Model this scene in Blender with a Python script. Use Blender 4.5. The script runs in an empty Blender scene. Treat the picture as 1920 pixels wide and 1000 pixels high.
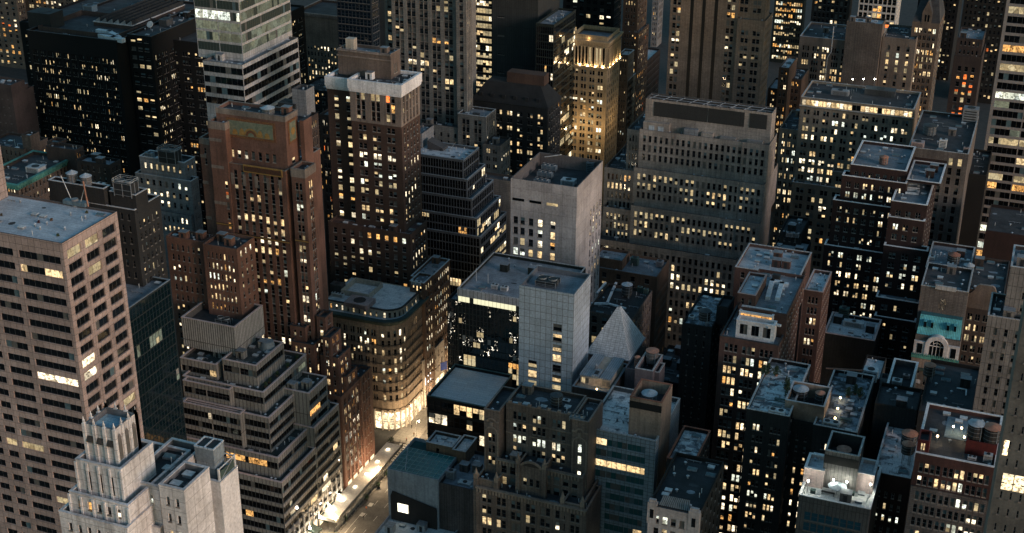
import bpy, math, random
import numpy as np
from mathutils import Vector, Matrix
R=math.radians
sc=bpy.context.scene
# ------------------------------------------------------------------ camera
cam=bpy.data.cameras.new('camera'); co=bpy.data.objects.new('camera',cam); sc.collection.objects.link(co)
TH,RO,YA=0.428009466,0.00527759577,0.369156086
_d=Vector((-math.sin(YA)*math.cos(TH),math.cos(YA)*math.cos(TH),-math.sin(TH)))
_r=Vector((math.cos(YA),math.sin(YA),0)); _u=_r.cross(_d)
_r2=_r*math.cos(RO)+_u*math.sin(RO); _u2=-_r*math.sin(RO)+_u*math.cos(RO)
m=Matrix((_r2,_u2,-_d)).transposed().to_4x4(); m.translation=Vector((0,0,260))
co.matrix_world=m
cam.sensor_width=36; cam.lens=36*2620.325/1920; cam.clip_start=1; cam.clip_end=6000
sc.camera=co
CAMP=np.array([0,0,260.]); CR,CU,CD=np.array(_r2),np.array(_u2),np.array(_d)
# ------------------------------------------------------------------ dusk sky, low soft sun, exposure
w=bpy.data.worlds.new('World'); sc.world=w; w.use_nodes=True
nt=w.node_tree; sky=nt.nodes.new('ShaderNodeTexSky'); sky.sky_type='NISHITA'; sky.sun_disc=False
sky.sun_elevation=R(4.0); sky.sun_rotation=R(110); sky.altitude=100; sky.air_density=1.2; sky.dust_density=1.6; sky.ozone_density=3.0
mx=nt.nodes.new('ShaderNodeMix'); mx.data_type='RGBA'; mx.blend_type='MULTIPLY'; mx.inputs[0].default_value=1; mx.inputs[7].default_value=(.92,1,.84,1); nt.links.new(sky.outputs[0],mx.inputs[6]); nt.links.new(mx.outputs[2],nt.nodes['Background'].inputs[0]); nt.nodes['Background'].inputs[1].default_value=0.15
sl=bpy.data.lights.new('sun','SUN'); sl.energy=0.62; sl.angle=R(14); sl.color=(1,.83,.80)
so=bpy.data.objects.new('sun',sl); sc.collection.objects.link(so)
sd=Vector((math.sin(R(110))*math.cos(R(14)),math.cos(R(110))*math.cos(R(14)),math.sin(R(14))))
so.rotation_euler=sd.to_track_quat('Z','Y').to_euler()
sc.view_settings.view_transform='Standard'; sc.view_settings.look='None'; sc.view_settings.gamma=1
sc.view_settings.exposure=1.28
sc.cycles.max_bounces=5; sc.cycles.diffuse_bounces=3; sc.cycles.glossy_bounces=2; sc.cycles.sample_clamp_indirect=4
# ------------------------------------------------------------------ materials
MC={}
def newmat(n):
    m=bpy.data.materials.new(n); m.use_nodes=True; nt=m.node_tree; return m,nt,nt.nodes['Principled BSDF']
def N(nt,t,**k):
    n=nt.nodes.new(t)
    for a,b in k.items():
        if a.startswith('_'): setattr(n,a[1:],b)
        else: n.inputs[a.replace('__',' ')].default_value=b
    return n
def mixc(nt,fac,a,b,mode='MIX'):
    n=nt.nodes.new('ShaderNodeMix'); n.data_type='RGBA'; n.blend_type=mode
    for s,v in ((0,fac),(6,a),(7,b)):
        if hasattr(v,'links') or hasattr(v,'is_linked'): nt.links.new(v,n.inputs[s])
        else: n.inputs[s].default_value=v if s==0 else (*v[:3],1)
    return n.outputs[2]
def ramp(nt,src,stops):
    n=nt.nodes.new('ShaderNodeValToRGB'); nt.links.new(src,n.inputs[0]); e=n.color_ramp.elements
    while len(e)<len(stops): e.new(.5)
    for i,(p,c) in enumerate(stops): e[i].position=p; e[i].color=(*c,1) if len(c)==3 else c
    return n.outputs[0]
def wallmat(key,col,joint=None,rough=.85,var=.3,streak=.3,metal=0,scale=1,rib=0,joff=.0):
    if key in MC: return MC[key]
    m,nt,b=newmat(key); tc=N(nt,'ShaderNodeTexCoord'); geo=N(nt,'ShaderNodeNewGeometry')
    n1=N(nt,'ShaderNodeTexNoise',Scale=.11*scale,Detail=4.); nt.links.new(geo.outputs['Position'],n1.inputs['Vector'])
    n2=N(nt,'ShaderNodeTexNoise',Scale=1.7,Detail=6.,Roughness=.7); nt.links.new(geo.outputs['Position'],n2.inputs['Vector'])
    mp=N(nt,'ShaderNodeMapping'); mp.inputs['Scale'].default_value=(1.3,1.3,.07); nt.links.new(geo.outputs['Position'],mp.inputs[0])
    n3=N(nt,'ShaderNodeTexNoise',Scale=.9,Detail=5.,Roughness=.65); nt.links.new(mp.outputs[0],n3.inputs['Vector'])
    dk=tuple(c*(1-var) for c in col); lt=tuple(min(1,c*(1+var*.8)) for c in col)
    c=mixc(nt,ramp(nt,n1.outputs[0],[(.35,(0,0,0)),(.65,(1,1,1))]),dk,lt)
    c=mixc(nt,.7,c,ramp(nt,n2.outputs[0],[(.3,(.55,.55,.55)),(.7,(1.25,1.25,1.25))]),'MULTIPLY')
    c=mixc(nt,streak,c,ramp(nt,n3.outputs[0],[(.35,(.35,.34,.33)),(.55,(1,1,1))]),'MULTIPLY')
    if joint:
        uv=N(nt,'ShaderNodeUVMap'); br=N(nt,'ShaderNodeTexBrick',_offset=joff); nt.links.new(uv.outputs[0],br.inputs['Vector'])
        br.inputs['Color1'].default_value=(1,1,1,1); br.inputs['Color2'].default_value=(.82,.82,.82,1); br.inputs['Mortar'].default_value=(.25,.24,.24,1)
        br.inputs['Scale'].default_value=1; br.inputs['Brick Width'].default_value=joint[0]; br.inputs['Row Height'].default_value=joint[1]; br.inputs['Mortar Size'].default_value=joint[2] if len(joint)>2 else .045
        c=mixc(nt,1.,c,br.outputs[0],'MULTIPLY')
    nt.links.new(c,b.inputs['Base Color'])
    b.inputs['Roughness'].default_value=rough; b.inputs['Metallic'].default_value=metal
    bp=N(nt,'ShaderNodeBump',Strength=.25,Distance=.08); nt.links.new(n2.outputs[0],bp.inputs['Height']); nt.links.new(bp.outputs[0],b.inputs['Normal'])
    MC[key]=m; return m
def roofmat(key,a,bc,scale=.25,contrast=.12,rough=.9,detail=7.,dist=.0,mid=.5):
    if key in MC: return MC[key]
    m,nt,b=newmat(key); geo=N(nt,'ShaderNodeNewGeometry')
    n1=N(nt,'ShaderNodeTexNoise',Scale=scale,Detail=detail,Roughness=.68,Distortion=dist); nt.links.new(geo.outputs['Position'],n1.inputs['Vector'])
    n2=N(nt,'ShaderNodeTexNoise',Scale=2.5,Detail=5.,Roughness=.7); nt.links.new(geo.outputs['Position'],n2.inputs['Vector'])
    c=mixc(nt,ramp(nt,n1.outputs[0],[(mid-contrast,(0,0,0)),(mid+contrast,(1,1,1))]),a,bc)
    c=mixc(nt,.7,c,ramp(nt,n2.outputs[0],[(.3,(.4,.4,.4)),(.65,(1,1,1))]),'MULTIPLY')
    if key.startswith('roof_'):
        br=N(nt,'ShaderNodeTexBrick',_offset=.37); nt.links.new(geo.outputs['Position'],br.inputs['Vector']); br.inputs['Color1'].default_value=(1,1,1,1); br.inputs['Color2'].default_value=(.78,.78,.8,1); br.inputs['Mortar'].default_value=(.45,.45,.47,1)
        br.inputs['Scale'].default_value=1; br.inputs['Brick Width'].default_value=6.5; br.inputs['Row Height'].default_value=1.3; br.inputs['Mortar Size'].default_value=.05; c=mixc(nt,.75,c,br.outputs[0],'MULTIPLY')
    nt.links.new(c,b.inputs['Base Color']); b.inputs['Roughness'].default_value=rough
    MC[key]=m; return m
def plain(key,col,rough=.6,metal=0,emit=None,es=0,noise=True,sample=False):
    if key in MC: return MC[key]
    m,nt,b=newmat(key)
    if noise:
        geo=N(nt,'ShaderNodeNewGeometry'); n2=N(nt,'ShaderNodeTexNoise',Scale=1.9,Detail=5.); nt.links.new(geo.outputs['Position'],n2.inputs['Vector'])
        c=mixc(nt,.8,col,ramp(nt,n2.outputs[0],[(.3,(.55,.55,.55)),(.7,(1,1,1))]),'MULTIPLY'); nt.links.new(c,b.inputs['Base Color'])
    else: b.inputs['Base Color'].default_value=(*col,1)
    b.inputs['Roughness'].default_value=rough; b.inputs['Metallic'].default_value=metal
    if emit: b.inputs['Emission Color'].default_value=(*emit,1); b.inputs['Emission Strength'].default_value=es
    if not sample: m.cycles.emission_sampling='NONE'
    MC[key]=m; return m
def litmat(key,col,lo,hi,blind=None,obj=.5):
    """a lit room behind glass, or for l_reflect painted reflections of city lights: bright ceiling, furniture shapes lower down, brightness changes from room to room"""
    m,nt,b=newmat(key); geo=N(nt,'ShaderNodeNewGeometry')
    # room to room brightness
    mp=N(nt,'ShaderNodeMapping'); mp.inputs['Scale'].default_value=(.35,.35,.29); nt.links.new(geo.outputs['Position'],mp.inputs[0])
    wn=N(nt,'ShaderNodeTexVoronoi',Scale=1.0); nt.links.new(mp.outputs[0],wn.inputs['Vector'])
    sep=N(nt,'ShaderNodeSeparateColor'); nt.links.new(wn.outputs['Color'],sep.inputs[0])
    mr=N(nt,'ShaderNodeMapRange'); nt.links.new(sep.outputs[0],mr.inputs[0]); mr.inputs[3].default_value=lo; mr.inputs[4].default_value=hi
    vo=N(nt,'ShaderNodeTexNoise',Scale=1.5,Detail=3.,Roughness=.6); nt.links.new(geo.outputs['Position'],vo.inputs['Vector'])
    sh=ramp(nt,vo.outputs[0],[(.40,(1-obj,)*3),(.50,(1,1,1))])
    c=mixc(nt,1.,col,sh,'MULTIPLY')
    tint=mixc(nt,sep.outputs[1],(1,1,1),(1,.82,.6)); c=mixc(nt,.6,c,tint,'MULTIPLY')
    nt.links.new(c,b.inputs['Emission Color']); nt.links.new(mr.outputs[0],b.inputs['Emission Strength'])
    b.inputs['Base Color'].default_value=(.02,.02,.02,1); b.inputs['Roughness'].default_value=.15
    m.cycles.emission_sampling='NONE'; MC[key]=m; return m
def glassmat(key,col,rough=.06,spec=.6,bump=0,bs=.6,metal=0):
    m,nt,b=newmat(key); b.inputs['Base Color'].default_value=(*col,1); b.inputs['Roughness'].default_value=rough; b.inputs['Specular IOR Level'].default_value=spec; b.inputs['Metallic'].default_value=metal
    geo=N(nt,'ShaderNodeNewGeometry'); n=N(nt,'ShaderNodeTexNoise',Scale=bs,Detail=2.); nt.links.new(geo.outputs['Position'],n.inputs['Vector'])
    bp=N(nt,'ShaderNodeBump',Strength=.15+bump,Distance=.1); nt.links.new(n.outputs[0],bp.inputs['Height']); nt.links.new(bp.outputs[0],b.inputs['Normal'])
    MC[key]=m; return m
glassmat('g_dark',(.006,.008,.010)); glassmat('g_black',(.004,.005,.006)); glassmat('g_teal',(.003,.012,.016),spec=.7); glassmat('g_teal2',(.02,.09,.095),spec=.8)
glassmat('g_green',(.045,.06,.052),spec=.9,rough=.15); glassmat('g_navy',(.006,.014,.022),spec=.8); glassmat('g_navy2',(.015,.075,.11),spec=.9)
plain('g_blind',(.30,.285,.26),.7); plain('g_blue',(.10,.16,.18),.4); plain('g_shade',(.13,.125,.115),.5)
litmat('l_L',(1,.87,.63),0.28,1.35,obj=.75); litmat('l_M',(1,.74,.40),0.23,0.72,obj=.65); litmat('l_K',(.9,1,.88),0.2,.95,obj=.75); litmat('l_A',(1,.52,.16),0.20,0.72,obj=.85)
litmat('l_R',(1,.22,.05),0.23,0.96,obj=.6); litmat('l_Y',(1,.82,.48),0.11,0.34,obj=.4); litmat('l_G',(.66,.75,.55),0.05,0.13,obj=.4); litmat('l_reflect',(1,.93,.78),0.31,1.28,obj=1.0)
_n=[n for n in MC['l_reflect'].node_tree.nodes if n.type=='TEX_NOISE'][0]; _n.inputs['Distortion'].default_value=3.0; _n.inputs['Scale'].default_value=.5  # emissive speckles painted in as the mirror facade's reflections of city lights
_n=[n for n in MC['l_reflect'].node_tree.nodes if n.type=='VALTORGB'][0]; _n.color_ramp.elements[0].position=.60; _n.color_ramp.elements[1].position=.63
MC['l_reflect'].node_tree.nodes['Principled BSDF'].inputs['Base Color'].default_value=(.008,.012,.012,1); MC['l_reflect'].node_tree.nodes['Principled BSDF'].inputs['Roughness'].default_value=.04
litmat('l_S',(1,.78,.45),1.25,2.40,obj=.5)
WM={
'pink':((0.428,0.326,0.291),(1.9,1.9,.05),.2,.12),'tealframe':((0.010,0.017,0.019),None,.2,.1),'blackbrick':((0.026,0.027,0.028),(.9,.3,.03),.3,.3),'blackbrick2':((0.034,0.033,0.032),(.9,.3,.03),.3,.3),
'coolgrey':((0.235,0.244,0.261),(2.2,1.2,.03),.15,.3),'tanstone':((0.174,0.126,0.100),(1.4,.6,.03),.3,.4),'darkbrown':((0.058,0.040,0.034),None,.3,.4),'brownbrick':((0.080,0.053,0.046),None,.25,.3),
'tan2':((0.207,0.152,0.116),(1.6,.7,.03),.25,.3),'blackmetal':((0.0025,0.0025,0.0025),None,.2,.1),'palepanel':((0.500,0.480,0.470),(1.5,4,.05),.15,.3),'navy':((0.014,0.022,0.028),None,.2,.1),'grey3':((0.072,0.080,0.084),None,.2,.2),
'redbrick':((0.195,0.096,0.070),None,.3,.35),'stone2':((0.244,0.174,0.144),None,.3,.4),'palegrey':((0.235,0.222,0.217),None,.15,.2),'darkred':((0.073,0.041,0.030),None,.25,.3),'white':((0.800,0.770,0.770),None,.15,.35),
'brownstone':((0.148,0.109,0.091),None,.3,.4),'tanrow':((0.446,0.338,0.243),(1.5,.55,.04),.25,.35),'palestone':((0.500,0.430,0.360),None,.25,.4),'brownbrick2':((0.135,0.081,0.054),None,.25,.3),
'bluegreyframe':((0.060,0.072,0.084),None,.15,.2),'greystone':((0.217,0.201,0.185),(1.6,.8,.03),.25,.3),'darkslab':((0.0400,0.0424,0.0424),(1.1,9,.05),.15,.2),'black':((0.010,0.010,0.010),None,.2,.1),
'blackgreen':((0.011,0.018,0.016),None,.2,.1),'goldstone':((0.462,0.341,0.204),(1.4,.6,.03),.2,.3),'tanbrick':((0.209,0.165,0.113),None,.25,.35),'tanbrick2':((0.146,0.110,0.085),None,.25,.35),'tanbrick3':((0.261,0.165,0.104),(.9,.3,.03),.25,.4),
'pinkconcrete':((0.505,0.456,0.449),(3.6,3.75,.03),.2,.35),'metal':((0.660,0.737,0.825),(1.62,2.15,.06),.12,.1),'bluegreywall':((0.360,0.380,0.420),None,.2,.5),'greybrick':((0.139,0.117,0.113),(.8,.28,.05),.3,.5),
'gothicbrown':((0.190,0.150,0.130),(.9,.3,.03),.3,.4),'bluepanel':((0.300,0.350,0.390),(1.25,1.1,.06),.15,.2),'tanplaster':((0.287,0.204,0.157),None,.3,.5),'mauve':((0.174,0.139,0.148),None,.2,.3),
'limestone':((0.360,0.310,0.275),(1.8,1.2,.02),.25,.4),'tanstone2':((0.285,0.200,0.148),(1.2,.6,.03),.2,.25),'brownbrick3':((0.250,0.200,0.155),None,.25,.3),'taupe':((0.200,0.164,0.135),None,.2,.3),'taupe2':((0.215,0.176,0.147),(1.2,.5,.04),.25,.35),
'whitegrid':((0.546,0.520,0.494),None,.1,.2),'rightgrey':((0.261,0.231,0.222),None,.12,.2),'darkstone':((0.170,0.145,0.135),(1.4,.5,.03),.3,.4),'darkred2':((0.0294,0.0140,0.0126),None,.3,.3),
'ribbed':((0.235,0.217,0.209),(1.1,3.3,.06),.2,.4),'loftbrick':((0.088,0.048,0.040),None,.25,.3),'stipple':((0.278,0.213,0.165),None,.7,.2),'ribbed2':((0.131,0.122,0.117),(.9,8,.06),.15,.3),'pale':((0.620,0.470,0.440),None,.15,.3),
'redloft':((0.080,0.034,0.029),None,.3,.35),'maroon':((0.104,0.013,0.011),None,.2,.3),'palestone2':((0.400,0.370,0.370),None,.2,.4),'whitestone':((0.800,0.775,0.775),(2.4,1.9,.03),.2,.45),'plaster':((0.685,0.666,0.666),None,.1,.15),
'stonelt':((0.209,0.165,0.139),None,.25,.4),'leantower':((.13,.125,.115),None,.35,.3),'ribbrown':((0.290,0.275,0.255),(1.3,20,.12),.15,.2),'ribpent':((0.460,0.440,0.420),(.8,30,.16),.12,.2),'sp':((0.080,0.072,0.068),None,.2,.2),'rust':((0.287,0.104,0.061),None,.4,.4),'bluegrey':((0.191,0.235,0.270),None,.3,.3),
'thin':((0.500,0.500,0.510),None,.3,.4),'darkthin':((0.080,0.088,0.092),None,.3,.4),'dark':((0.040,0.044,0.048),None,.3,.3),'stone':((0.261,0.204,0.174),None,.35,.5),'brown':((0.217,0.165,0.139),None,.3,.4),'stone3':((0.660,0.620,0.620),None,.25,.5),
'copper':((0.078,0.261,0.217),None,.5,.5),'copperdark':((0.040,0.068,0.060),None,.3,.4),'pinkish':((0.420,0.330,0.320),None,.2,.3),'edges':((0.261,0.217,0.174),None,.2,.2),'gold':((0.450,0.330,0.200),None,.2,.3),'teal':((0.078,0.148,0.148),None,.3,.3)}
def wmat(k):
    c,j,v,s=WM[k]
    return wallmat('wall_'+k,c,j,var=v,streak=s,rough=.45 if k=='metal' else (.97 if sum(c)<.12 else .85),metal=.35 if k=='metal' else 0)
RM={'dark':((0.029,0.031,0.035),(0.078,0.082,0.088)),'black':((0.013,0.016,0.018),(0.036,0.040,0.046)),'grey':((0.429,0.481,0.533),(0.624,0.676,0.728)),'grey2':((0.182,0.202,0.227),(0.351,0.377,0.416)),'white':((0.442,0.468,0.507),(0.800,0.800,0.800)),
'bluegrey':((0.130,0.156,0.182),(0.260,0.299,0.338)),'pale':((0.676,0.741,0.793),(0.800,0.800,0.800)),'pale2':((0.325,0.364,0.403),(0.585,0.637,0.676)),'darkred':((0.091,0.046,0.036),(0.156,0.078,0.065)),'slate':((0.468,0.481,0.494),(0.598,0.611,0.624)),'slatedark':((0.046,0.046,0.048),(0.091,0.091,0.094)),
'terr':((0.023,0.029,0.026),(0.091,0.098,0.098)),'terr2':((0.026,0.036,0.026),(0.130,0.130,0.130)),'tealglass':((0.013,0.065,0.065),(0.026,0.117,0.117)),'stain':((0.078,0.085,0.098),(0.800,0.800,0.800)),'terrace':((0.325,0.299,0.260),(0.650,0.611,0.559)),
'patchy':((0.039,0.052,0.058),(0.312,0.377,0.429)),'snow':((0.130,0.150,0.169),(0.715,0.780,0.800)),'snow2':((0.117,0.098,0.098),(0.754,0.702,0.702)),'whitedeck':((0.715,0.715,0.676),(0.800,0.800,0.800)),'iceblue':((0.286,0.442,0.546),(0.585,0.754,0.800)),'whiteblue':((0.234,0.312,0.364),(0.546,0.598,0.650)),
'rustdark':((0.039,0.039,0.039),(0.260,0.117,0.078)),'bluedark':((0.026,0.036,0.044),(0.046,0.058,0.068))}
def rmat(k):
    a,b=RM[k]; sp=k in('stain','snow','snow2','patchy','iceblue','white','rustdark')
    return roofmat('roof_'+k,a,b,scale=.35 if sp else .2,contrast=.06 if sp else .14,dist=.6 if sp else 0,mid=.42 if k in('stain','snow2','white') else .5)
# ------------------------------------------------------------------ mesh helpers
class MB:
    def __init__(s): s.v=[];s.f=[];s.m=[];s.mats=[];s.uv=[]
    def mi(s,mat):
        if mat not in s.mats: s.mats.append(mat)
        return s.mats.index(mat)
    def poly(s,pts,mat,uv=None):
        i=len(s.v); s.v.extend(pts); s.f.append(tuple(range(i,i+len(pts)))); s.m.append(s.mi(mat)); s.uv.extend(uv or [(0,0)]*len(pts))
    def box(s,x0,x1,y0,y1,z0,z1,mat,bottom=True):
        P=[(x0,y0,z0),(x1,y0,z0),(x1,y1,z0),(x0,y1,z0),(x0,y0,z1),(x1,y0,z1),(x1,y1,z1),(x0,y1,z1)]
        F=[(0,1,5,4),(1,2,6,5),(2,3,7,6),(3,0,4,7),(4,5,6,7)]+([(3,2,1,0)] if bottom else [])
        for f in F:
            q=[P[k] for k in f]
            if f==(4,5,6,7) or f==(3,2,1,0): uv=[(p[0],p[1]) for p in q]
            elif f in((0,1,5,4),(2,3,7,6)): uv=[(p[0],p[2]) for p in q]
            else: uv=[(p[1],p[2]) for p in q]
            s.poly(q,mat,uv)
    def cyl(s,x,y,z0,z1,r,mat,n=14,r1=None,cap=True,dx=0,dy=0):
        r1=r if r1 is None else r1
        a=[(x+r*math.cos(2*math.pi*k/n),y+r*math.sin(2*math.pi*k/n),z0) for k in range(n)]
        b=[(x+dx+r1*math.cos(2*math.pi*k/n),y+dy+r1*math.sin(2*math.pi*k/n),z1) for k in range(n)]
        for k in range(n):
            l=(k+1)%n
            if r1<1e-6: s.poly([a[k],a[l],(x+dx,y+dy,z1)],mat)
            else: s.poly([a[k],a[l],b[l],b[k]],mat,[(k,z0),(k+1,z0),(k+1,z1),(k,z1)])
        if cap and r1>1e-6: s.poly(b,mat)
        if cap: s.poly(a[::-1],mat)
    def tube(s,p,q,r,mat,n=6):
        p=Vector(p);q=Vector(q);d=(q-p).normalized(); a=d.orthogonal().normalized(); b=d.cross(a)
        A=[p+(a*math.cos(2*math.pi*k/n)+b*math.sin(2*math.pi*k/n))*r for k in range(n)]; B=[v+(q-p) for v in A]
        for k in range(n):
            l=(k+1)%n; s.poly([tuple(A[k]),tuple(A[l]),tuple(B[l]),tuple(B[k])],mat)
        s.poly([tuple(v) for v in A[::-1]],mat); s.poly([tuple(v) for v in B],mat)
    def mesh(s,name):
        me=bpy.data.meshes.new(name); me.from_pydata(s.v,[],s.f)
        for mt in s.mats: me.materials.append(mt)
        me.polygons.foreach_set('material_index',s.m)
        if s.uv:
            l=me.uv_layers.new(name='UVMap'); l.data.foreach_set('uv',[c for u in s.uv for c in u])
        me.update(); return me
    def build(s,name,parent=None,**props):
        if not s.f: return None
        o=bpy.data.objects.new(name,s.mesh(name)); sc.collection.objects.link(o)
        if parent: o.parent=parent; 
        if parent and parent.location.length>0: o.matrix_parent_inverse=Matrix.Translation(-parent.location)
        for k,v in props.items(): o[k]=v
        return o
def thing(name,label,cat,loc=(0,0,0),group=None):
    o=bpy.data.objects.new(name,None); sc.collection.objects.link(o); o.location=loc; o['label']=label; o['category']=cat
    if group: o['group']=group
    bpy.context.view_layer.update() if False else None
    return o
glassmat('g_shatter',(.01,.014,.014),spec=1.,bump=.6,bs=.35,rough=.03)

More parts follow.
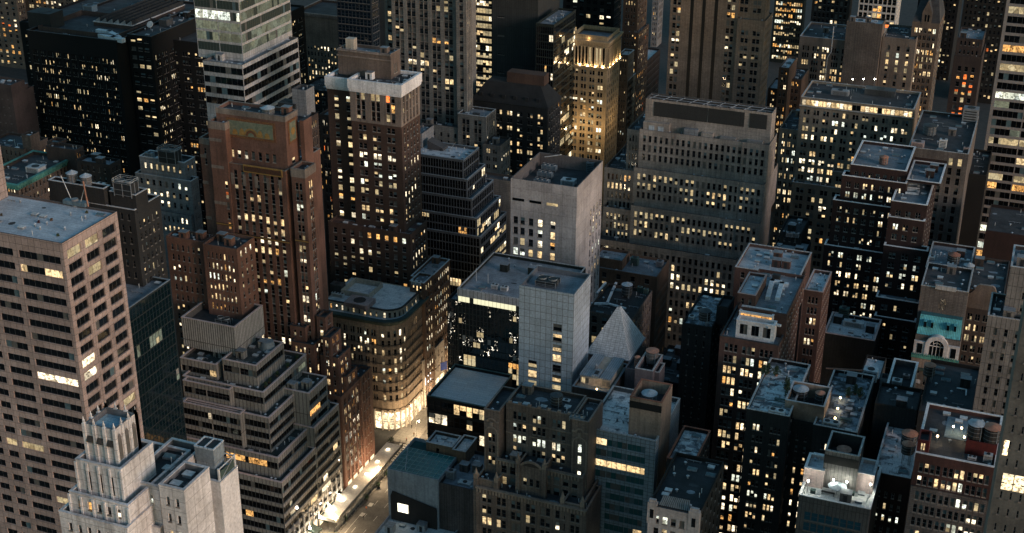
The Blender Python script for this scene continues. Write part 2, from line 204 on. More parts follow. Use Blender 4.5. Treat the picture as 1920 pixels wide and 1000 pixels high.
DATA=[
{"name":"office_tower","label":"pink granite office tower with ribbon windows and a flat grey gravel roof","cat":"tower","mat":"pink","t":[{"b":[-264.02,-213.77,250.0,272.16,0.0,123.92],"f":{"n":1,"g":1,"wf":0.5,"fh":3.8,"wh":2.0,"lit":0.14,"pal":"y","m":1.0,"top":3.9,"k":"P","cols":"pinkf","mu":1.7,"rec":0.3},"r":{"n":3,"g":1,"wf":0.76,"fh":3.8,"wh":2.4,"lit":0.1,"pal":"y","m":0.6,"top":2.5,"k":"P","mu":1.9,"rec":0.45},"roof":"grey","par":0.5},{"b":[-277.08,-247.08,254.98,270.98,123.32,138.0],"f":None,"r":None,"roof":"grey"}],"on":"the pink granite tower","joint":[1.9,1.9]},
{"name":"glass_office_tower","label":"teal glass curtain wall tower beside the pink granite tower","cat":"tower","mat":"tealframe","t":[{"b":[-243.94,-217.94,272.5,297.0,0.0,93.08],"f":None,"r":{"n":16,"g":1,"wf":0.93,"fh":3.9,"wh":3.5,"lit":0.06,"pal":"g","m":0.3,"top":0.6,"k":"P","glass":"teal","rec":0.08},"roof":"grey2","cop":"bluegrey"}],"on":"the teal glass tower"},
{"name":"brick_office_building","label":"blackish green brick building with blank walls behind the pink tower","cat":"building","mat":"blackbrick","t":[{"b":[-241.4,-223.53,292.0,303.89,0.0,115.16],"f":{"n":7,"g":1,"wf":0.35,"fh":3.5,"wh":1.9,"lit":0.03,"pal":"d","m":1.0,"top":1.4,"k":"P"},"r":{"n":5,"g":1,"wf":0.4,"fh":3.5,"wh":1.9,"lit":0.06,"pal":"b","m":1.0,"top":4,"k":"P"},"cop":"thin"},{"b":[-251.38,-232.95,292.0,295.04,70.0,120.02],"f":None,"r":None,"cop":"thin"},{"b":[-231.87,-223.37,293.0,298.4,114.56,119.19],"f":None,"r":None,"cop":"thin"}],"on":"the blackish brick building"},
{"name":"office_building","label":"small grey stepped office block with white lit windows below a steel rooftop frame","cat":"building","mat":"coolgrey","t":[{"b":[-265.87,-251.81,358.0,363.55,0.0,83.93],"f":{"n":7,"g":1,"wf":0.42,"fh":3.5,"wh":1.9,"lit":0.55,"pal":"w","m":1.0,"top":1.4,"k":"P"},"r":{"n":3,"g":1,"wf":0.4,"fh":3.5,"wh":1.9,"lit":0.6,"pal":"w","m":1.0,"top":1.4,"k":"P"}},{"b":[-272.98,-251.36,359.2,363.59,60.0,95.57],"f":{"n":8,"g":1,"wf":0.42,"fh":3.5,"wh":2.0,"lit":0.35,"pal":"w","m":1.0,"top":1.4,"k":"P"},"r":{"n":3,"g":1,"wf":0.3,"fh":3.5,"wh":1.9,"lit":0.1,"pal":"w","m":1.0,"top":1.4,"k":"P"},"cop":"thin"},{"b":[-271.33,-253.83,360.2,366.39,94.97,101.35],"f":{"n":7,"g":1,"wf":0.4,"fh":3.5,"wh":1.9,"lit":0.6,"pal":"w","m":1.0,"top":2,"k":"P"},"r":{"n":2,"g":1,"wf":0.3,"fh":3.5,"wh":1.9,"lit":0.4,"pal":"w","m":1.0,"top":1.4,"k":"P"},"cop":"thin"}],"on":"the small grey stepped block"},
{"name":"stone_building","label":"old stone building with a green copper cornice along its dark roof","cat":"building","mat":"tanstone","t":[{"b":[-332.48,-316.36,352.0,380.84,0.0,87.8],"f":{"n":12,"g":1,"wf":0.4,"fh":3.5,"wh":1.9,"lit":0.3,"pal":"w","m":1.0,"top":1.4,"k":"P"},"r":{"n":14,"g":1,"wf":0.42,"fh":3.6,"wh":2.0,"lit":0.12,"pal":"w","m":1.0,"top":2.5,"k":"P"},"cornice":"copper","roof":"dark"}],"on":"the copper corniced building"},
{"name":"stone_building","label":"beige block with a hollow rooftop box behind the copper cornice","cat":"building","mat":"tanstone","t":[{"b":[-372.44,-353.88,400.0,414.21,0.0,79.44],"f":{"n":8,"g":1,"wf":0.3,"fh":3.5,"wh":1.9,"lit":0.1,"pal":"w","m":1.0,"top":1.4,"k":"P"},"r":{"n":4,"g":1,"wf":0.25,"fh":3.5,"wh":1.9,"lit":0.1,"pal":"w","m":1.0,"top":4,"k":"P"},"roof":"dark"},{"b":[-355.17,-351.24,401.5,406.79,78.84,84.64],"f":None,"r":None,"roof":"dark"}],"on":"the beige block"},
{"name":"row_building","label":"dark brown building with a sunken L shaped roof","cat":"building","mat":"darkbrown","t":[{"b":[-324.24,-311.86,378.0,382.95,0.0,92.01],"f":None,"r":{"n":3,"g":1,"wf":0.3,"fh":3.5,"wh":1.9,"lit":0.05,"pal":"w","m":1.0,"top":1.4,"k":"P"},"roof":"dark"},{"b":[-326.88,-322.01,382.0,386.84,91.41,92.13],"f":None,"r":None,"roof":"dark"}],"on":"the dark brown building"},
{"name":"row_building","label":"low dark building with a blue grey gravel roof left of the small grey block","cat":"building","mat":"blackbrick2","t":[{"b":[-305.15,-291.46,370.0,376.38,0.0,92.0],"f":{"n":5,"g":1,"wf":0.3,"fh":3.5,"wh":1.9,"lit":0.02,"pal":"w","m":1.0,"top":1.4,"k":"P"},"r":{"n":4,"g":1,"wf":0.35,"fh":3.4,"wh":1.9,"lit":0.4,"pal":"w","m":1.0,"top":1.4,"k":"P"},"roof":"grey2"}],"on":"the low gravel roofed building"},
{"name":"brick_tower","label":"plain dark brick tower with one column of small lit windows at the far left","cat":"tower","mat":"brownbrick","t":[{"b":[-421.1,-404.29,455.0,463.77,0.0,83.09],"f":{"n":5,"g":1,"wf":0.25,"fh":3.6,"wh":1.7,"lit":0.6,"pal":"w","m":1.0,"top":5,"k":"P"},"r":None,"roof":"dark"},{"b":[-425.14,-405.14,455.0,469.81,0.0,78.28],"f":None,"r":None,"roof":"dark"}],"on":"the dark brick tower"},
{"name":"stone_skyscraper","label":"tan stone skyscraper with arched crown windows filling the top left corner","cat":"tower","mat":"tan2","t":[{"b":[-678.28,-607.4,700.0,707.84,0.0,175.0],"f":{"n":14,"g":1,"wf":0.4,"fh":3.6,"wh":2.0,"lit":0.3,"pal":"o","m":1.0,"top":1.4,"k":"P"},"r":{"n":3,"g":1,"wf":0.5,"fh":3.5,"wh":1.9,"lit":0.2,"pal":"w","m":1.0,"top":1.4,"k":"P"}},{"b":[-624.73,-545.79,722.0,733.44,0.0,175.0],"f":{"n":13,"g":2,"wf":0.62,"fh":3.6,"wh":2.2,"lit":0.4,"pal":"o","m":1.0,"top":1.4,"k":"P"},"r":{"n":3,"g":1,"wf":0.5,"fh":3.5,"wh":1.9,"lit":0.2,"pal":"w","m":1.0,"top":1.4,"k":"P"}}],"on":"the tan skyscraper"},
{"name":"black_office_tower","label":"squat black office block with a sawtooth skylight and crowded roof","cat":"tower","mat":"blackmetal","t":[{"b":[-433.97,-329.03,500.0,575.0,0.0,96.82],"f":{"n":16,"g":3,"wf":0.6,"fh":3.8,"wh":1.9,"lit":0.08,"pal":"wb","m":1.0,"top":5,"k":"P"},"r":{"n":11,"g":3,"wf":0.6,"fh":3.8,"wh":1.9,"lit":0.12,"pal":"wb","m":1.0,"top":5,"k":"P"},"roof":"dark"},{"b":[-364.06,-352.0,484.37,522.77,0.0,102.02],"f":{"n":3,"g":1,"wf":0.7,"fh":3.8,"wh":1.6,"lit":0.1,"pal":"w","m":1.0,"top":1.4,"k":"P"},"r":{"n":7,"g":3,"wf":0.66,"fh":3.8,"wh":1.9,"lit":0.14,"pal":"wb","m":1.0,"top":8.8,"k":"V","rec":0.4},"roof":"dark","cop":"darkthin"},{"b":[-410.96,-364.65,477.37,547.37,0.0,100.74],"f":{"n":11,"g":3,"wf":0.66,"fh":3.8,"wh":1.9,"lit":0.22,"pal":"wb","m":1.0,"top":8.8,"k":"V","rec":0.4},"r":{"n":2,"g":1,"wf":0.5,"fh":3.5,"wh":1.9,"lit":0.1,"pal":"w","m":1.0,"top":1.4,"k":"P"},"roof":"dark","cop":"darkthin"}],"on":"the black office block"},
{"name":"glass_office_tower","label":"pale glass office tower with white spandrel bands above a stepped podium","cat":"tower","mat":"palepanel","t":[{"b":[-284.69,-268.0,421.35,462.22,0.0,116.06],"f":{"n":1,"g":1,"wf":0.99,"fh":4.0,"wh":2.5,"lit":0.03,"pal":"g","m":0.1,"top":1.5,"k":"P","glass":"black","rec":0.1,"mu":2.4},"r":{"n":1,"g":1,"wf":0.99,"fh":4.0,"wh":2.5,"lit":0.1,"pal":"g","m":0.1,"top":1.5,"k":"P","glass":"black","rec":0.1,"mu":2.4},"roof":"grey2"},{"b":[-290.96,-271.83,428.32,464.58,115.46,150.0],"f":{"n":2,"g":1,"wf":0.97,"fh":4.0,"wh":3.1,"lit":0.5,"pal":"gg","m":0.1,"top":1.0,"k":"P","glass":"green","rec":0.1,"mu":1.3},"r":{"n":1,"g":1,"wf":0.99,"fh":4.0,"wh":3.1,"lit":0.5,"pal":"gg","m":0.1,"top":1.0,"k":"P","glass":"green","rec":0.1,"mu":1.3}}],"on":"the pale glass tower"},
{"name":"classical_building","label":"classical stone building with a colonnade under its heavy cornice","cat":"building","mat":"tan2","t":[{"b":[-399.99,-367.87,690.0,720.0,0.0,60.26],"f":{"n":14,"g":1,"wf":0.4,"fh":3.7,"wh":2.2,"lit":0.3,"pal":"w","m":1.0,"top":19,"k":"P"},"r":None,"cornice":"stone"},{"b":[-398.33,-368.58,691.5,717.5,80.0,135.0],"f":{"n":12,"g":1,"wf":0.38,"fh":3.4,"wh":1.7,"lit":0.02,"pal":"d","m":1.0,"top":1.4,"k":"P"},"r":None}],"on":"the colonnaded building"},
{"name":"glass_tower","label":"dark blue glass tower with a blank grey side slab","cat":"tower","mat":"navy","t":[{"b":[-325.08,-306.33,600.0,608.81,0.0,150.0],"f":{"n":9,"g":1,"wf":0.9,"fh":3.7,"wh":2.9,"lit":0.07,"pal":"w","m":0.3,"top":1.4,"k":"P","glass":"navy","rec":0.06},"r":{"n":3,"g":1,"wf":0.9,"fh":3.7,"wh":2.9,"lit":0.08,"pal":"w","m":1.0,"top":1.4,"k":"P","glass":"navy","rec":0.06}},{"b":[-314.04,-308.04,624.0,626.48,0.0,148.0],"f":None,"r":None,"m":"grey3"}],"on":"the dark blue tower"},
{"name":"art_deco_tower","label":"red brick art deco tower with a coloured terracotta panel at its crown","cat":"tower","mat":"redbrick","t":[{"b":[-228.86,-216.92,330.0,340.31,0.0,89.07],"f":{"n":7,"g":1,"wf":0.42,"fh":3.45,"wh":2.0,"lit":0.35,"pal":"w","m":1.0,"top":2.4,"k":"P"},"r":{"n":3,"g":1,"wf":0.35,"fh":3.45,"wh":1.9,"lit":0.2,"pal":"w","m":1.0,"top":1.4,"k":"P"},"roof":"dark"},{"b":[-243.83,-230.33,332.5,338.39,0.0,88.34],"f":{"n":6,"g":1,"wf":0.42,"fh":3.45,"wh":2.0,"lit":0.35,"pal":"w","m":1.0,"top":2.4,"k":"P"},"r":None,"roof":"dark"},{"b":[-205.86,-201.11,346.0,352.75,0.0,111.14],"f":{"n":1,"g":2,"wf":0.62,"fh":3.45,"wh":2.1,"lit":0.45,"pal":"w","m":0.5,"top":4.6,"k":"V","sp":"stone2"},"r":{"n":1,"g":2,"wf":0.42,"fh":3.45,"wh":2.1,"lit":0.15,"pal":"w","m":0.8,"top":4.6,"k":"V"},"roof":"dark","cop":"stone"},{"b":[-227.43,-207.43,345.4,367.4,0.0,110.11],"f":{"n":7,"g":1,"wf":0.48,"fh":3.45,"wh":2.1,"lit":0.45,"pal":"w","m":1.0,"top":2.4,"k":"V","sp":"black"},"r":None,"roof":"dark","cop":"stone"},{"b":[-231.69,-207.63,347.5,355.0,109.51,126.71],"f":{"n":7,"g":1,"wf":0.5,"fh":3.45,"wh":2.2,"lit":0.45,"pal":"o","m":3.4,"top":13,"k":"V","sp":"black"},"r":{"n":1,"g":1,"wf":0.35,"fh":3.45,"wh":1.9,"lit":0.2,"pal":"w","m":2.5,"top":14,"k":"P"},"roof":"dark","cop":"stone"},{"b":[-233.17,-227.17,344.8,362.8,0.0,123.06],"f":{"n":1,"g":1,"wf":0.18,"fh":3.45,"wh":2.2,"lit":0.45,"pal":"o","m":6,"top":19,"k":"P","rowmax":18,"cols":"right"},"r":None,"roof":"grey2","cop":"stone"},{"b":[-238.45,-234.83,347.2,363.2,0.0,116.15],"f":{"n":1,"g":1,"wf":0.3,"fh":3.5,"wh":1.9,"lit":0.5,"pal":"w","m":1,"top":3,"k":"P","rowmax":2},"r":None,"roof":"dark","cop":"stone"},{"b":[-206.24,-204.8,353.5,358.5,109.51,124.03],"f":None,"r":None,"roof":"dark","cop":"stone"},{"b":[-200.25,-197.0,346.29,351.21,0.0,62.14],"f":{"n":1,"g":1,"wf":0.5,"fh":3.45,"wh":1.9,"lit":0.3,"pal":"w","m":1.0,"top":1.4,"k":"V"},"r":{"n":1,"g":2,"wf":0.5,"fh":3.45,"wh":1.9,"lit":0.2,"pal":"w","m":1.0,"top":1.4,"k":"V"},"roof":"dark","cop":"dark"},{"b":[-208.56,-203.0,343.66,348.64,0.0,58.67],"f":{"n":2,"g":1,"wf":0.4,"fh":3.45,"wh":1.9,"lit":0.5,"pal":"w","m":1.0,"top":1.4,"k":"P"},"r":{"n":1,"g":2,"wf":0.5,"fh":3.45,"wh":1.9,"lit":0.2,"pal":"w","m":1.0,"top":1.4,"k":"V"},"roof":"dark","cop":"dark"},{"b":[-196.31,-193.5,342.43,349.59,0.0,57.49],"f":{"n":1,"g":2,"wf":0.5,"fh":3.45,"wh":1.9,"lit":0.6,"pal":"w","m":1.0,"top":1.4,"k":"V"},"r":{"n":2,"g":2,"wf":0.5,"fh":3.45,"wh":1.9,"lit":0.5,"pal":"w","m":1.0,"top":1.4,"k":"V"},"roof":"dark","cop":"dark"},{"b":[-207.19,-199.0,341.42,347.68,0.0,54.27],"f":{"n":4,"g":1,"wf":0.45,"fh":3.45,"wh":1.9,"lit":0.5,"pal":"w","m":1.0,"top":1.4,"k":"P"},"r":{"n":1,"g":2,"wf":0.5,"fh":3.45,"wh":1.9,"lit":0.2,"pal":"w","m":1.0,"top":1.4,"k":"V"},"roof":"dark","cop":"dark"},{"b":[-197.94,-191.5,343.26,351.55,0.0,50.27],"f":{"n":3,"g":1,"wf":0.45,"fh":3.45,"wh":1.9,"lit":0.6,"pal":"w","m":1.0,"top":1.4,"k":"P"},"r":{"n":2,"g":2,"wf":0.5,"fh":3.45,"wh":1.9,"lit":0.6,"pal":"w","m":1.0,"top":1.4,"k":"V"},"roof":"dark","cop":"dark"},{"b":[-194.12,-190.5,346.02,353.75,0.0,42.34],"f":{"n":1,"g":2,"wf":0.5,"fh":3.45,"wh":1.9,"lit":0.6,"pal":"w","m":1.0,"top":1.4,"k":"V"},"r":{"n":2,"g":2,"wf":0.5,"fh":3.45,"wh":1.9,"lit":0.6,"pal":"w","m":1.0,"top":1.4,"k":"V"},"roof":"dark","cop":"dark"},{"b":[-194.06,-190.0,354.75,362.32,0.0,37.74],"f":None,"r":{"n":3,"g":2,"wf":0.5,"fh":3.45,"wh":1.9,"lit":0.6,"pal":"w","m":1.0,"top":1.4,"k":"V"},"roof":"dark","cop":"dark"},{"b":[-199.76,-190.2,341.66,363.3,0.0,37.29],"f":{"n":3,"g":1,"wf":0.45,"fh":3.5,"wh":1.9,"lit":0.4,"pal":"w","m":1.0,"top":1.4,"k":"P"},"r":{"n":7,"g":2,"wf":0.56,"fh":3.45,"wh":2.0,"lit":0.62,"pal":"w","m":1.0,"top":2.2,"k":"V"},"roof":"dark"}],"on":"the art deco tower"},
{"name":"narrow_building","label":"slim pale grey building wedged between the art deco tower and the white corniced tower","cat":"building","mat":"palegrey","t":[{"b":[-252.36,-250.49,445.0,450.85,0.0,60.64],"f":None,"r":{"n":3,"g":1,"wf":0.2,"fh":3.5,"wh":1.9,"lit":0.05,"pal":"w","m":1.0,"top":1.4,"k":"P"},"roof":"grey2"}],"on":"the slim grey building"},
{"name":"brick_hotel_tower","label":"dark brick tower with a broad white cornice and stone penthouse","cat":"tower","mat":"darkred","t":[{"b":[-222.83,-203.27,418.0,433.3,0.0,103.0],"f":{"n":3,"g":2,"wf":0.55,"fh":3.4,"wh":2.0,"lit":0.38,"pal":"w","m":1.4,"top":2.2,"k":"P"},"r":{"n":5,"g":1,"wf":0.4,"fh":3.4,"wh":2.0,"lit":0.15,"pal":"w","m":1.0,"top":2.2,"k":"P"}},{"b":[-222.95,-203.2,417.85,433.41,102.4,114.61],"f":{"n":3,"g":2,"wf":0.6,"fh":3.7,"wh":2.9,"lit":0.1,"pal":"o","m":1.2,"top":1.6,"k":"V","sp":"darkred","rec":0.5},"r":{"n":5,"g":1,"wf":0.5,"fh":3.7,"wh":2.9,"lit":0.1,"pal":"o","m":1.0,"top":1.6,"k":"V","sp":"darkred","rec":0.5},"m":"stonelt"},{"b":[-222.63,-202.95,417.5,433.25,114.01,117.22],"f":None,"r":None,"m":"white","crown":1,"roof":"dark"},{"b":[-233.53,-221.9,421.0,435.0,0.0,113.43],"f":{"n":2,"g":1,"wf":0.35,"fh":3.4,"wh":2.0,"lit":0.35,"pal":"w","m":1.0,"top":4,"k":"P"},"r":None,"m":None,"roof":"dark"},{"b":[-233.31,-221.63,420.7,435.2,112.83,116.07],"f":None,"r":None,"m":"white","crown":1,"roof":"dark"},{"b":[-230.78,-210.15,425.0,432.69,116.62,125.2],"f":{"n":4,"g":2,"wf":0.4,"fh":4.5,"wh":2.2,"lit":0.05,"pal":"d","m":1.0,"top":7,"k":"P"},"r":{"n":1,"g":2,"wf":0.5,"fh":5,"wh":3.5,"lit":0.1,"pal":"w","m":1.0,"top":4,"k":"P"},"m":"brownstone","roof":"grey2","cop":"stone"},{"b":[-232.4,-199.22,414.5,428.56,0.0,63.19],"f":{"n":9,"g":1,"wf":0.42,"fh":3.4,"wh":2.0,"lit":0.3,"pal":"w","m":1.0,"top":2,"k":"P"},"r":{"n":5,"g":1,"wf":0.42,"fh":3.4,"wh":2.0,"lit":0.3,"pal":"w","m":1.0,"top":2,"k":"P"},"roof":"darkred"}],"on":"the white corniced tower"},
{"name":"rounded_corner_building","label":"rounded corner stone building with a green copper cornice and bright corner shop","cat":"building","mat":"tanrow","t":[{"b":[-221.19,-190.5,383.93,407.11,0.0,43.59],"round":7,"f":{"n":8,"g":2,"wf":0.62,"fh":3.62,"wh":2.4,"lit":0.35,"pal":"w","m":1.0,"top":4.2,"k":"P","base":9.5},"r":{"n":9,"g":2,"wf":0.6,"fh":3.62,"wh":2.4,"lit":0.15,"pal":"w","m":1.0,"top":4.2,"k":"P","base":9.5},"cornice":"copperdark","roof":"grey"},{"b":[-219.51,-191.7,386.63,406.58,42.99,46.4],"round":6,"f":{"n":9,"g":1,"wf":0.32,"fh":3.6,"wh":1.9,"lit":0.5,"pal":"w","m":1.0,"top":1.2,"k":"P"},"r":{"n":8,"g":1,"wf":0.5,"fh":3.6,"wh":2.0,"lit":0.6,"pal":"w","m":1.0,"top":1.2,"k":"P"},"m":"palestone","roof":"white","cop":"dark"}],"on":"the rounded corner building"},
{"name":"avenue_building","label":"brown brick setback building behind the rounded corner building","cat":"building","mat":"brownbrick2","t":[{"b":[-197.91,-190.6,410.9,429.43,0.0,48.6],"f":{"n":4,"g":1,"wf":0.4,"fh":3.5,"wh":1.9,"lit":0.4,"pal":"w","m":1.0,"top":1.4,"k":"P"},"r":{"n":10,"g":1,"wf":0.5,"fh":3.5,"wh":2.0,"lit":0.55,"pal":"w","m":1.0,"top":2,"k":"P"},"roof":"grey2","cop":"thin"},{"b":[-195.02,-189.45,403.9,411.9,0.0,50.18],"f":{"n":3,"g":1,"wf":0.4,"fh":3.5,"wh":1.9,"lit":0.6,"pal":"w","m":1.0,"top":1.4,"k":"P"},"r":{"n":3,"g":1,"wf":0.5,"fh":3.5,"wh":1.9,"lit":0.4,"pal":"w","m":1.0,"top":1.4,"k":"P"},"roof":"grey2","cop":"thin"}],"on":"the brown setback building"},
{"name":"glass_setback_building","label":"black glass office building stepping out in five framed tiers","cat":"building","mat":"bluegreyframe","t":[{"b":[-219.69,-190.0,457.29,484.78,0.0,46.52],"f":{"n":22,"g":1,"wf":0.86,"fh":3.7,"wh":3.2,"lit":0.04,"pal":"w","m":0.5,"top":0.9,"k":"P","glass":"black","rec":0.12,"rowfull":[9]},"r":{"n":11,"g":1,"wf":0.9,"fh":3.7,"wh":2.3,"lit":0.72,"pal":"b","m":0.4,"top":1.2,"k":"P","glass":"black","rec":0.1},"roof":"bluegrey","cop":"bluegrey"},{"b":[-219.93,-191.93,458.29,483.38,45.92,53.63],"f":{"n":22,"g":1,"wf":0.86,"fh":3.7,"wh":3.2,"lit":0.12,"pal":"w","m":0.5,"top":0.9,"k":"P","glass":"black","rec":0.12},"r":{"n":14,"g":1,"wf":0.84,"fh":3.7,"wh":3.0,"lit":0.6,"pal":"b","m":0.4,"top":0.9,"k":"P","glass":"black","rec":0.1},"roof":"bluegrey","cop":"bluegrey"},{"b":[-220.24,-194.3,459.29,481.57,53.03,60.85],"f":{"n":21,"g":1,"wf":0.86,"fh":3.7,"wh":3.2,"lit":0.02,"pal":"w","m":0.5,"top":0.9,"k":"P","glass":"black","rec":0.12},"r":{"n":12,"g":1,"wf":0.84,"fh":3.7,"wh":3.0,"lit":0.2,"pal":"b","m":0.4,"top":0.9,"k":"P","glass":"black","rec":0.1},"roof":"bluegrey","cop":"bluegrey"},{"b":[-220.47,-196.65,460.29,478.78,60.25,68.14],"f":{"n":20,"g":1,"wf":0.86,"fh":3.7,"wh":3.2,"lit":0.08,"pal":"w","m":0.5,"top":0.9,"k":"P","glass":"black","rec":0.12},"r":{"n":10,"g":1,"wf":0.84,"fh":3.7,"wh":3.0,"lit":0.1,"pal":"w","m":0.4,"top":0.9,"k":"P","glass":"black","rec":0.1},"roof":"bluegrey","cop":"bluegrey"},{"b":[-220.74,-198.56,461.29,476.89,67.54,75.45],"f":{"n":19,"g":1,"wf":0.86,"fh":3.7,"wh":3.2,"lit":0.0,"pal":"w","m":0.5,"top":0.9,"k":"P","glass":"black","rec":0.12},"r":{"n":8,"g":1,"wf":0.84,"fh":3.7,"wh":3.0,"lit":0.0,"pal":"w","m":0.4,"top":0.9,"k":"P","glass":"black","rec":0.1},"roof":"grey","cop":"bluegrey"},{"b":[-224.8,-219.99,470.29,481.69,74.85,80.49],"f":None,"r":None,"m":"coolgrey","roof":"grey2"}],"on":"the stepped black glass building"},
{"name":"limestone_tower","label":"tall grey limestone tower with dark vertical window strips and stepped shoulders","cat":"tower","mat":"greystone","t":[{"b":[-231.69,-190.0,488.81,495.26,0.0,58.38],"f":None,"r":{"n":4,"g":1,"wf":0.4,"fh":3.5,"wh":1.9,"lit":0.2,"pal":"w","m":1.0,"top":1.4,"k":"P"}},{"b":[-214.86,-206.8,520.0,531.77,0.0,60.79],"f":{"n":2,"g":2,"wf":0.55,"fh":3.5,"wh":1.9,"lit":0.1,"pal":"w","m":1.0,"top":2,"k":"P"},"r":{"n":4,"g":1,"wf":0.45,"fh":3.5,"wh":1.9,"lit":0.15,"pal":"w","m":1.0,"top":2,"k":"P"},"roof":"dark"},{"b":[-227.64,-214.58,523.0,534.59,0.0,71.67],"f":{"n":2,"g":2,"wf":0.6,"fh":3.5,"wh":1.9,"lit":0.05,"pal":"w","m":1.0,"top":2.4,"k":"V","sp":"sp"},"r":{"n":4,"g":1,"wf":0.45,"fh":3.5,"wh":1.9,"lit":0.1,"pal":"w","m":1.0,"top":1.4,"k":"V"},"roof":"grey2","cop":"thin"},{"b":[-245.24,-216.49,524.0,544.0,0.0,64.92],"f":{"n":8,"g":1,"wf":0.3,"fh":3.6,"wh":1.9,"lit":0.05,"pal":"w","m":1.0,"top":3,"k":"P"},"r":None,"roof":"dark"},{"b":[-230.05,-225.3,528.0,534.52,0.0,150.0],"f":{"n":1,"g":1,"wf":0.5,"fh":3.5,"wh":2.1,"lit":0.05,"pal":"w","m":1.0,"top":1.4,"k":"V"},"r":{"n":3,"g":1,"wf":0.45,"fh":3.5,"wh":1.9,"lit":0.05,"pal":"w","m":1.0,"top":1.4,"k":"V"}},{"b":[-260.58,-230.71,529.5,551.5,0.0,152.0],"f":{"n":5,"g":2,"wf":0.68,"fh":3.5,"wh":2.1,"lit":0.14,"pal":"w","m":0.6,"top":1.4,"k":"V","sp":"sp"},"r":None},{"b":[-265.77,-261.09,533.0,555.0,0.0,150.0],"f":{"n":1,"g":1,"wf":0.5,"fh":3.5,"wh":2.1,"lit":0.1,"pal":"w","m":1.0,"top":1.4,"k":"V"},"r":None}],"on":"the limestone tower"},
{"name":"office_slab","label":"dark concrete slab tower with a glowing glass strip on its left edge","cat":"tower","mat":"darkslab","t":[{"b":[-242.81,-219.81,600.0,630.0,0.0,150.0],"f":{"n":1,"g":1,"wf":0.16,"fh":9,"wh":0.6,"lit":0.2,"pal":"w","m":9,"top":1.4,"k":"P","cols":"slits"},"r":None},{"b":[-252.73,-243.1,600.8,628.8,0.0,149.0],"f":{"n":6,"g":1,"wf":0.95,"fh":3.6,"wh":2.2,"lit":0.95,"pal":"y","m":0.3,"top":1.4,"k":"P","glass":"black","rec":0.1},"r":None,"m":"black"}],"on":"the dark slab tower"},
{"name":"mansard_building","label":"dark building with a black mansard roof and rows of pairs of lit windows","cat":"building","mat":"blackbrick","t":[{"b":[-228.06,-192.87,540.0,557.1,0.0,72.74],"f":{"n":7,"g":2,"wf":0.5,"fh":3.4,"wh":1.9,"lit":0.5,"pal":"w","m":1.0,"top":3,"k":"P"},"r":{"n":5,"g":1,"wf":0.4,"fh":3.5,"wh":1.9,"lit":0.05,"pal":"w","m":1.0,"top":1.4,"k":"P"},"roof":"black","mansard":9,"cop":"darkthin"}],"on":"the black mansard building"},
{"name":"glass_building","label":"dark green glass building squeezed left of the floodlit stone tower","cat":"building","mat":"blackgreen","t":[{"b":[-215.28,-206.53,585.0,615.34,0.0,97.26],"f":{"n":8,"g":1,"wf":0.9,"fh":3.6,"wh":3.0,"lit":0.08,"pal":"w","m":0.3,"top":1.4,"k":"P","glass":"black","rec":0.06},"r":{"n":14,"g":1,"wf":0.92,"fh":3.6,"wh":2.8,"lit":0.14,"pal":"b","m":0.3,"top":1.4,"k":"P","glass":"black","rec":0.06},"roof":"grey2"}],"on":"the dark green glass building"},
{"name":"floodlit_tower","label":"golden floodlit stone tower with a colonnaded crown","cat":"tower","mat":"goldstone","t":[{"b":[-209.12,-190.0,614.7,634.8,0.0,83.26],"f":{"n":4,"g":2,"wf":0.62,"fh":3.55,"wh":2.0,"lit":0.2,"pal":"w","m":1.2,"top":14.5,"k":"P"},"r":{"n":6,"g":1,"wf":0.42,"fh":3.55,"wh":2.0,"lit":0.02,"pal":"w","m":1.0,"top":14.5,"k":"P"},"cornice":"gold","roof":"grey2"}],"on":"the floodlit tower"},
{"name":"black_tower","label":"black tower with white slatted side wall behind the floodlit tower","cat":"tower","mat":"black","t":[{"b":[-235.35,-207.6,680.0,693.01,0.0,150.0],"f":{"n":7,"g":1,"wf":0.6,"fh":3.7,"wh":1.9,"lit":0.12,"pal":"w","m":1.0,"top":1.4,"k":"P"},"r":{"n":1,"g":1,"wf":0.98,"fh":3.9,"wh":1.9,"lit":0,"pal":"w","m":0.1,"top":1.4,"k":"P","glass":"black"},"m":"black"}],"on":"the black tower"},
{"name":"brick_tower","label":"brown brick setback tower to the right of the floodlit tower","cat":"tower","mat":"brownbrick2","t":[{"b":[-198.69,-190.0,665.88,685.2,0.0,75.15],"f":{"n":5,"g":1,"wf":0.4,"fh":3.5,"wh":1.9,"lit":0.4,"pal":"o","m":1.0,"top":1.4,"k":"P"},"r":{"n":6,"g":1,"wf":0.4,"fh":3.5,"wh":1.9,"lit":0.6,"pal":"o","m":1.0,"top":1.4,"k":"P"},"roof":"grey2"},{"b":[-199.46,-191.84,668.88,686.13,74.55,130.0],"f":{"n":4,"g":1,"wf":0.4,"fh":3.5,"wh":1.9,"lit":0.4,"pal":"o","m":1.0,"top":1.4,"k":"P"},"r":{"n":5,"g":1,"wf":0.4,"fh":3.5,"wh":1.9,"lit":0.3,"pal":"o","m":1.0,"top":1.4,"k":"P"}}],"on":"the brown setback tower"},
{"name":"brick_building","label":"tan brick building with a hollow roof beside the floodlit tower","cat":"building","mat":"tanbrick","t":[{"b":[-195.05,-190.3,651.31,668.22,0.0,54.17],"f":{"n":3,"g":1,"wf":0.3,"fh":3.5,"wh":1.9,"lit":0.02,"pal":"w","m":1.0,"top":1.4,"k":"P"},"r":{"n":5,"g":1,"wf":0.35,"fh":3.5,"wh":1.9,"lit":0.1,"pal":"w","m":1.0,"top":3,"k":"P"},"roof":"grey2","cop":"thin"}],"on":"the tan brick building"},
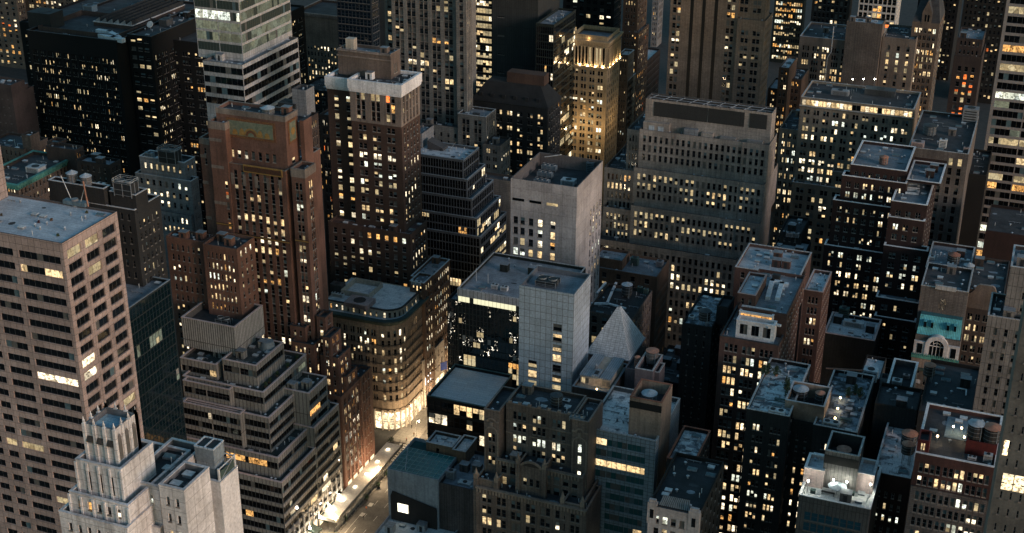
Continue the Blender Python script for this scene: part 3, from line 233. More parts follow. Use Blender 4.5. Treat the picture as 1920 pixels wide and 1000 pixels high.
{"name":"brick_building","label":"grey topped brick building behind the tan brick building","cat":"building","mat":"tanbrick2","t":[{"b":[-195.3,-190.3,650.41,660.91,0.0,67.6],"f":{"n":3,"g":1,"wf":0.3,"fh":3.5,"wh":1.9,"lit":0.1,"pal":"w","m":1.0,"top":1.4,"k":"P"},"r":{"n":4,"g":1,"wf":0.35,"fh":3.5,"wh":1.9,"lit":0.1,"pal":"w","m":1.0,"top":3,"k":"P"},"roof":"white","cop":"thin"}],"on":"the grey topped building"},
{"name":"brick_building","label":"long dark brick building with snow pale roof edge and tiny amber windows","cat":"building","mat":"darkbrown","t":[{"b":[-197.14,-190.2,683.08,710.6,0.0,55.27],"f":{"n":5,"g":1,"wf":0.4,"fh":3.5,"wh":1.9,"lit":0.3,"pal":"o","m":1.0,"top":1.4,"k":"P"},"r":{"n":12,"g":1,"wf":0.4,"fh":3.5,"wh":1.9,"lit":0.4,"pal":"o","m":1.0,"top":2,"k":"P"},"roof":"white"}],"on":"the long dark brick building"},
{"name":"lattice_tower","label":"pale grey tower with a lattice side face next to the strip of river","cat":"tower","mat":"palegrey","t":[{"b":[-249.41,-244.91,905.0,917.04,0.0,120.0],"f":{"n":3,"g":1,"wf":0.5,"fh":3.5,"wh":1.9,"lit":0.15,"pal":"w","m":1.0,"top":1.4,"k":"P"},"r":{"n":3,"g":1,"wf":0.5,"fh":5,"wh":3.5,"lit":0,"pal":"w","m":1.0,"top":1.4,"k":"P"}}],"on":"the pale lattice tower"},
{"name":"striped_building","label":"low building with pale horizontal bands at the foot of the floodlit tower","cat":"building","mat":"palepanel","t":[{"b":[-206.17,-199.73,672.0,685.39,0.0,23.14],"f":None,"r":{"n":1,"g":1,"wf":0.97,"fh":4,"wh":2.3,"lit":0.1,"pal":"w","m":0.2,"top":1.4,"k":"P","glass":"black"},"roof":"dark"}],"on":"the striped building"},
{"name":"concrete_tower","label":"bare concrete tower with small square windows and fans in its open roof","cat":"tower","mat":"pinkconcrete","t":[{"b":[-154.6,-131.73,398.0,424.96,0.0,96.95],"f":{"n":5,"g":1,"wf":0.4,"fh":3.75,"wh":2.5,"lit":0.6,"pal":"w","m":0.5,"top":13.2,"k":"P","cols":"concrete"},"r":{"n":6,"g":1,"wf":0.3,"fh":3.75,"wh":2.2,"lit":0.4,"pal":"w","m":8,"top":13.2,"k":"P","cols":"backhalf"},"roof":"dark","par":4.5,"slot":1}],"on":"the bare concrete tower"},
{"name":"metal_clad_tower","label":"silver blue metal panelled tower with a few stacked windows","cat":"tower","mat":"metal","t":[{"b":[-125.5,-109.25,330.0,344.44,0.0,93.21],"f":{"n":1,"g":1,"wf":0.5,"fh":3.25,"wh":2.2,"lit":0.8,"pal":"m","m":1.0,"top":10,"k":"P","cols":"metal","climit":[4,0],"rowmax":8},"r":None,"roof":"grey2","par":1.6}],"on":"the metal panelled tower"},
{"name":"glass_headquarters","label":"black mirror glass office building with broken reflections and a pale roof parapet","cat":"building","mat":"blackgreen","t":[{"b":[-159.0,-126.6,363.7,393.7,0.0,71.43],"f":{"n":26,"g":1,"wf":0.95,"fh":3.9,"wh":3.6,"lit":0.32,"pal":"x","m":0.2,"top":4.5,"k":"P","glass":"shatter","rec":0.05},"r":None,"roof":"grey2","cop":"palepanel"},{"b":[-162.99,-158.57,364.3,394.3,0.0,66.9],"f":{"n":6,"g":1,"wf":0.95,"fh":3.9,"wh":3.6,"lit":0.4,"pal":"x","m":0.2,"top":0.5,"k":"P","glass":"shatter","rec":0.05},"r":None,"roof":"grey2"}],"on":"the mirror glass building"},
{"name":"glass_pavilion","label":"teal sloping glass building below the mirror glass facade","cat":"building","mat":"tealframe","t":[{"b":[-157.25,-126.05,363.3,365.1,0.0,49.04],"f":{"n":22,"g":1,"wf":0.96,"fh":3.9,"wh":3.7,"lit":0.12,"pal":"b","m":0.2,"top":0.4,"k":"P","glass":"teal","rec":0.05},"r":None,"roof":"black"}],"on":"the teal glass building"},
{"name":"modern_building","label":"black framed modern building with a pale grey flat roof and tall lit rooms","cat":"building","mat":"black","t":[{"b":[-160.0,-140.09,341.12,363.12,0.0,44.57],"f":{"n":9,"g":1,"wf":0.92,"fh":4.6,"wh":3.6,"lit":0.5,"pal":"room","m":0.4,"top":1.2,"k":"P","glass":"black","rec":0.3},"r":None,"roof":"pale","cop":"teal"}],"on":"the pale roofed modern building"},
{"name":"townhouse","label":"plain grey rendered building with a teal glass canopy roof","cat":"building","mat":"bluegreywall","t":[{"b":[-160.0,-143.54,312.65,331.65,0.0,35.05],"f":{"n":1,"g":1,"wf":0.19,"fh":60,"wh":3.2,"lit":1,"pal":"w","m":1.0,"top":9.5,"k":"P","cols":"one","rowmax":1,"mu":1.0},"r":None,"roof":"tealglass"},{"b":[-143.65,-132.36,313.25,333.25,0.0,33.83],"f":None,"r":None,"m":"greybrick","roof":"grey2"}],"on":"the teal canopied building"},
{"name":"low_building","label":"low flat roofed building in front of the grey rendered wall","cat":"building","mat":"bluegreywall","t":[{"b":[-160.0,-137.84,302.19,316.19,0.0,18.7],"f":None,"r":None,"roof":"pale"}],"on":"the low flat roofed building"},
{"name":"tan_building","label":"small tan brick rooftop block with two white roofs","cat":"building","mat":"tanbrick3","t":[{"b":[-153.91,-145.36,327.0,334.0,0.0,37.36],"f":{"n":1,"g":1,"wf":0.1,"fh":30,"wh":2.4,"lit":0,"pal":"w","m":1.0,"top":1.4,"k":"P","rowmax":1,"cols":"one2"},"r":None,"roof":"white","cop":"thin"},{"b":[-144.91,-140.6,326.0,335.0,0.0,37.39],"f":None,"r":None,"roof":"white","cop":"thin"}],"on":"the tan brick block"},
{"name":"gothic_building","label":"brown brick neo gothic building with pinnacles and stone trimmed gables","cat":"building","mat":"gothicbrown","t":[{"b":[-120.52,-89.83,286.0,298.0,0.0,54.99],"f":{"n":7,"g":2,"wf":0.64,"fh":3.5,"wh":2.4,"lit":0.15,"pal":"w","m":1.0,"top":2,"k":"P"},"r":None,"roof":"dark","cop":"brown"},{"b":[-120.73,-114.98,286.8,300.8,0.0,56.94],"f":{"n":2,"g":1,"wf":0.5,"fh":3.5,"wh":2.2,"lit":0.1,"pal":"w","m":1.0,"top":4,"k":"P"},"r":None,"roof":"dark","cop":"brown"},{"b":[-96.57,-91.2,286.6,300.6,0.0,55.57],"f":{"n":1,"g":2,"wf":0.6,"fh":3.5,"wh":2.2,"lit":0.3,"pal":"w","m":1.0,"top":4,"k":"P"},"r":None,"roof":"dark","cop":"brown"},{"b":[-109.76,-102.51,289.0,301.0,0.0,62.7],"f":{"n":3,"g":1,"wf":0.55,"fh":3.5,"wh":2.2,"lit":0.05,"pal":"w","m":1.0,"top":4,"k":"P"},"r":None,"roof":"dark","cop":"brown"},{"b":[-116.82,-92.7,291.0,305.0,0.0,61.41],"f":{"n":9,"g":1,"wf":0.62,"fh":3.5,"wh":2.4,"lit":0.2,"pal":"c","m":1.0,"top":1.6,"k":"P"},"r":None,"roof":"dark","cop":"brown"},{"b":[-115.57,-97.2,295.0,306.0,0.0,76.48],"f":{"n":3,"g":3,"wf":0.66,"fh":3.5,"wh":2.3,"lit":0.28,"pal":"c","m":1.0,"top":2.2,"k":"P"},"r":None,"roof":"dark","cop":"brown"},{"b":[-120.63,-116.32,292.0,305.0,0.0,75.05],"f":{"n":1,"g":2,"wf":0.6,"fh":3.5,"wh":2.4,"lit":0.25,"pal":"c","m":1.0,"top":7,"k":"P"},"r":{"n":1,"g":1,"wf":0.2,"fh":3.5,"wh":1.9,"lit":0.3,"pal":"w","m":1.0,"top":1.4,"k":"P"},"roof":"dark","cop":"brown","m":"gothicbrown"},{"b":[-96.78,-92.21,293.0,305.0,0.0,76.63],"f":{"n":1,"g":1,"wf":0.3,"fh":3.5,"wh":2.4,"lit":0.5,"pal":"c","m":1.0,"top":7,"k":"P"},"r":None,"roof":"dark","cop":"brown"}],"on":"the neo gothic building"},
{"name":"office_building","label":"blue grey panelled office building with ribbon windows and a paint stained roof","cat":"building","mat":"bluepanel","t":[{"b":[-95.3,-76.23,300.0,323.93,0.0,70.58],"f":{"n":1,"g":1,"wf":0.5,"fh":3.25,"wh":2.0,"lit":0.16,"pal":"w","m":0.8,"top":2.2,"k":"P","cols":"greyglass","mu":1.35,"glass":"teal2","bl":0.4},"r":None,"roof":"stain","par":1.2,"cop":"palepanel"}],"on":"the paint stained roof"},
{"name":"rooftop_tank_house","label":"tall tan brick tank enclosure rising from the paint stained roof","cat":"building","mat":"tanplaster","t":[{"b":[-84.53,-76.03,303.0,313.27,0.0,80.49],"f":None,"r":None,"roof":"dark","par":3.2,"cop":"rust","band":"black"}],"on":"the tan brick enclosure"},
{"name":"church_like_building","label":"building with a big grey pyramid roof beside the metal panelled tower","cat":"building","mat":"greybrick","t":[{"b":[-111.64,-99.21,352.0,367.0,0.0,63.62],"f":None,"r":None,"pyr":[1157,588],"roof":"slate"}],"on":"the pyramid roofed building"},
{"name":"penthouse_building","label":"building with a blue grey metal penthouse and a lamp lit terrace","cat":"building","mat":"darkbrown","t":[{"b":[-107.46,-96.53,325.0,343.0,0.0,67.3],"f":None,"r":None,"roof":"terrace","cop":"bluegrey"}],"on":"the lamp lit terrace"},
{"name":"plaster_building","label":"mauve plaster block with a walled roof holding a wooden tank","cat":"building","mat":"mauve","t":[{"b":[-91.77,-86.65,333.0,343.39,0.0,72.13],"f":None,"r":None,"roof":"black","par":3,"cop":"palepanel"},{"b":[-87.18,-85.3,335.0,341.0,0.0,70.88],"f":None,"r":None,"roof":"black","par":2,"cop":"palepanel"},{"b":[-95.82,-92.51,337.0,345.0,0.0,69.41],"f":None,"r":None,"roof":"dark"}],"on":"the mauve plaster block"},
{"name":"limestone_office_block","label":"wide grey limestone block with even rows of square windows and a louvred penthouse","cat":"building","mat":"limestone","t":[{"b":[-151.03,-95.1,482.0,526.0,0.0,42.43],"f":{"n":24,"g":1,"wf":0.52,"fh":3.72,"wh":2.5,"lit":0.3,"pal":"w","m":1.0,"top":2.5,"k":"P","rowfull":[3]},"r":None,"roof":"dark"},{"b":[-138.42,-87.92,485.0,506.11,41.83,57.31],"f":{"n":23,"g":1,"wf":0.52,"fh":3.72,"wh":2.5,"lit":0.6,"pal":"yb","m":1.0,"top":2.3,"k":"P"},"r":None,"roof":"dark"},{"b":[-150.5,-138.94,488.0,526.0,41.83,53.78],"f":{"n":6,"g":1,"wf":0.52,"fh":3.72,"wh":2.5,"lit":0.6,"pal":"yb","m":1.0,"top":2.3,"k":"P"},"r":None,"roof":"dark"},{"b":[-138.59,-87.9,487.5,512.59,56.71,72.06],"f":{"n":23,"g":1,"wf":0.52,"fh":3.72,"wh":2.5,"lit":0.55,"pal":"yb","m":1.0,"top":2.3,"k":"P"},"r":None,"roof":"dark"},{"b":[-151.68,-139.56,491.5,527.5,53.18,68.89],"f":{"n":6,"g":1,"wf":0.52,"fh":3.72,"wh":2.5,"lit":0.3,"pal":"w","m":1.0,"top":2.3,"k":"P"},"r":None,"roof":"dark"},{"b":[-137.75,-87.94,490.0,504.66,71.46,86.78],"f":{"n":22,"g":1,"wf":0.52,"fh":3.72,"wh":2.5,"lit":0.0,"pal":"w","m":1.0,"top":2.3,"k":"P"},"r":None,"roof":"dark"},{"b":[-143.76,-138.64,494.0,524.0,68.29,84.77],"f":{"n":3,"g":1,"wf":0.52,"fh":3.72,"wh":2.5,"lit":0.0,"pal":"w","m":1.0,"top":2.3,"k":"P"},"r":None,"roof":"dark"},{"b":[-136.63,-88.31,493.0,500.76,86.18,98.2],"f":None,"r":None,"roof":"dark","par":3.5,"louver":1}],"on":"the limestone block"},
{"name":"stone_skyscraper","label":"tan stone skyscraper with two black vertical shafts rising behind the limestone block","cat":"tower","mat":"tanstone2","t":[{"b":[-127.98,-115.48,608.0,624.2,0.0,102.44],"f":{"n":2,"g":2,"wf":0.62,"fh":3.6,"wh":2.1,"lit":0.15,"pal":"w","m":1,"top":5,"k":"P"},"r":{"n":6,"g":1,"wf":0.45,"fh":3.6,"wh":1.9,"lit":0.08,"pal":"w","m":1.0,"top":3,"k":"P"},"roof":"dark"},{"b":[-159.37,-128.12,609.2,633.2,0.0,130.0],"f":{"n":1,"g":1,"wf":0.5,"fh":3.6,"wh":2.3,"lit":0.12,"pal":"w","m":1.0,"top":4,"k":"P","cols":"shafts"},"r":None},{"b":[-130.03,-116.35,611.0,620.19,101.84,130.0],"f":{"n":2,"g":2,"wf":0.62,"fh":3.6,"wh":2.1,"lit":0.15,"pal":"w","m":1,"top":1.4,"k":"P"},"r":{"n":5,"g":1,"wf":0.45,"fh":3.6,"wh":1.9,"lit":0.08,"pal":"w","m":1.0,"top":1.4,"k":"V"}}],"on":"the tan skyscraper with black shafts"},
{"name":"brick_office_building","label":"broad brown office building with a lit glazed attic and many yellow windows","cat":"building","mat":"brownbrick3","t":[{"b":[-94.6,-86.28,548.0,574.0,0.0,74.33],"f":{"n":3,"g":2,"wf":0.55,"fh":3.5,"wh":2.1,"lit":0.55,"pal":"w","m":0.8,"top":2,"k":"P"},"r":None,"roof":"dark"},{"b":[-86.63,-42.38,545.0,569.0,0.0,89.53],"f":{"n":11,"g":2,"wf":0.6,"fh":3.5,"wh":2.05,"lit":0.52,"pal":"w","m":0.8,"top":5,"k":"P"},"r":None,"roof":"dark","attic":1,"cop":"palepanel"},{"b":[-86.31,-60.0,540.0,546.0,0.0,54.72],"f":{"n":5,"g":2,"wf":0.6,"fh":3.5,"wh":2.1,"lit":0.3,"pal":"w","m":1.0,"top":2,"k":"P"},"r":None,"roof":"dark","cop":"thin"},{"b":[-70.89,-53.52,541.5,546.5,0.0,61.08],"f":{"n":4,"g":2,"wf":0.6,"fh":3.5,"wh":2.1,"lit":0.5,"pal":"w","m":1.0,"top":2,"k":"P"},"r":None,"roof":"dark","cop":"thin"}],"on":"the brown lit office building"},
{"name":"office_building","label":"taupe building with a long bent drainpipe and a blank concrete bulkhead","cat":"building","mat":"taupe","t":[{"b":[-113.09,-86.72,690.0,720.0,0.0,75.38],"f":{"n":5,"g":3,"wf":0.66,"fh":3.6,"wh":2.4,"lit":0.5,"pal":"w","m":1.0,"top":4.5,"k":"P"},"r":None,"roof":"dark","cop":"thin"},{"b":[-90.69,-73.44,688.5,699.98,0.0,85.66],"f":None,"r":None,"roof":"white","m":"taupe2"},{"b":[-73.13,-57.07,692.0,718.0,0.0,78.76],"f":{"n":3,"g":1,"wf":0.3,"fh":3.6,"wh":2.4,"lit":0.5,"pal":"w","m":1.0,"top":4,"k":"P"},"r":None,"roof":"dark"}],"on":"the taupe building"},
{"name":"brick_building","label":"brown building full of warm windows between the skyscraper and the taupe building","cat":"building","mat":"brownbrick2","t":[{"b":[-113.29,-108.48,640.0,660.0,0.0,73.01],"f":{"n":2,"g":2,"wf":0.6,"fh":3.6,"wh":2.0,"lit":0.4,"pal":"o","m":1.0,"top":1.4,"k":"P"},"r":None,"roof":"white"},{"b":[-112.3,-103.86,650.0,670.0,0.0,65.01],"f":{"n":3,"g":2,"wf":0.6,"fh":3.6,"wh":2.0,"lit":0.4,"pal":"o","m":1.0,"top":1.4,"k":"P"},"r":None}],"on":"the warm windowed brown building"},
{"name":"office_tower","label":"far office tower with bright horizontal window bands","cat":"tower","mat":"blackgreen","t":[{"b":[-165.97,-146.72,900.0,907.5,0.0,110.0],"f":{"n":6,"g":2,"wf":0.9,"fh":4,"wh":2.2,"lit":0.65,"pal":"w","m":1.0,"top":1.4,"k":"P"},"r":None}],"on":"the far banded tower"},
{"name":"brick_tower","label":"dark tower with one bright row of windows above the taupe building","cat":"tower","mat":"darkbrown","t":[{"b":[-125.99,-104.74,800.0,809.67,0.0,100.0],"f":{"n":8,"g":1,"wf":0.6,"fh":3.8,"wh":2.5,"lit":0.2,"pal":"w","m":1.0,"top":1.4,"k":"P"},"r":None}],"on":"the dark far tower"},
{"name":"grid_tower","label":"white gridded tower with lit cells above the blank bulkhead","cat":"tower","mat":"whitegrid","t":[{"b":[-97.42,-76.86,780.0,800.7,0.0,120.0],"f":{"n":8,"g":1,"wf":0.82,"fh":4.2,"wh":3.2,"lit":0.4,"pal":"o","m":0.3,"top":1.4,"k":"P","glass":"black","rec":0.5},"r":{"n":3,"g":1,"wf":0.3,"fh":3.5,"wh":1.9,"lit":0,"pal":"w","m":1.0,"top":1.4,"k":"P"}}],"on":"the white grid tower"},
{"name":"gabled_tower","label":"neo gothic brown tower with a steep dark roof and pointed gable","cat":"tower","mat":"tanbrick2","t":[{"b":[-60.61,-47.67,700.0,726.0,0.0,85.7],"f":{"n":5,"g":2,"wf":0.6,"fh":3.6,"wh":2.3,"lit":0.45,"pal":"w","m":1.0,"top":3,"k":"P"},"r":{"n":3,"g":1,"wf":0.5,"fh":3.5,"wh":1.9,"lit":0.2,"pal":"w","m":1.0,"top":1.4,"k":"P"},"gable":1,"roof":"slatedark"}],"on":"the gabled tower"},
{"name":"brick_tower","label":"narrow dark tower with pale stone edges and red lit windows","cat":"tower","mat":"darkbrown","t":[{"b":[-35.65,-23.71,640.0,664.0,0.0,87.37],"f":{"n":3,"g":1,"wf":0.5,"fh":3.6,"wh":2.2,"lit":0.3,"pal":"r","m":1.6,"top":5,"k":"P"},"r":None,"roof":"dark","edges":"tan2"},{"b":[-35.43,-24.43,642.0,662.0,86.77,94.81],"f":{"n":5,"g":1,"wf":0.4,"fh":4,"wh":1.9,"lit":0.1,"pal":"w","m":1.0,"top":1.4,"k":"P"},"r":None,"roof":"grey2"}],"on":"the narrow pale edged tower"},
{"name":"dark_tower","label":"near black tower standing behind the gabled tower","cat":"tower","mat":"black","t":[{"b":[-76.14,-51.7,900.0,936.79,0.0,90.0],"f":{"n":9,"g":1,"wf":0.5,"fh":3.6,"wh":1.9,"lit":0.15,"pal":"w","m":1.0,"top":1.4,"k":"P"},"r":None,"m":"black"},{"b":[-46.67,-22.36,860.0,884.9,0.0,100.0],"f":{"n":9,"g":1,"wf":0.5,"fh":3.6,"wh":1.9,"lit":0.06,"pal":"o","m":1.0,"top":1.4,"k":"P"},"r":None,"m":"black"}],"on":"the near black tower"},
{"name":"office_skyscraper","label":"grey ribbed skyscraper with broad lit floors at the far right edge","cat":"tower","mat":"rightgrey","t":[{"b":[-14.86,45.14,560.0,600.0,0.0,150.0],"f":{"n":5,"g":1,"wf":0.965,"fh":3.75,"wh":2.65,"lit":0.5,"pal":"sk","m":1.0,"top":1.4,"k":"P","glass":"black","rec":0.3,"mu":2.0},"r":None}],"on":"the ribbed skyscraper"},
{"name":"stone_building","label":"brown stone building with a cluttered roof deck right of the lit office building","cat":"building","mat":"darkstone","t":[{"b":[-39.22,-18.15,500.0,546.0,0.0,89.36],"f":{"n":6,"g":1,"wf":0.45,"fh":3.7,"wh":2.7,"lit":0.02,"pal":"d","m":1.0,"top":2.2,"k":"P"},"r":None,"roof":"dark","cop":"palepanel"}],"on":"the brown stone building"},
{"name":"brick_setback_building","label":"dark red brick setback building outlined by white roof edges","cat":"building","mat":"darkred2","t":[{"b":[-53.28,-34.97,452.0,478.0,0.0,97.23],"f":{"n":7,"g":2,"wf":0.5,"fh":3.5,"wh":1.9,"lit":0.15,"pal":"cw","m":1.0,"top":2.2,"k":"P"},"r":None,"roof":"bluegrey","cop":"white"},{"b":[-55.4,-34.27,449.5,454.5,0.0,93.88],"f":{"n":7,"g":2,"wf":0.5,"fh":3.5,"wh":1.9,"lit":0.3,"pal":"cw","m":1.0,"top":2,"k":"P"},"r":None,"roof":"bluegrey","cop":"white"},{"b":[-57.18,-33.0,447.0,452.0,0.0,85.7],"f":{"n":8,"g":2,"wf":0.5,"fh":3.5,"wh":1.9,"lit":0.15,"pal":"cw","m":1.0,"top":2,"k":"P"},"r":None,"roof":"bluegrey","cop":"white"},{"b":[-58.18,-30.8,444.0,449.0,0.0,70.3],"f":{"n":8,"g":2,"wf":0.5,"fh":3.5,"wh":1.9,"lit":0.4,"pal":"cw","m":1.0,"top":2,"k":"P"},"r":None,"roof":"bluegrey","cop":"white"},{"b":[-37.58,-26.14,439.0,473.0,0.0,91.26],"f":{"n":3,"g":2,"wf":0.5,"fh":3.5,"wh":1.9,"lit":0.2,"pal":"c","m":1.0,"top":3,"k":"P"},"r":{"n":6,"g":1,"wf":0.3,"fh":3.5,"wh":1.9,"lit":0.3,"pal":"w","m":1.0,"top":1.4,"k":"P"},"roof":"bluegrey","cop":"white"},{"b":[-37.79,-26.16,437.0,440.0,0.0,86.44],"f":{"n":3,"g":2,"wf":0.5,"fh":3.5,"wh":1.9,"lit":0.25,"pal":"c","m":1.0,"top":2.2,"k":"P"},"r":None,"roof":"bluegrey","cop":"white"},{"b":[-37.82,-23.75,434.5,438.5,0.0,77.31],"f":{"n":3,"g":2,"wf":0.5,"fh":3.5,"wh":1.9,"lit":0.35,"pal":"c","m":1.0,"top":2.2,"k":"P"},"r":None,"roof":"bluegrey","cop":"white"},{"b":[-37.87,-23.69,429.5,435.5,0.0,60.77],"f":{"n":3,"g":2,"wf":0.5,"fh":3.5,"wh":1.9,"lit":0.3,"pal":"c","m":1.0,"top":2.2,"k":"P"},"r":None,"roof":"bluegrey","cop":"white"},{"b":[-37.34,-24.03,426.5,430.5,0.0,55.31],"f":{"n":3,"g":2,"wf":0.5,"fh":3.5,"wh":1.9,"lit":0.2,"pal":"w","m":1.0,"top":2.2,"k":"P"},"r":None,"roof":"bluegrey","cop":"white"},{"b":[-34.57,-23.63,451.0,471.0,96.63,94.88],"f":None,"r":{"n":3,"g":1,"wf":0.3,"fh":3.5,"wh":1.9,"lit":0.1,"pal":"w","m":1.0,"top":1.4,"k":"P"},"roof":"bluegrey","cop":"white"}],"on":"the white edged brick building"},
{"name":"copper_front_building","label":"ornate building with a turquoise copper mansard and arched stone window","cat":"building","mat":"darkstone","t":[{"b":[-21.81,-8.74,395.0,415.0,0.0,66.71],"f":{"n":5,"g":1,"wf":0.3,"fh":3.6,"wh":2.0,"lit":0.02,"pal":"d","m":1.0,"top":4,"k":"P"},"r":None,"roof":"black","ornate":1},{"b":[-22.48,-8.73,400.0,418.0,66.11,80.59],"f":{"n":1,"g":6,"wf":0.35,"fh":8,"wh":3.6,"lit":1,"pal":"w","m":7,"top":3.5,"k":"P","rowmax":1},"r":None,"roof":"dark","cop":"palepanel"}],"on":"the turquoise fronted building"},
{"name":"row_building","label":"blank dark walled building with tanks behind the turquoise fronted building","cat":"building","mat":"darkred2","t":[{"b":[-22.97,-9.66,418.0,440.0,0.0,78.84],"f":None,"r":None,"roof":"bluegrey","cop":"palepanel"}],"on":"the blank dark building"},
{"name":"scrolled_gable_building","label":"brown building with a scrolled brick gable","cat":"building","mat":"darkbrown","t":[{"b":[-9.63,1.43,405.0,431.0,0.0,79.65],"f":{"n":4,"g":2,"wf":0.6,"fh":3.6,"wh":2.1,"lit":0.35,"pal":"w","m":1.0,"top":8,"k":"P"},"r":None,"roof":"dark","scroll":1}],"on":"the scroll gabled building"},
{"name":"plain_building","label":"broad blank brown building below the ribbed skyscraper","cat":"building","mat":"darkred2","t":[{"b":[-7.89,32.11,470.0,496.0,0.0,73.33],"f":None,"r":None,"roof":"dark"}],"on":"the blank brown building"},
{"name":"ribbed_concrete_tower","label":"pale ribbed concrete tower with stepped flank near the right edge","cat":"tower","mat":"ribbed","t":[{"b":[1.44,9.94,330.0,344.0,0.0,120.53],"f":{"n":1,"g":1,"wf":0.34,"fh":3.3,"wh":1.9,"lit":0.0,"pal":"d","m":3.4,"top":3,"k":"P"},"r":{"n":6,"g":1,"wf":0.9,"fh":3.3,"wh":2.0,"lit":0.1,"pal":"w","m":1.0,"top":1.4,"k":"P"},"roof":"grey2","cop":"thin"},{"b":[-1.9,7.6,326.0,340.0,0.0,108.53],"f":{"n":3,"g":1,"wf":0.34,"fh":3.3,"wh":1.9,"lit":0.0,"pal":"d","m":1.0,"top":3,"k":"P"},"r":{"n":6,"g":1,"wf":0.9,"fh":3.3,"wh":2.0,"lit":0.1,"pal":"w","m":1.0,"top":1.4,"k":"P"},"roof":"dark","cop":"palepanel"}],"on":"the ribbed concrete tower"},
{"name":"dark_tower","label":"smooth dark tower with tiny slots and two lit rooms at the right edge","cat":"tower","mat":"leantower","t":[{"b":[4.58,26.58,240.0,270.0,0.0,190.0],"f":{"n":12,"g":1,"wf":0.22,"fh":3.6,"wh":1.5,"lit":0.0,"pal":"d","m":0.6,"top":1.4,"k":"P","glass":"black","rec":0.1},"r":None}],"on":"the mirrored tower"},
{"name":"white_topped_building","label":"dark building with a white walled roof cabin and red lamps","cat":"building","mat":"blackbrick","t":[{"b":[-50.21,-34.33,405.0,421.0,0.0,56.89],"f":None,"r":None,"roof":"pale","cop":"pale"}],"on":"the pale roofed low building"},
{"name":"brick_loft_building","label":"red brick loft building with a white dormered penthouse and warm windows","cat":"building","mat":"loftbrick","t":[{"b":[-71.05,-54.55,345.0,376.39,0.0,80.58],"f":{"n":3,"g":3,"wf":0.72,"fh":3.5,"wh":2.3,"lit":0.55,"pal":"w","m":0.8,"top":2,"k":"P"},"r":{"n":12,"g":1,"wf":0.4,"fh":3.5,"wh":1.9,"lit":0.03,"pal":"w","m":1.0,"top":1.4,"k":"P"},"roof":"grey2","cop":"dark"},{"b":[-67.95,-54.13,352.0,379.49,79.98,87.11],"f":{"n":2,"g":1,"wf":0.2,"fh":3.5,"wh":1.9,"lit":0.5,"pal":"w","m":1.0,"top":1.4,"k":"P"},"r":{"n":9,"g":1,"wf":0.4,"fh":3.5,"wh":1.9,"lit":0.03,"pal":"w","m":1.0,"top":1.4,"k":"P"},"roof":"grey2"},{"b":[-69.02,-63.83,355.0,370.15,86.51,89.78],"f":{"n":2,"g":1,"wf":0.4,"fh":3.5,"wh":1.9,"lit":0.6,"pal":"w","m":0.5,"top":1.4,"k":"P"},"r":None,"roof":"grey","par":0.8,"cop":"pinkish"}],"on":"the red brick loft building"},
{"name":"white_dormer","label":"white timbered rooftop dormer with three big windows","cat":"penthouse","mat":"white","t":[{"b":[-67.21,-56.46,347.37,350.57,79.0,85.2],"f":{"n":3,"g":1,"wf":0.66,"fh":6,"wh":3.2,"lit":0.5,"pal":"o","m":0.5,"top":1.0,"k":"P","mu":1.2,"rowmax":1},"r":None,"roof":"bluegrey","cop":"white"},{"b":[-67.31,-57.68,350.67,354.67,79.0,86.4],"f":{"n":1,"g":1,"wf":0.95,"fh":6,"wh":1.5,"lit":1,"pal":"o","m":0.2,"top":0.5,"k":"P","mu":1.0,"rowmax":1},"r":None,"roof":"pale","cop":"white"}],"on":"the white dormer"},
{"name":"brick_building","label":"dark red building with a white railed deck behind the loft building","cat":"building","mat":"loftbrick","t":[{"b":[-54.85,-49.29,385.0,400.79,0.0,80.03],"f":{"n":1,"g":3,"wf":0.7,"fh":3.5,"wh":2.1,"lit":0.4,"pal":"w","m":1.0,"top":2,"k":"P"},"r":{"n":9,"g":1,"wf":0.4,"fh":3.5,"wh":1.9,"lit":0.05,"pal":"w","m":1.0,"top":1.4,"k":"P"},"roof":"pale","cop":"pinkish"},{"b":[-78.06,-57.81,394.0,414.0,0.0,79.76],"f":{"n":6,"g":1,"wf":0.4,"fh":3.5,"wh":1.9,"lit":0.05,"pal":"w","m":1.0,"top":1.4,"k":"P"},"r":None,"roof":"pale2","cop":"palepanel"}],"on":"the railed deck building"},
{"name":"tenement_building","label":"dark blue tinted tenement with a patchy roof left of the loft building","cat":"building","mat":"blackbrick","t":[{"b":[-86.08,-77.08,362.0,385.1,0.0,73.86],"f":{"n":3,"g":1,"wf":0.2,"fh":3.5,"wh":1.9,"lit":0.02,"pal":"w","m":1.0,"top":1.4,"k":"P"},"r":{"n":6,"g":1,"wf":0.3,"fh":3.5,"wh":1.9,"lit":0.02,"pal":"w","m":1.0,"top":1.4,"k":"P"},"roof":"patchy"},{"b":[-77.17,-73.67,367.0,375.0,73.26,78.82],"f":None,"r":None,"roof":"dark"}],"on":"the dark tenement"},
{"name":"brick_building","label":"tall brown brick building with a long shaded side and a concrete roof box","cat":"building","mat":"brownbrick2","t":[{"b":[-135.02,-112.15,430.0,445.98,0.0,54.79],"f":{"n":4,"g":1,"wf":0.3,"fh":3.5,"wh":1.9,"lit":0.1,"pal":"w","m":1.0,"top":1.4,"k":"P"},"r":{"n":16,"g":1,"wf":0.35,"fh":3.5,"wh":1.9,"lit":0.3,"pal":"w","m":1.0,"top":6,"k":"P"},"roof":"bluegrey"},{"b":[-136.48,-125.79,433.0,442.41,54.19,57.35],"f":None,"r":None,"roof":"grey2"}],"on":"the tall brown building"},
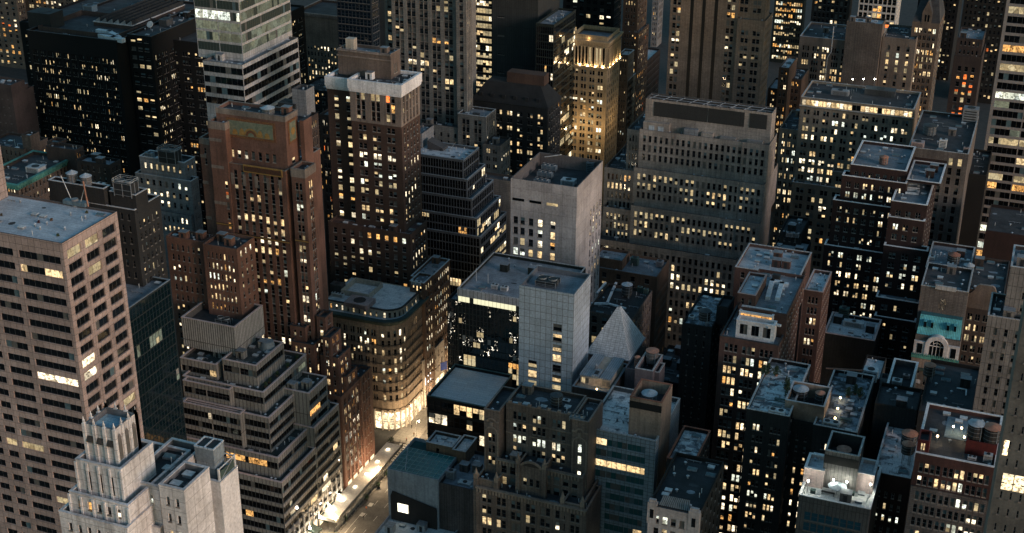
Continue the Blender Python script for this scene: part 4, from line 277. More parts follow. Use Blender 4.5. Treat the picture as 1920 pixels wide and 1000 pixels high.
{"name":"arched_brick_building","label":"brown building with a deep arch and white roof ducts beside the metal tower","cat":"building","mat":"gothicbrown","t":[{"b":[-122.12,-106.87,382.0,404.39,0.0,61.95],"f":{"n":4,"g":1,"wf":0.5,"fh":3.6,"wh":2.4,"lit":0.05,"pal":"w","m":1.0,"top":1.4,"k":"P"},"r":{"n":8,"g":1,"wf":0.4,"fh":3.5,"wh":1.9,"lit":0.05,"pal":"w","m":1.0,"top":1.4,"k":"P"},"roof":"black"}],"on":"the arched brown building"},
{"name":"steel_deck_building","label":"low building carrying a steel deck and cooling boxes behind the loft building","cat":"building","mat":"blackbrick2","t":[{"b":[-76.06,-64.56,440.0,458.0,0.0,64.73],"f":None,"r":None,"roof":"pale2"},{"b":[-75.21,-67.71,454.0,470.0,0.0,68.53],"f":{"n":3,"g":1,"wf":0.3,"fh":3.5,"wh":1.9,"lit":0.1,"pal":"w","m":1.0,"top":1.4,"k":"P"},"r":None,"roof":"dark"}],"on":"the steel deck building"},
{"name":"brick_apartment_building","label":"dark apartment building with two roof terraces and a stippled tank wall","cat":"building","mat":"blackbrick","t":[{"b":[-56.46,-45.4,315.0,345.0,0.0,76.52],"f":{"n":2,"g":3,"wf":0.6,"fh":3.4,"wh":1.8,"lit":0.35,"pal":"w","m":1.0,"top":4,"k":"P"},"r":{"n":5,"g":1,"wf":0.3,"fh":3.5,"wh":1.9,"lit":0.1,"pal":"w","m":1.0,"top":1.4,"k":"P"},"roof":"snow","cop":"palepanel"},{"b":[-39.4,-28.33,317.0,349.0,0.0,74.46],"f":{"n":2,"g":2,"wf":0.4,"fh":3.4,"wh":1.8,"lit":0.2,"pal":"w","m":1.0,"top":5,"k":"P"},"r":None,"roof":"patchy","cop":"palepanel"},{"b":[-45.48,-39.55,320.0,342.0,0.0,72.97],"f":{"n":2,"g":1,"wf":0.3,"fh":3.4,"wh":1.8,"lit":0.6,"pal":"w","m":1.0,"top":4,"k":"P"},"r":None,"roof":"dark"},{"b":[-47.76,-37.57,321.0,332.0,72.37,77.8],"f":None,"r":None,"m":"stipple","roof":"black","par":4,"cop":"thin"}],"on":"the terraced apartment building"},
{"name":"hotel","label":"concrete hotel tower with a bluish glass front and a floodlit white terrace","cat":"hotel","mat":"ribbed2","t":[{"b":[-37.01,-20.32,285.0,305.0,0.0,73.54],"f":{"n":8,"g":1,"wf":0.9,"fh":3.0,"wh":2.3,"lit":0.1,"pal":"o","m":1.6,"top":4.2,"k":"P","glass":"navy2","rec":0.2},"r":None,"roof":"whitedeck","cop":"white"},{"b":[-32.93,-24.93,292.0,301.5,72.94,82.78],"f":None,"r":None,"roof":"black","par":4,"cop":"palepanel","band":"black"},{"b":[-37.2,-32.51,291.0,298.0,72.94,77.57],"f":None,"r":None,"roof":"pale","cop":"white","m":"pale"},{"b":[-24.94,-20.94,293.0,300.0,72.94,77.8],"f":None,"r":None,"roof":"pale","cop":"white","m":"pale"}],"on":"the floodlit hotel terrace"},
{"name":"brick_building","label":"low dark red building with a pale weathered roof and two water tanks","cat":"building","mat":"darkred2","t":[{"b":[-22.16,-13.35,305.0,331.0,0.0,71.6],"f":{"n":4,"g":1,"wf":0.4,"fh":3.4,"wh":1.7,"lit":0.2,"pal":"w","m":1.0,"top":5,"k":"P"},"r":None,"roof":"snow2","cop":"thin"}],"on":"the weathered roof"},
{"name":"red_brick_building","label":"red brick commercial building with paired ribbon windows and white roof edge","cat":"building","mat":"redloft","t":[{"b":[-12.17,5.27,285.0,309.0,0.0,91.03],"f":{"n":3,"g":4,"wf":0.88,"fh":3.4,"wh":2.3,"lit":0.3,"pal":"c","m":0.8,"top":2.4,"k":"P","rowmax":2},"r":None,"roof":"dark","cop":"white"},{"b":[-12.12,5.26,284.4,287.4,0.0,82.6],"f":{"n":3,"g":4,"wf":0.9,"fh":3.5,"wh":2.2,"lit":0.35,"pal":"c","m":0.8,"top":1.2,"k":"P"},"r":None,"m":"darkstone","roof":"dark"}],"on":"the red brick commercial building"},
{"name":"rooftop_cabin","label":"maroon rooftop cabin with two lit windows","cat":"penthouse","mat":"maroon","t":[{"b":[-12.13,-9.56,285.61,290.61,89.8,94.2],"f":{"n":1,"g":2,"wf":0.5,"fh":9,"wh":1.8,"lit":1,"pal":"w","m":1.0,"top":0.8,"k":"P","rowmax":1},"r":None,"roof":"dark"}],"on":"the maroon cabin"},
{"name":"rooftop_cabin","label":"long maroon rooftop structure below twin water tanks","cat":"penthouse","mat":"maroon","t":[{"b":[-1.91,4.77,290.42,295.92,89.8,93.6],"f":None,"r":None,"roof":"black"}],"on":"the long maroon structure"},
{"name":"elevator_building","label":"blank grey concrete building with machinery inside its white parapet","cat":"building","mat":"coolgrey","t":[{"b":[-24.75,-18.13,345.0,361.46,0.0,74.44],"f":None,"r":None,"roof":"black","par":1.6,"cop":"white"},{"b":[-26.93,-24.8,349.0,352.26,0.0,74.1],"f":None,"r":None,"roof":"dark"}],"on":"the blank grey building"},
{"name":"deck_building","label":"dark building with a white framed roof cabin and a steel crane boom","cat":"building","mat":"blackbrick","t":[{"b":[-33.59,-27.9,362.0,376.0,0.0,66.72],"f":None,"r":None,"roof":"pale"}],"on":"the white framed cabin"},
{"name":"mansard_townhouse","label":"townhouse with a grey standing seam mansard and dark sunken roof","cat":"building","mat":"blackbrick2","t":[{"b":[-68.28,-56.15,265.0,289.0,0.0,75.89],"f":None,"r":{"n":5,"g":1,"wf":0.3,"fh":3.5,"wh":1.9,"lit":0.03,"pal":"w","m":1.0,"top":1.4,"k":"P"},"roof":"black"},{"b":[-68.14,-56.02,264.5,265.9,0.0,75.8],"f":{"n":5,"g":1,"wf":0.6,"fh":3.4,"wh":2.0,"lit":0.5,"pal":"w","m":1.0,"top":2.4,"k":"P"},"r":None,"m":"palestone2","roof":"dark"}],"on":"the mansard townhouse"},
{"name":"brick_building","label":"dark building with a red coping along its icy roof","cat":"building","mat":"blackbrick2","t":[{"b":[-72.69,-65.44,298.0,315.18,0.0,67.73],"f":None,"r":{"n":6,"g":1,"wf":0.35,"fh":3.5,"wh":1.9,"lit":0.05,"pal":"w","m":1.0,"top":1.4,"k":"P"},"roof":"snow","cop":"rust"}],"on":"the red coped roof"},
{"name":"infill_building","label":"unlit low building in the dark gap right of the loft building","cat":"building","mat":"blackbrick","t":[{"b":[-25.99,-15.18,330.0,342.0,0.0,76.81],"f":None,"r":None,"roof":"dark"},{"b":[-14.67,-0.61,325.0,355.0,0.0,79.61],"f":None,"r":None,"roof":"bluedark"}],"on":"the dark low building"},
{"name":"infill_building","label":"narrow unlit building beneath the tall brown brick building","cat":"building","mat":"blackbrick","t":[{"b":[-98.19,-87.94,372.0,396.07,0.0,47.61],"f":None,"r":{"n":6,"g":1,"wf":0.3,"fh":3.5,"wh":1.9,"lit":0.05,"pal":"w","m":1.0,"top":1.4,"k":"P"},"roof":"dark"}],"on":"the narrow unlit building"},
{"name":"gothic_stone_tower","label":"white stone gothic tower crowned with pinnacles around a pale blue roof","cat":"tower","mat":"whitestone","t":[{"b":[-130.09,-117.59,143.0,163.0,0.0,135.81],"f":{"n":6,"g":1,"wf":0.38,"fh":3.3,"wh":1.5,"lit":0.15,"pal":"w","m":1.0,"top":1.6,"k":"P"},"r":None,"roof":"dark","cop":"stone3"},{"b":[-128.8,-117.99,144.4,161.4,60.0,138.87],"f":{"n":5,"g":1,"wf":0.42,"fh":3.6,"wh":1.5,"lit":0.9,"pal":"w","m":1.0,"top":1.0,"k":"P","rowmax":1},"r":None,"roof":"dark","cop":"stone3"},{"b":[-127.89,-119.64,145.8,154.2,60.0,144.1],"f":{"n":3,"g":1,"wf":0.42,"fh":9,"wh":3.1,"lit":0,"pal":"d","m":1.0,"top":1.7,"k":"P","rowmax":1},"r":None,"roof":"whiteblue","cop":"stone3"},{"b":[-126.83,-121.33,147.6,153.04,143.5,149.72],"f":None,"r":None,"roof":"iceblue","gothic":1}],"on":"the gothic stone tower"},
{"name":"stone_wing","label":"white stone wing with a dark sunken roof beside the gothic crown","cat":"building","mat":"whitestone","t":[{"b":[-122.52,-116.33,150.0,163.0,0.0,139.27],"f":{"n":3,"g":1,"wf":0.36,"fh":3.2,"wh":1.5,"lit":0.4,"pal":"w","m":1.0,"top":1.8,"k":"P","rowfull":[1]},"r":None,"roof":"black","cop":"stone3"},{"b":[-122.53,-116.03,148.8,153.8,40.0,132.42],"f":{"n":4,"g":1,"wf":0.4,"fh":3.5,"wh":1.9,"lit":0.2,"pal":"w","m":1.0,"top":1.4,"k":"P"},"r":None,"roof":"dark","cop":"stone3"},{"b":[-115.11,-110.55,148.5,155.5,40.0,140.94],"f":{"n":2,"g":1,"wf":0.36,"fh":3.1,"wh":1.5,"lit":0.1,"pal":"w","m":1.0,"top":1.8,"k":"P"},"r":None,"roof":"dark","cop":"stone3"},{"b":[-113.19,-112.19,151.0,152.0,90.0,140.06],"f":None,"r":None}],"on":"the white stone wing"},
{"name":"blank_shaft_building","label":"blank pale plaster tower with an open steel and tank top","cat":"tower","mat":"plaster","t":[{"b":[-117.54,-110.54,158.0,163.21,0.0,136.57],"f":None,"r":None,"roof":"rustdark","par":1.0,"cop":"thin"}],"on":"the blank plaster tower"},
{"name":"terraced_office_building","label":"dark ribbed office building stepping up in planted terraces","cat":"building","mat":"ribbrown","t":[{"b":[-225.25,-190.0,302.45,323.6,0.0,28.98],"f":{"n":2,"g":1,"wf":0.985,"fh":3.6,"wh":2.25,"lit":0.08,"pal":"o","m":0.1,"top":1.9,"k":"P","mu":1.3,"rec":0.35,"glass":"black"},"r":{"n":1,"g":1,"wf":0.99,"fh":3.6,"wh":2.25,"lit":0.08,"pal":"o","m":0.1,"top":1.9,"k":"P","mu":1.4,"rec":0.4,"glass":"black"},"roof":"terr","cop":"pale"},{"b":[-226.16,-192.54,305.45,324.43,28.38,35.16],"f":{"n":2,"g":1,"wf":0.985,"fh":3.6,"wh":2.25,"lit":0.07,"pal":"o","m":0.1,"top":1.75,"k":"P","rec":0.35,"glass":"black","mu":1.3},"r":{"n":1,"g":1,"wf":0.99,"fh":3.6,"wh":2.25,"lit":0.03,"pal":"g","m":0.1,"top":1.9,"k":"P","mu":1.4,"rec":0.5,"glass":"black"},"roof":"terr","cop":"pale"},{"b":[-202.1,-190.1,323.41,339.68,0.0,35.94],"f":{"n":2,"g":1,"wf":0.985,"fh":3.6,"wh":2.25,"lit":0.07,"pal":"o","m":0.1,"top":1.75,"k":"P","rec":0.35,"glass":"black","mu":1.3},"r":{"n":1,"g":1,"wf":0.99,"fh":3.6,"wh":2.25,"lit":0.05,"pal":"w","m":0.1,"top":1.9,"k":"P","mu":1.4,"rec":0.4,"glass":"black"},"roof":"terr","cop":"pale"},{"b":[-227.08,-196.83,308.95,326.05,34.56,46.04],"f":{"n":2,"g":1,"wf":0.985,"fh":3.6,"wh":2.25,"lit":0.07,"pal":"o","m":0.1,"top":1.75,"k":"P","rec":0.35,"glass":"black","mu":1.3},"r":{"n":1,"g":1,"wf":0.99,"fh":3.6,"wh":2.25,"lit":0.0,"pal":"g","m":0.1,"top":1.9,"k":"P","mu":1.4,"rec":0.5,"glass":"black"},"roof":"terr","cop":"pale"},{"b":[-205.6,-191.6,324.08,335.82,34.56,47.49],"f":{"n":1,"g":1,"wf":0.985,"fh":3.6,"wh":2.25,"lit":0.7,"pal":"o","m":0.1,"top":2.6,"k":"P","mu":1.3,"rec":0.5,"glass":"black"},"r":{"n":1,"g":1,"wf":0.99,"fh":3.6,"wh":2.25,"lit":0.2,"pal":"o","m":0.1,"top":2.6,"k":"P","mu":1.4,"rec":0.5,"glass":"black"},"roof":"terr2","cop":"pale"},{"b":[-228.53,-200.21,312.45,338.7,45.44,52.2],"f":{"n":2,"g":1,"wf":0.985,"fh":3.6,"wh":2.25,"lit":0.07,"pal":"o","m":0.1,"top":1.75,"k":"P","rec":0.35,"glass":"black","mu":1.3},"r":{"n":1,"g":1,"wf":0.99,"fh":3.6,"wh":2.25,"lit":0.02,"pal":"g","m":0.1,"top":1.9,"k":"P","mu":1.4,"rec":0.5,"glass":"black"},"roof":"terr","cop":"pale"},{"b":[-216.14,-204.33,315.95,332.56,51.6,58.64],"f":{"n":2,"g":1,"wf":0.985,"fh":3.6,"wh":2.25,"lit":0.07,"pal":"o","m":0.1,"top":1.75,"k":"P","rec":0.35,"glass":"black","mu":1.3},"r":{"n":1,"g":1,"wf":0.99,"fh":3.6,"wh":2.25,"lit":0.05,"pal":"w","m":0.1,"top":1.9,"k":"P","mu":1.4,"rec":0.5,"glass":"black"},"roof":"terr","cop":"pale"},{"b":[-230.93,-218.05,315.35,333.35,51.6,56.53],"f":{"n":1,"g":1,"wf":0.985,"fh":3.6,"wh":2.25,"lit":0.3,"pal":"w","m":0.1,"top":2.2,"k":"P","mu":1.3,"rec":0.5,"glass":"black"},"r":None,"roof":"terr","cop":"pale"},{"b":[-233.05,-213.99,320.95,337.52,58.04,67.35],"f":None,"r":None,"roof":"dark","par":2.2,"cop":"pale","m":"ribpent"},{"b":[-225.75,-205.43,306.95,309.95,34.56,46.54],"f":{"n":2,"g":1,"wf":0.985,"fh":3.6,"wh":2.25,"lit":0.07,"pal":"o","m":0.1,"top":1.75,"k":"P","rec":0.35,"glass":"black","mu":1.3},"r":None,"roof":"terr","cop":"pale"},{"b":[-227.27,-210.77,310.45,313.45,45.44,51.94],"f":{"n":2,"g":1,"wf":0.985,"fh":3.6,"wh":2.25,"lit":0.07,"pal":"o","m":0.1,"top":1.75,"k":"P","rec":0.35,"glass":"black","mu":1.3},"r":None,"roof":"terr","cop":"pale"}],"on":"the terraced office building"},
{"name":"brick_building","label":"brown building with amber windows wedged behind the art deco tower","cat":"building","mat":"darkbrown","t":[{"b":[-245.0,-225.43,388.0,399.25,0.0,110.12],"f":None,"r":{"n":7,"g":1,"wf":0.45,"fh":3.4,"wh":2.0,"lit":0.6,"pal":"o","m":1.0,"top":2.2,"k":"P"},"roof":"dark"},{"b":[-248.12,-238.71,440.0,454.0,0.0,94.34],"f":{"n":5,"g":2,"wf":0.5,"fh":3.4,"wh":2.0,"lit":0.4,"pal":"o","m":1.0,"top":2.2,"k":"P"},"r":None,"roof":"bluegrey"},{"b":[-233.22,-227.9,396.0,401.81,109.52,118.59],"f":None,"r":None,"m":"coolgrey","roof":"dark"}],"on":"the amber windowed brown building"},
{"name":"stone_building","label":"white limestone shop building with a bright sign facing the avenue","cat":"building","mat":"palestone","t":[{"b":[-195.8,-189.8,402.64,421.09,0.0,19.86],"f":None,"r":{"n":6,"g":2,"wf":0.5,"fh":4.2,"wh":2.4,"lit":0.1,"pal":"d","m":1.0,"top":2,"k":"P","base":9},"roof":"dark"}],"on":"the white limestone shop"},
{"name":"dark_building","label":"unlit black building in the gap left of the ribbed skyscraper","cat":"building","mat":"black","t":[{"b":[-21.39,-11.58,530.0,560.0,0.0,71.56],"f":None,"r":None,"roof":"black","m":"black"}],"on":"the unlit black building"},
{"name":"brick_building","label":"low dark block with orange windows between the tan skyscraper and the taupe building","cat":"building","mat":"darkbrown","t":[{"b":[-132.42,-106.86,720.0,740.0,0.0,37.66],"f":{"n":7,"g":2,"wf":0.55,"fh":3.6,"wh":1.9,"lit":0.45,"pal":"o","m":1.0,"top":1.4,"k":"P"},"r":None,"roof":"grey2"}],"on":"the low orange windowed block"},
{"name":"dark_building","label":"dark building filling the gap between the classical colonnade and the white corniced tower","cat":"building","mat":"blackbrick","t":[{"b":[-325.95,-303.2,560.0,580.0,0.0,60.97],"f":{"n":6,"g":2,"wf":0.5,"fh":3.6,"wh":1.9,"lit":0.25,"pal":"o","m":1.0,"top":1.4,"k":"P"},"r":None,"roof":"dark"}],"on":"the gap filling building"}]
# ------------------------------------------------------------------ facades
ALL=np.array([t['b'] for b in DATA for t in b['t']])
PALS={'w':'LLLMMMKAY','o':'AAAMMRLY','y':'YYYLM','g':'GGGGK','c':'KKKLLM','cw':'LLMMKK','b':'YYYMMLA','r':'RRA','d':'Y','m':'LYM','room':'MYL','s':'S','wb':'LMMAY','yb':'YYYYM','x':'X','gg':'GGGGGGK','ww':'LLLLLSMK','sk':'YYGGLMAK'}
MATK={'L':'l_L','M':'l_M','K':'l_K','A':'l_A','R':'l_R','Y':'l_Y','G':'l_G','S':'l_S','X':'l_reflect','D':'g_shade','B':'g_blue','W':'g_blind'}
WCACHE={}
def winmesh(w,h,st,glass,mu,frame):
    """one window: frame bars in front of glass panes, local x along the wall, outward is -y, origin in the middle"""
    key=(round(w,2),round(h,2),st,glass,mu,frame)
    if key in WCACHE: return WCACHE[key]
    b=MB(); fr=MC[frame]; n=max(1,int(round(w/mu))) if mu else 1; pw=w/n
    for i in range(n):
        x0=-w/2+i*pw; x1=x0+pw; s=st[i%len(st)] if mu else None
        if mu: parts=[(s,-h/2,h/2)]
        else: parts=[(st[0],-h/2,0),(st[-1],0,h/2)]
        for q,z0,z1 in parts:
            b.poly([(x0,0,z0),(x1,0,z0),(x1,0,z1),(x0,0,z1)],MC[MATK[q]] if q in MATK else MC['g_'+glass])
    if mu:
        for i in range(n+1):
            x=-w/2+i*pw; b.poly([(x-.04,-.05,-h/2),(x+.04,-.05,-h/2),(x+.04,-.05,h/2),(x-.04,-.05,h/2)],fr)
    else:
        b.poly([(-w/2,-.04,-.035),(w/2,-.04,-.035),(w/2,-.04,.035),(-w/2,-.04,.035)],fr)
        if frame in('frame_light','frame'):
            sm=MC['sill_light'] if frame=='frame_light' else MC['sill']
            b.poly([(-w/2-.08,-.34,-h/2-.18),(w/2+.08,-.34,-h/2-.18),(w/2+.08,-.34,-h/2),(-w/2-.08,-.34,-h/2)],sm); b.poly([(-w/2-.08,-.34,-h/2),(w/2+.08,-.34,-h/2),(w/2+.08,0,-h/2+.01),(-w/2-.08,0,-h/2+.01)],sm)
        for a,c in((-w/2,-w/2+.06),(w/2-.06,w/2)): b.poly([(a,-.03,-h/2),(c,-.03,-h/2),(c,-.03,h/2),(a,-.03,h/2)],fr)
    WCACHE[key]=b.mesh('window'); return WCACHE[key]
def pick(rng,s): return s[int(rng.random()*len(s))]
def columns(F,W):
    c=F.get('cols'); m=min(F['m'],W*.13 if F['m']<3 else W*.3)
    if c=='pinkf':
        out=[];x=W-1.1
        for a,g in ((12.6,1.7),(7.0,1.7),(3.4,1.7),(3.4,1.6)): 
            out.append((x-a,x)); x-=a+g
        return [o for o in out if o[0]>0]
    if c=='right': return [(W-1.7,W-.7)]
    if c=='slits': return [(W*.12,W*.27)]
    if c=='one': return [(W*.17,W*.17+3.4)]
    if c=='one2': return [(W*.38,W*.38+1.0)]
    if c=='concrete': return [(W*u-.8,W*u+.8) for u in (.02+.06,.185,.315,.455,.65)]
    if c=='backhalf': return [(u,u+1.1) for u in np.linspace(W*.55,W-2.2,4)]
    if c=='metal': return [(W*u-1.3,W*u+1.3) for u in (.26,.71)]
    if c=='greyglass': return [(1.2,W*.31),(W*.31+.1,W*.60),(W*.60+.1,W*.86)]
    if c=='shafts':
        return [(W*u-.75,W*u+.75) for u in (.065,.13,.86,.925)]
    out=[];n,g,wf=F['n'],F['g'],F['wf']; P=(W-2*m)/n
    for i in range(n):
        gw=P*wf; x=m+i*P+(P-gw)/2
        if g==1: out.append((x,x+gw))
        else:
            gap=min(.35,gw*.12); ww=(gw-gap*(g-1))/g
            for j in range(g): out.append((x+j*(ww+gap),x+j*(ww+gap)+ww))
    return out
SHIFT=[(0,0,0),(14,0,0),(-14,0,0),(0,14,8),(0,-14,-6)]
SKIP=[-1]
def occluded(P,own_eps=.4):
    """for points P (n x 3): hidden behind some box from every one of five camera positions"""
    hid=np.ones(len(P),bool); hid0=None
    lo=ALL[:,[0,2,4]]; hi=ALL[:,[1,3,5]]
    for s in SHIFT:
        c=CAMP+np.array(s); D=P-c; h=np.zeros(len(P),bool)
        with np.errstate(divide='ignore',invalid='ignore'):
            inv=1/D
            for k in range(len(ALL)):
                if k==SKIP[0]: continue
                t0=(lo[k]-c)*inv; t1=(hi[k]-c)*inv
                tn=np.minimum(t0,t1).max(1); tf=np.maximum(t0,t1).min(1)
                h|=(tn<tf)&(tf>0)&(tn<1-own_eps/np.linalg.norm(D,axis=1))
        if hid0 is None: hid0=h.copy()
        hid&=h
    return hid,hid0
def project(P):
    q=P-CAMP; z=q@CD; f=2620.3
    return 960+f*(q@CR)/z, 500-f*(q@CU)/z, z
def facade(wm,p0,u,W,z0,z1,F,mat,wins,rng,sp=None,hide_lo=0):
    """wall with real openings; u unit along the wall, outward normal = (u.y,-u.x)"""
    ux,uy=u; nx,ny=uy,-ux
    def P(a,z,d=0): return (p0[0]+ux*a-nx*d,p0[1]+uy*a-ny*d,z)
    def quad(a0,a1,b0,b1,m,d=0):
        if a1-a0<1e-4 or b1-b0<1e-4: return
        wm.poly([P(a0,b0,d),P(a1,b0,d),P(a1,b1,d),P(a0,b1,d)],m,[(a0,b0),(a1,b0),(a1,b1),(a0,b1)])
    if F is None: quad(0,W,z0,z1,mat); return
    cols=sorted(columns(F,W)); fh=F['fh']; wh=F['wh']; rec=F.get('rec',.28); base=F.get('base',0)
    rows=[];z=z1-F['top']; k=0
    while z-wh>max(z0,base)+.3 and k<F.get('rowmax',99): rows.append((z-wh,z)); z-=fh; k+=1
    if not rows or not cols: quad(0,W,z0,z1,mat); return
    C=[];idx=[]
    lim=F.get('climit')
    for r,(a,b) in enumerate(rows):
        for c,(x0,x1) in enumerate(cols):
            if lim and r<lim[c]: C.append(P((x0+x1)/2,(a+b)/2,-.3)); idx.append((-1,c)); continue
            C.append(P((x0+x1)/2,(a+b)/2,-.3)); idx.append((r,c))
    C=np.array(C); hid,hid0=occluded(C,.9)
    px,py,pz=project(C)
    keep={i for i,h in zip(idx,hid) if not h and i[0]>=0}; vis={}
    for i,h,x,y,zz in zip(idx,hid0,px,py,pz):
        vis[i]=0 if (h or x<0 or x>1920 or y<0 or y>1000) else 1/zz
    V=F['k']=='V'; glass=F.get('glass','dark'); mu=F.get('mu',0)
    pal=PALS[F['pal']]; full=F.get('rowfull',())
    lo=rows[-1][0]
    # lighting pattern
    states={}
    for r in range(len(rows)):
        fl=pick(rng,(.25,.6,1,1,1,1.7)); run=0;on=False;st='L'
        if F['lit']>=.9 or F['pal']=='yb': fl=1
        for c in range(len(cols)):
            if run<=0: run=int(1+rng.random()*3.5); on=rng.random()<min(1,F['lit']*fl) or (r in full and rng.random()<.85); st=pick(rng,pal)
            run-=1
            nn=max(1,int(round((cols[c][1]-cols[c][0])/mu))) if mu else 1
            if mu:
                s='';o2=on;st2=st;rr=int(1+rng.random()*4)
                for q in range(nn):
                    if rr<=0: rr=int(1+rng.random()*4); o2=rng.random()<(.8 if on else .04)
                    rr-=1; s+=st2 if o2 else ('.' if rng.random()<1-F.get('bl',.1) else rng.choice('DB'))
            elif on:
                d=st if rng.random()>.12 else pick(rng,pal); q=rng.random()
                s=d+d if q<.48 else (('.' if q<.62 else 'Y')+d if q<.78 else (d+'W' if q<.88 else d+'D'))
                if F['pal']=='yb': s='.'+d if q<.75 else d+d
            else:
                q=rng.random(); bl={'c':.5,'cw':.4}.get(F['pal'],.38)
                s='..' if q>bl else ('.D' if q>bl*.6 else ('.B' if q>bl*.3 else 'DB' if F['pal'] in('c','cw') else 'DD'))
                if rng.random()<.13 and F['lit']>.04 and glass=='dark': s=rng.choice(('.Y','Y.','YY','.M'))
                if glass in('black','dark2','teal','shatter','navy','navy2','green','teal2') : s='..'
            states[r,c]=s
    if V:
        prev=0
        for c,(x0,x1) in enumerate(cols):
            quad(prev,x0,z0,z1,mat); prev=x1
            quad(x0,x1,rows[0][1]+.5,z1,mat); quad(x0,x1,z0,lo-.3,mat)
            a,b=lo-.3,rows[0][1]+.5
            for xx,s in((x0,0),(x1,1)):
                q=[P(xx,a,0),P(xx,a,rec),P(xx,b,rec),P(xx,b,0)]
                wm.poly(q if not s else q[::-1],mat,[(0,a),(rec,a),(rec,b),(0,b)])
            wm.poly([P(x0,b,0),P(x0,b,rec),P(x1,b,rec),P(x1,b,0)],mat)
            wm.poly([P(x0,a,0),P(x1,a,0),P(x1,a,rec),P(x0,a,rec)],mat)
            zz=b
            for r,(e,f) in enumerate(rows):
                quad(x0,x1,f,zz,sp or mat,rec)
                zz=e
                if (r,c) not in keep: quad(x0,x1,e,f,MC['g_dark'],rec)
            quad(x0,x1,a,zz,sp or mat,rec)
        quad(prev,W,z0,z1,mat)
    else:
        top=z1
        for r,(e,f) in enumerate(rows):
            quad(0,W,f,top,mat); top=e; prev=0
            for c,(x0,x1) in enumerate(cols):
                if (r,c) not in keep: continue
                quad(prev,x0,e,f,mat); prev=x1
                for q,uv in (([P(x0,e,0),P(x0,e,rec),P(x0,f,rec),P(x0,f,0)],0),([P(x1,e,0),P(x1,f,0),P(x1,f,rec),P(x1,e,rec)],0),([P(x0,e,0),P(x1,e,0),P(x1,e,rec),P(x0,e,rec)],0),([P(x0,f,0),P(x0,f,rec),P(x1,f,rec),P(x1,f,0)],0)):
                    wm.poly(q,mat,[(x0,e)]*4)
            quad(prev,W,e,f,mat)
        quad(0,W,z0,top,mat)
    ang=math.atan2(uy,ux)
    for (r,c) in keep:
        x0,x1=cols[c]; e,f=rows[r]
        wins.append((vis[r,c]*(x1-x0)*(f-e)*1e3*(.5 if abs(ux)<.5 else 1),P((x0+x1)/2,(e+f)/2,rec-.03),ang,x1-x0,f-e,states[r,c],glass,mu))
def ring(mb,x0,x1,y0,y1,z0,z1,t,mat):
    """closed square ring of thickness t inside the given outline"""
    mb.box(x0,x1,y0,y0+t,z0,z1,mat); mb.box(x0,x1,y1-t,y1,z0,z1,mat); mb.box(x0,x0+t,y0+t,y1-t,z0,z1,mat); mb.box(x1-t,x1,y0+t,y1-t,z0,z1,mat)
plain('frame',(.12,.12,.12),.5); plain('frame_light',(.34,.34,.33),.5); plain('frame_dark',(.03,.035,.04),.4); plain('sill',(.22,.19,.165),.8); plain('sill_light',(.36,.31,.27),.8)
ROOTS=[];NW=0;FREE=[]
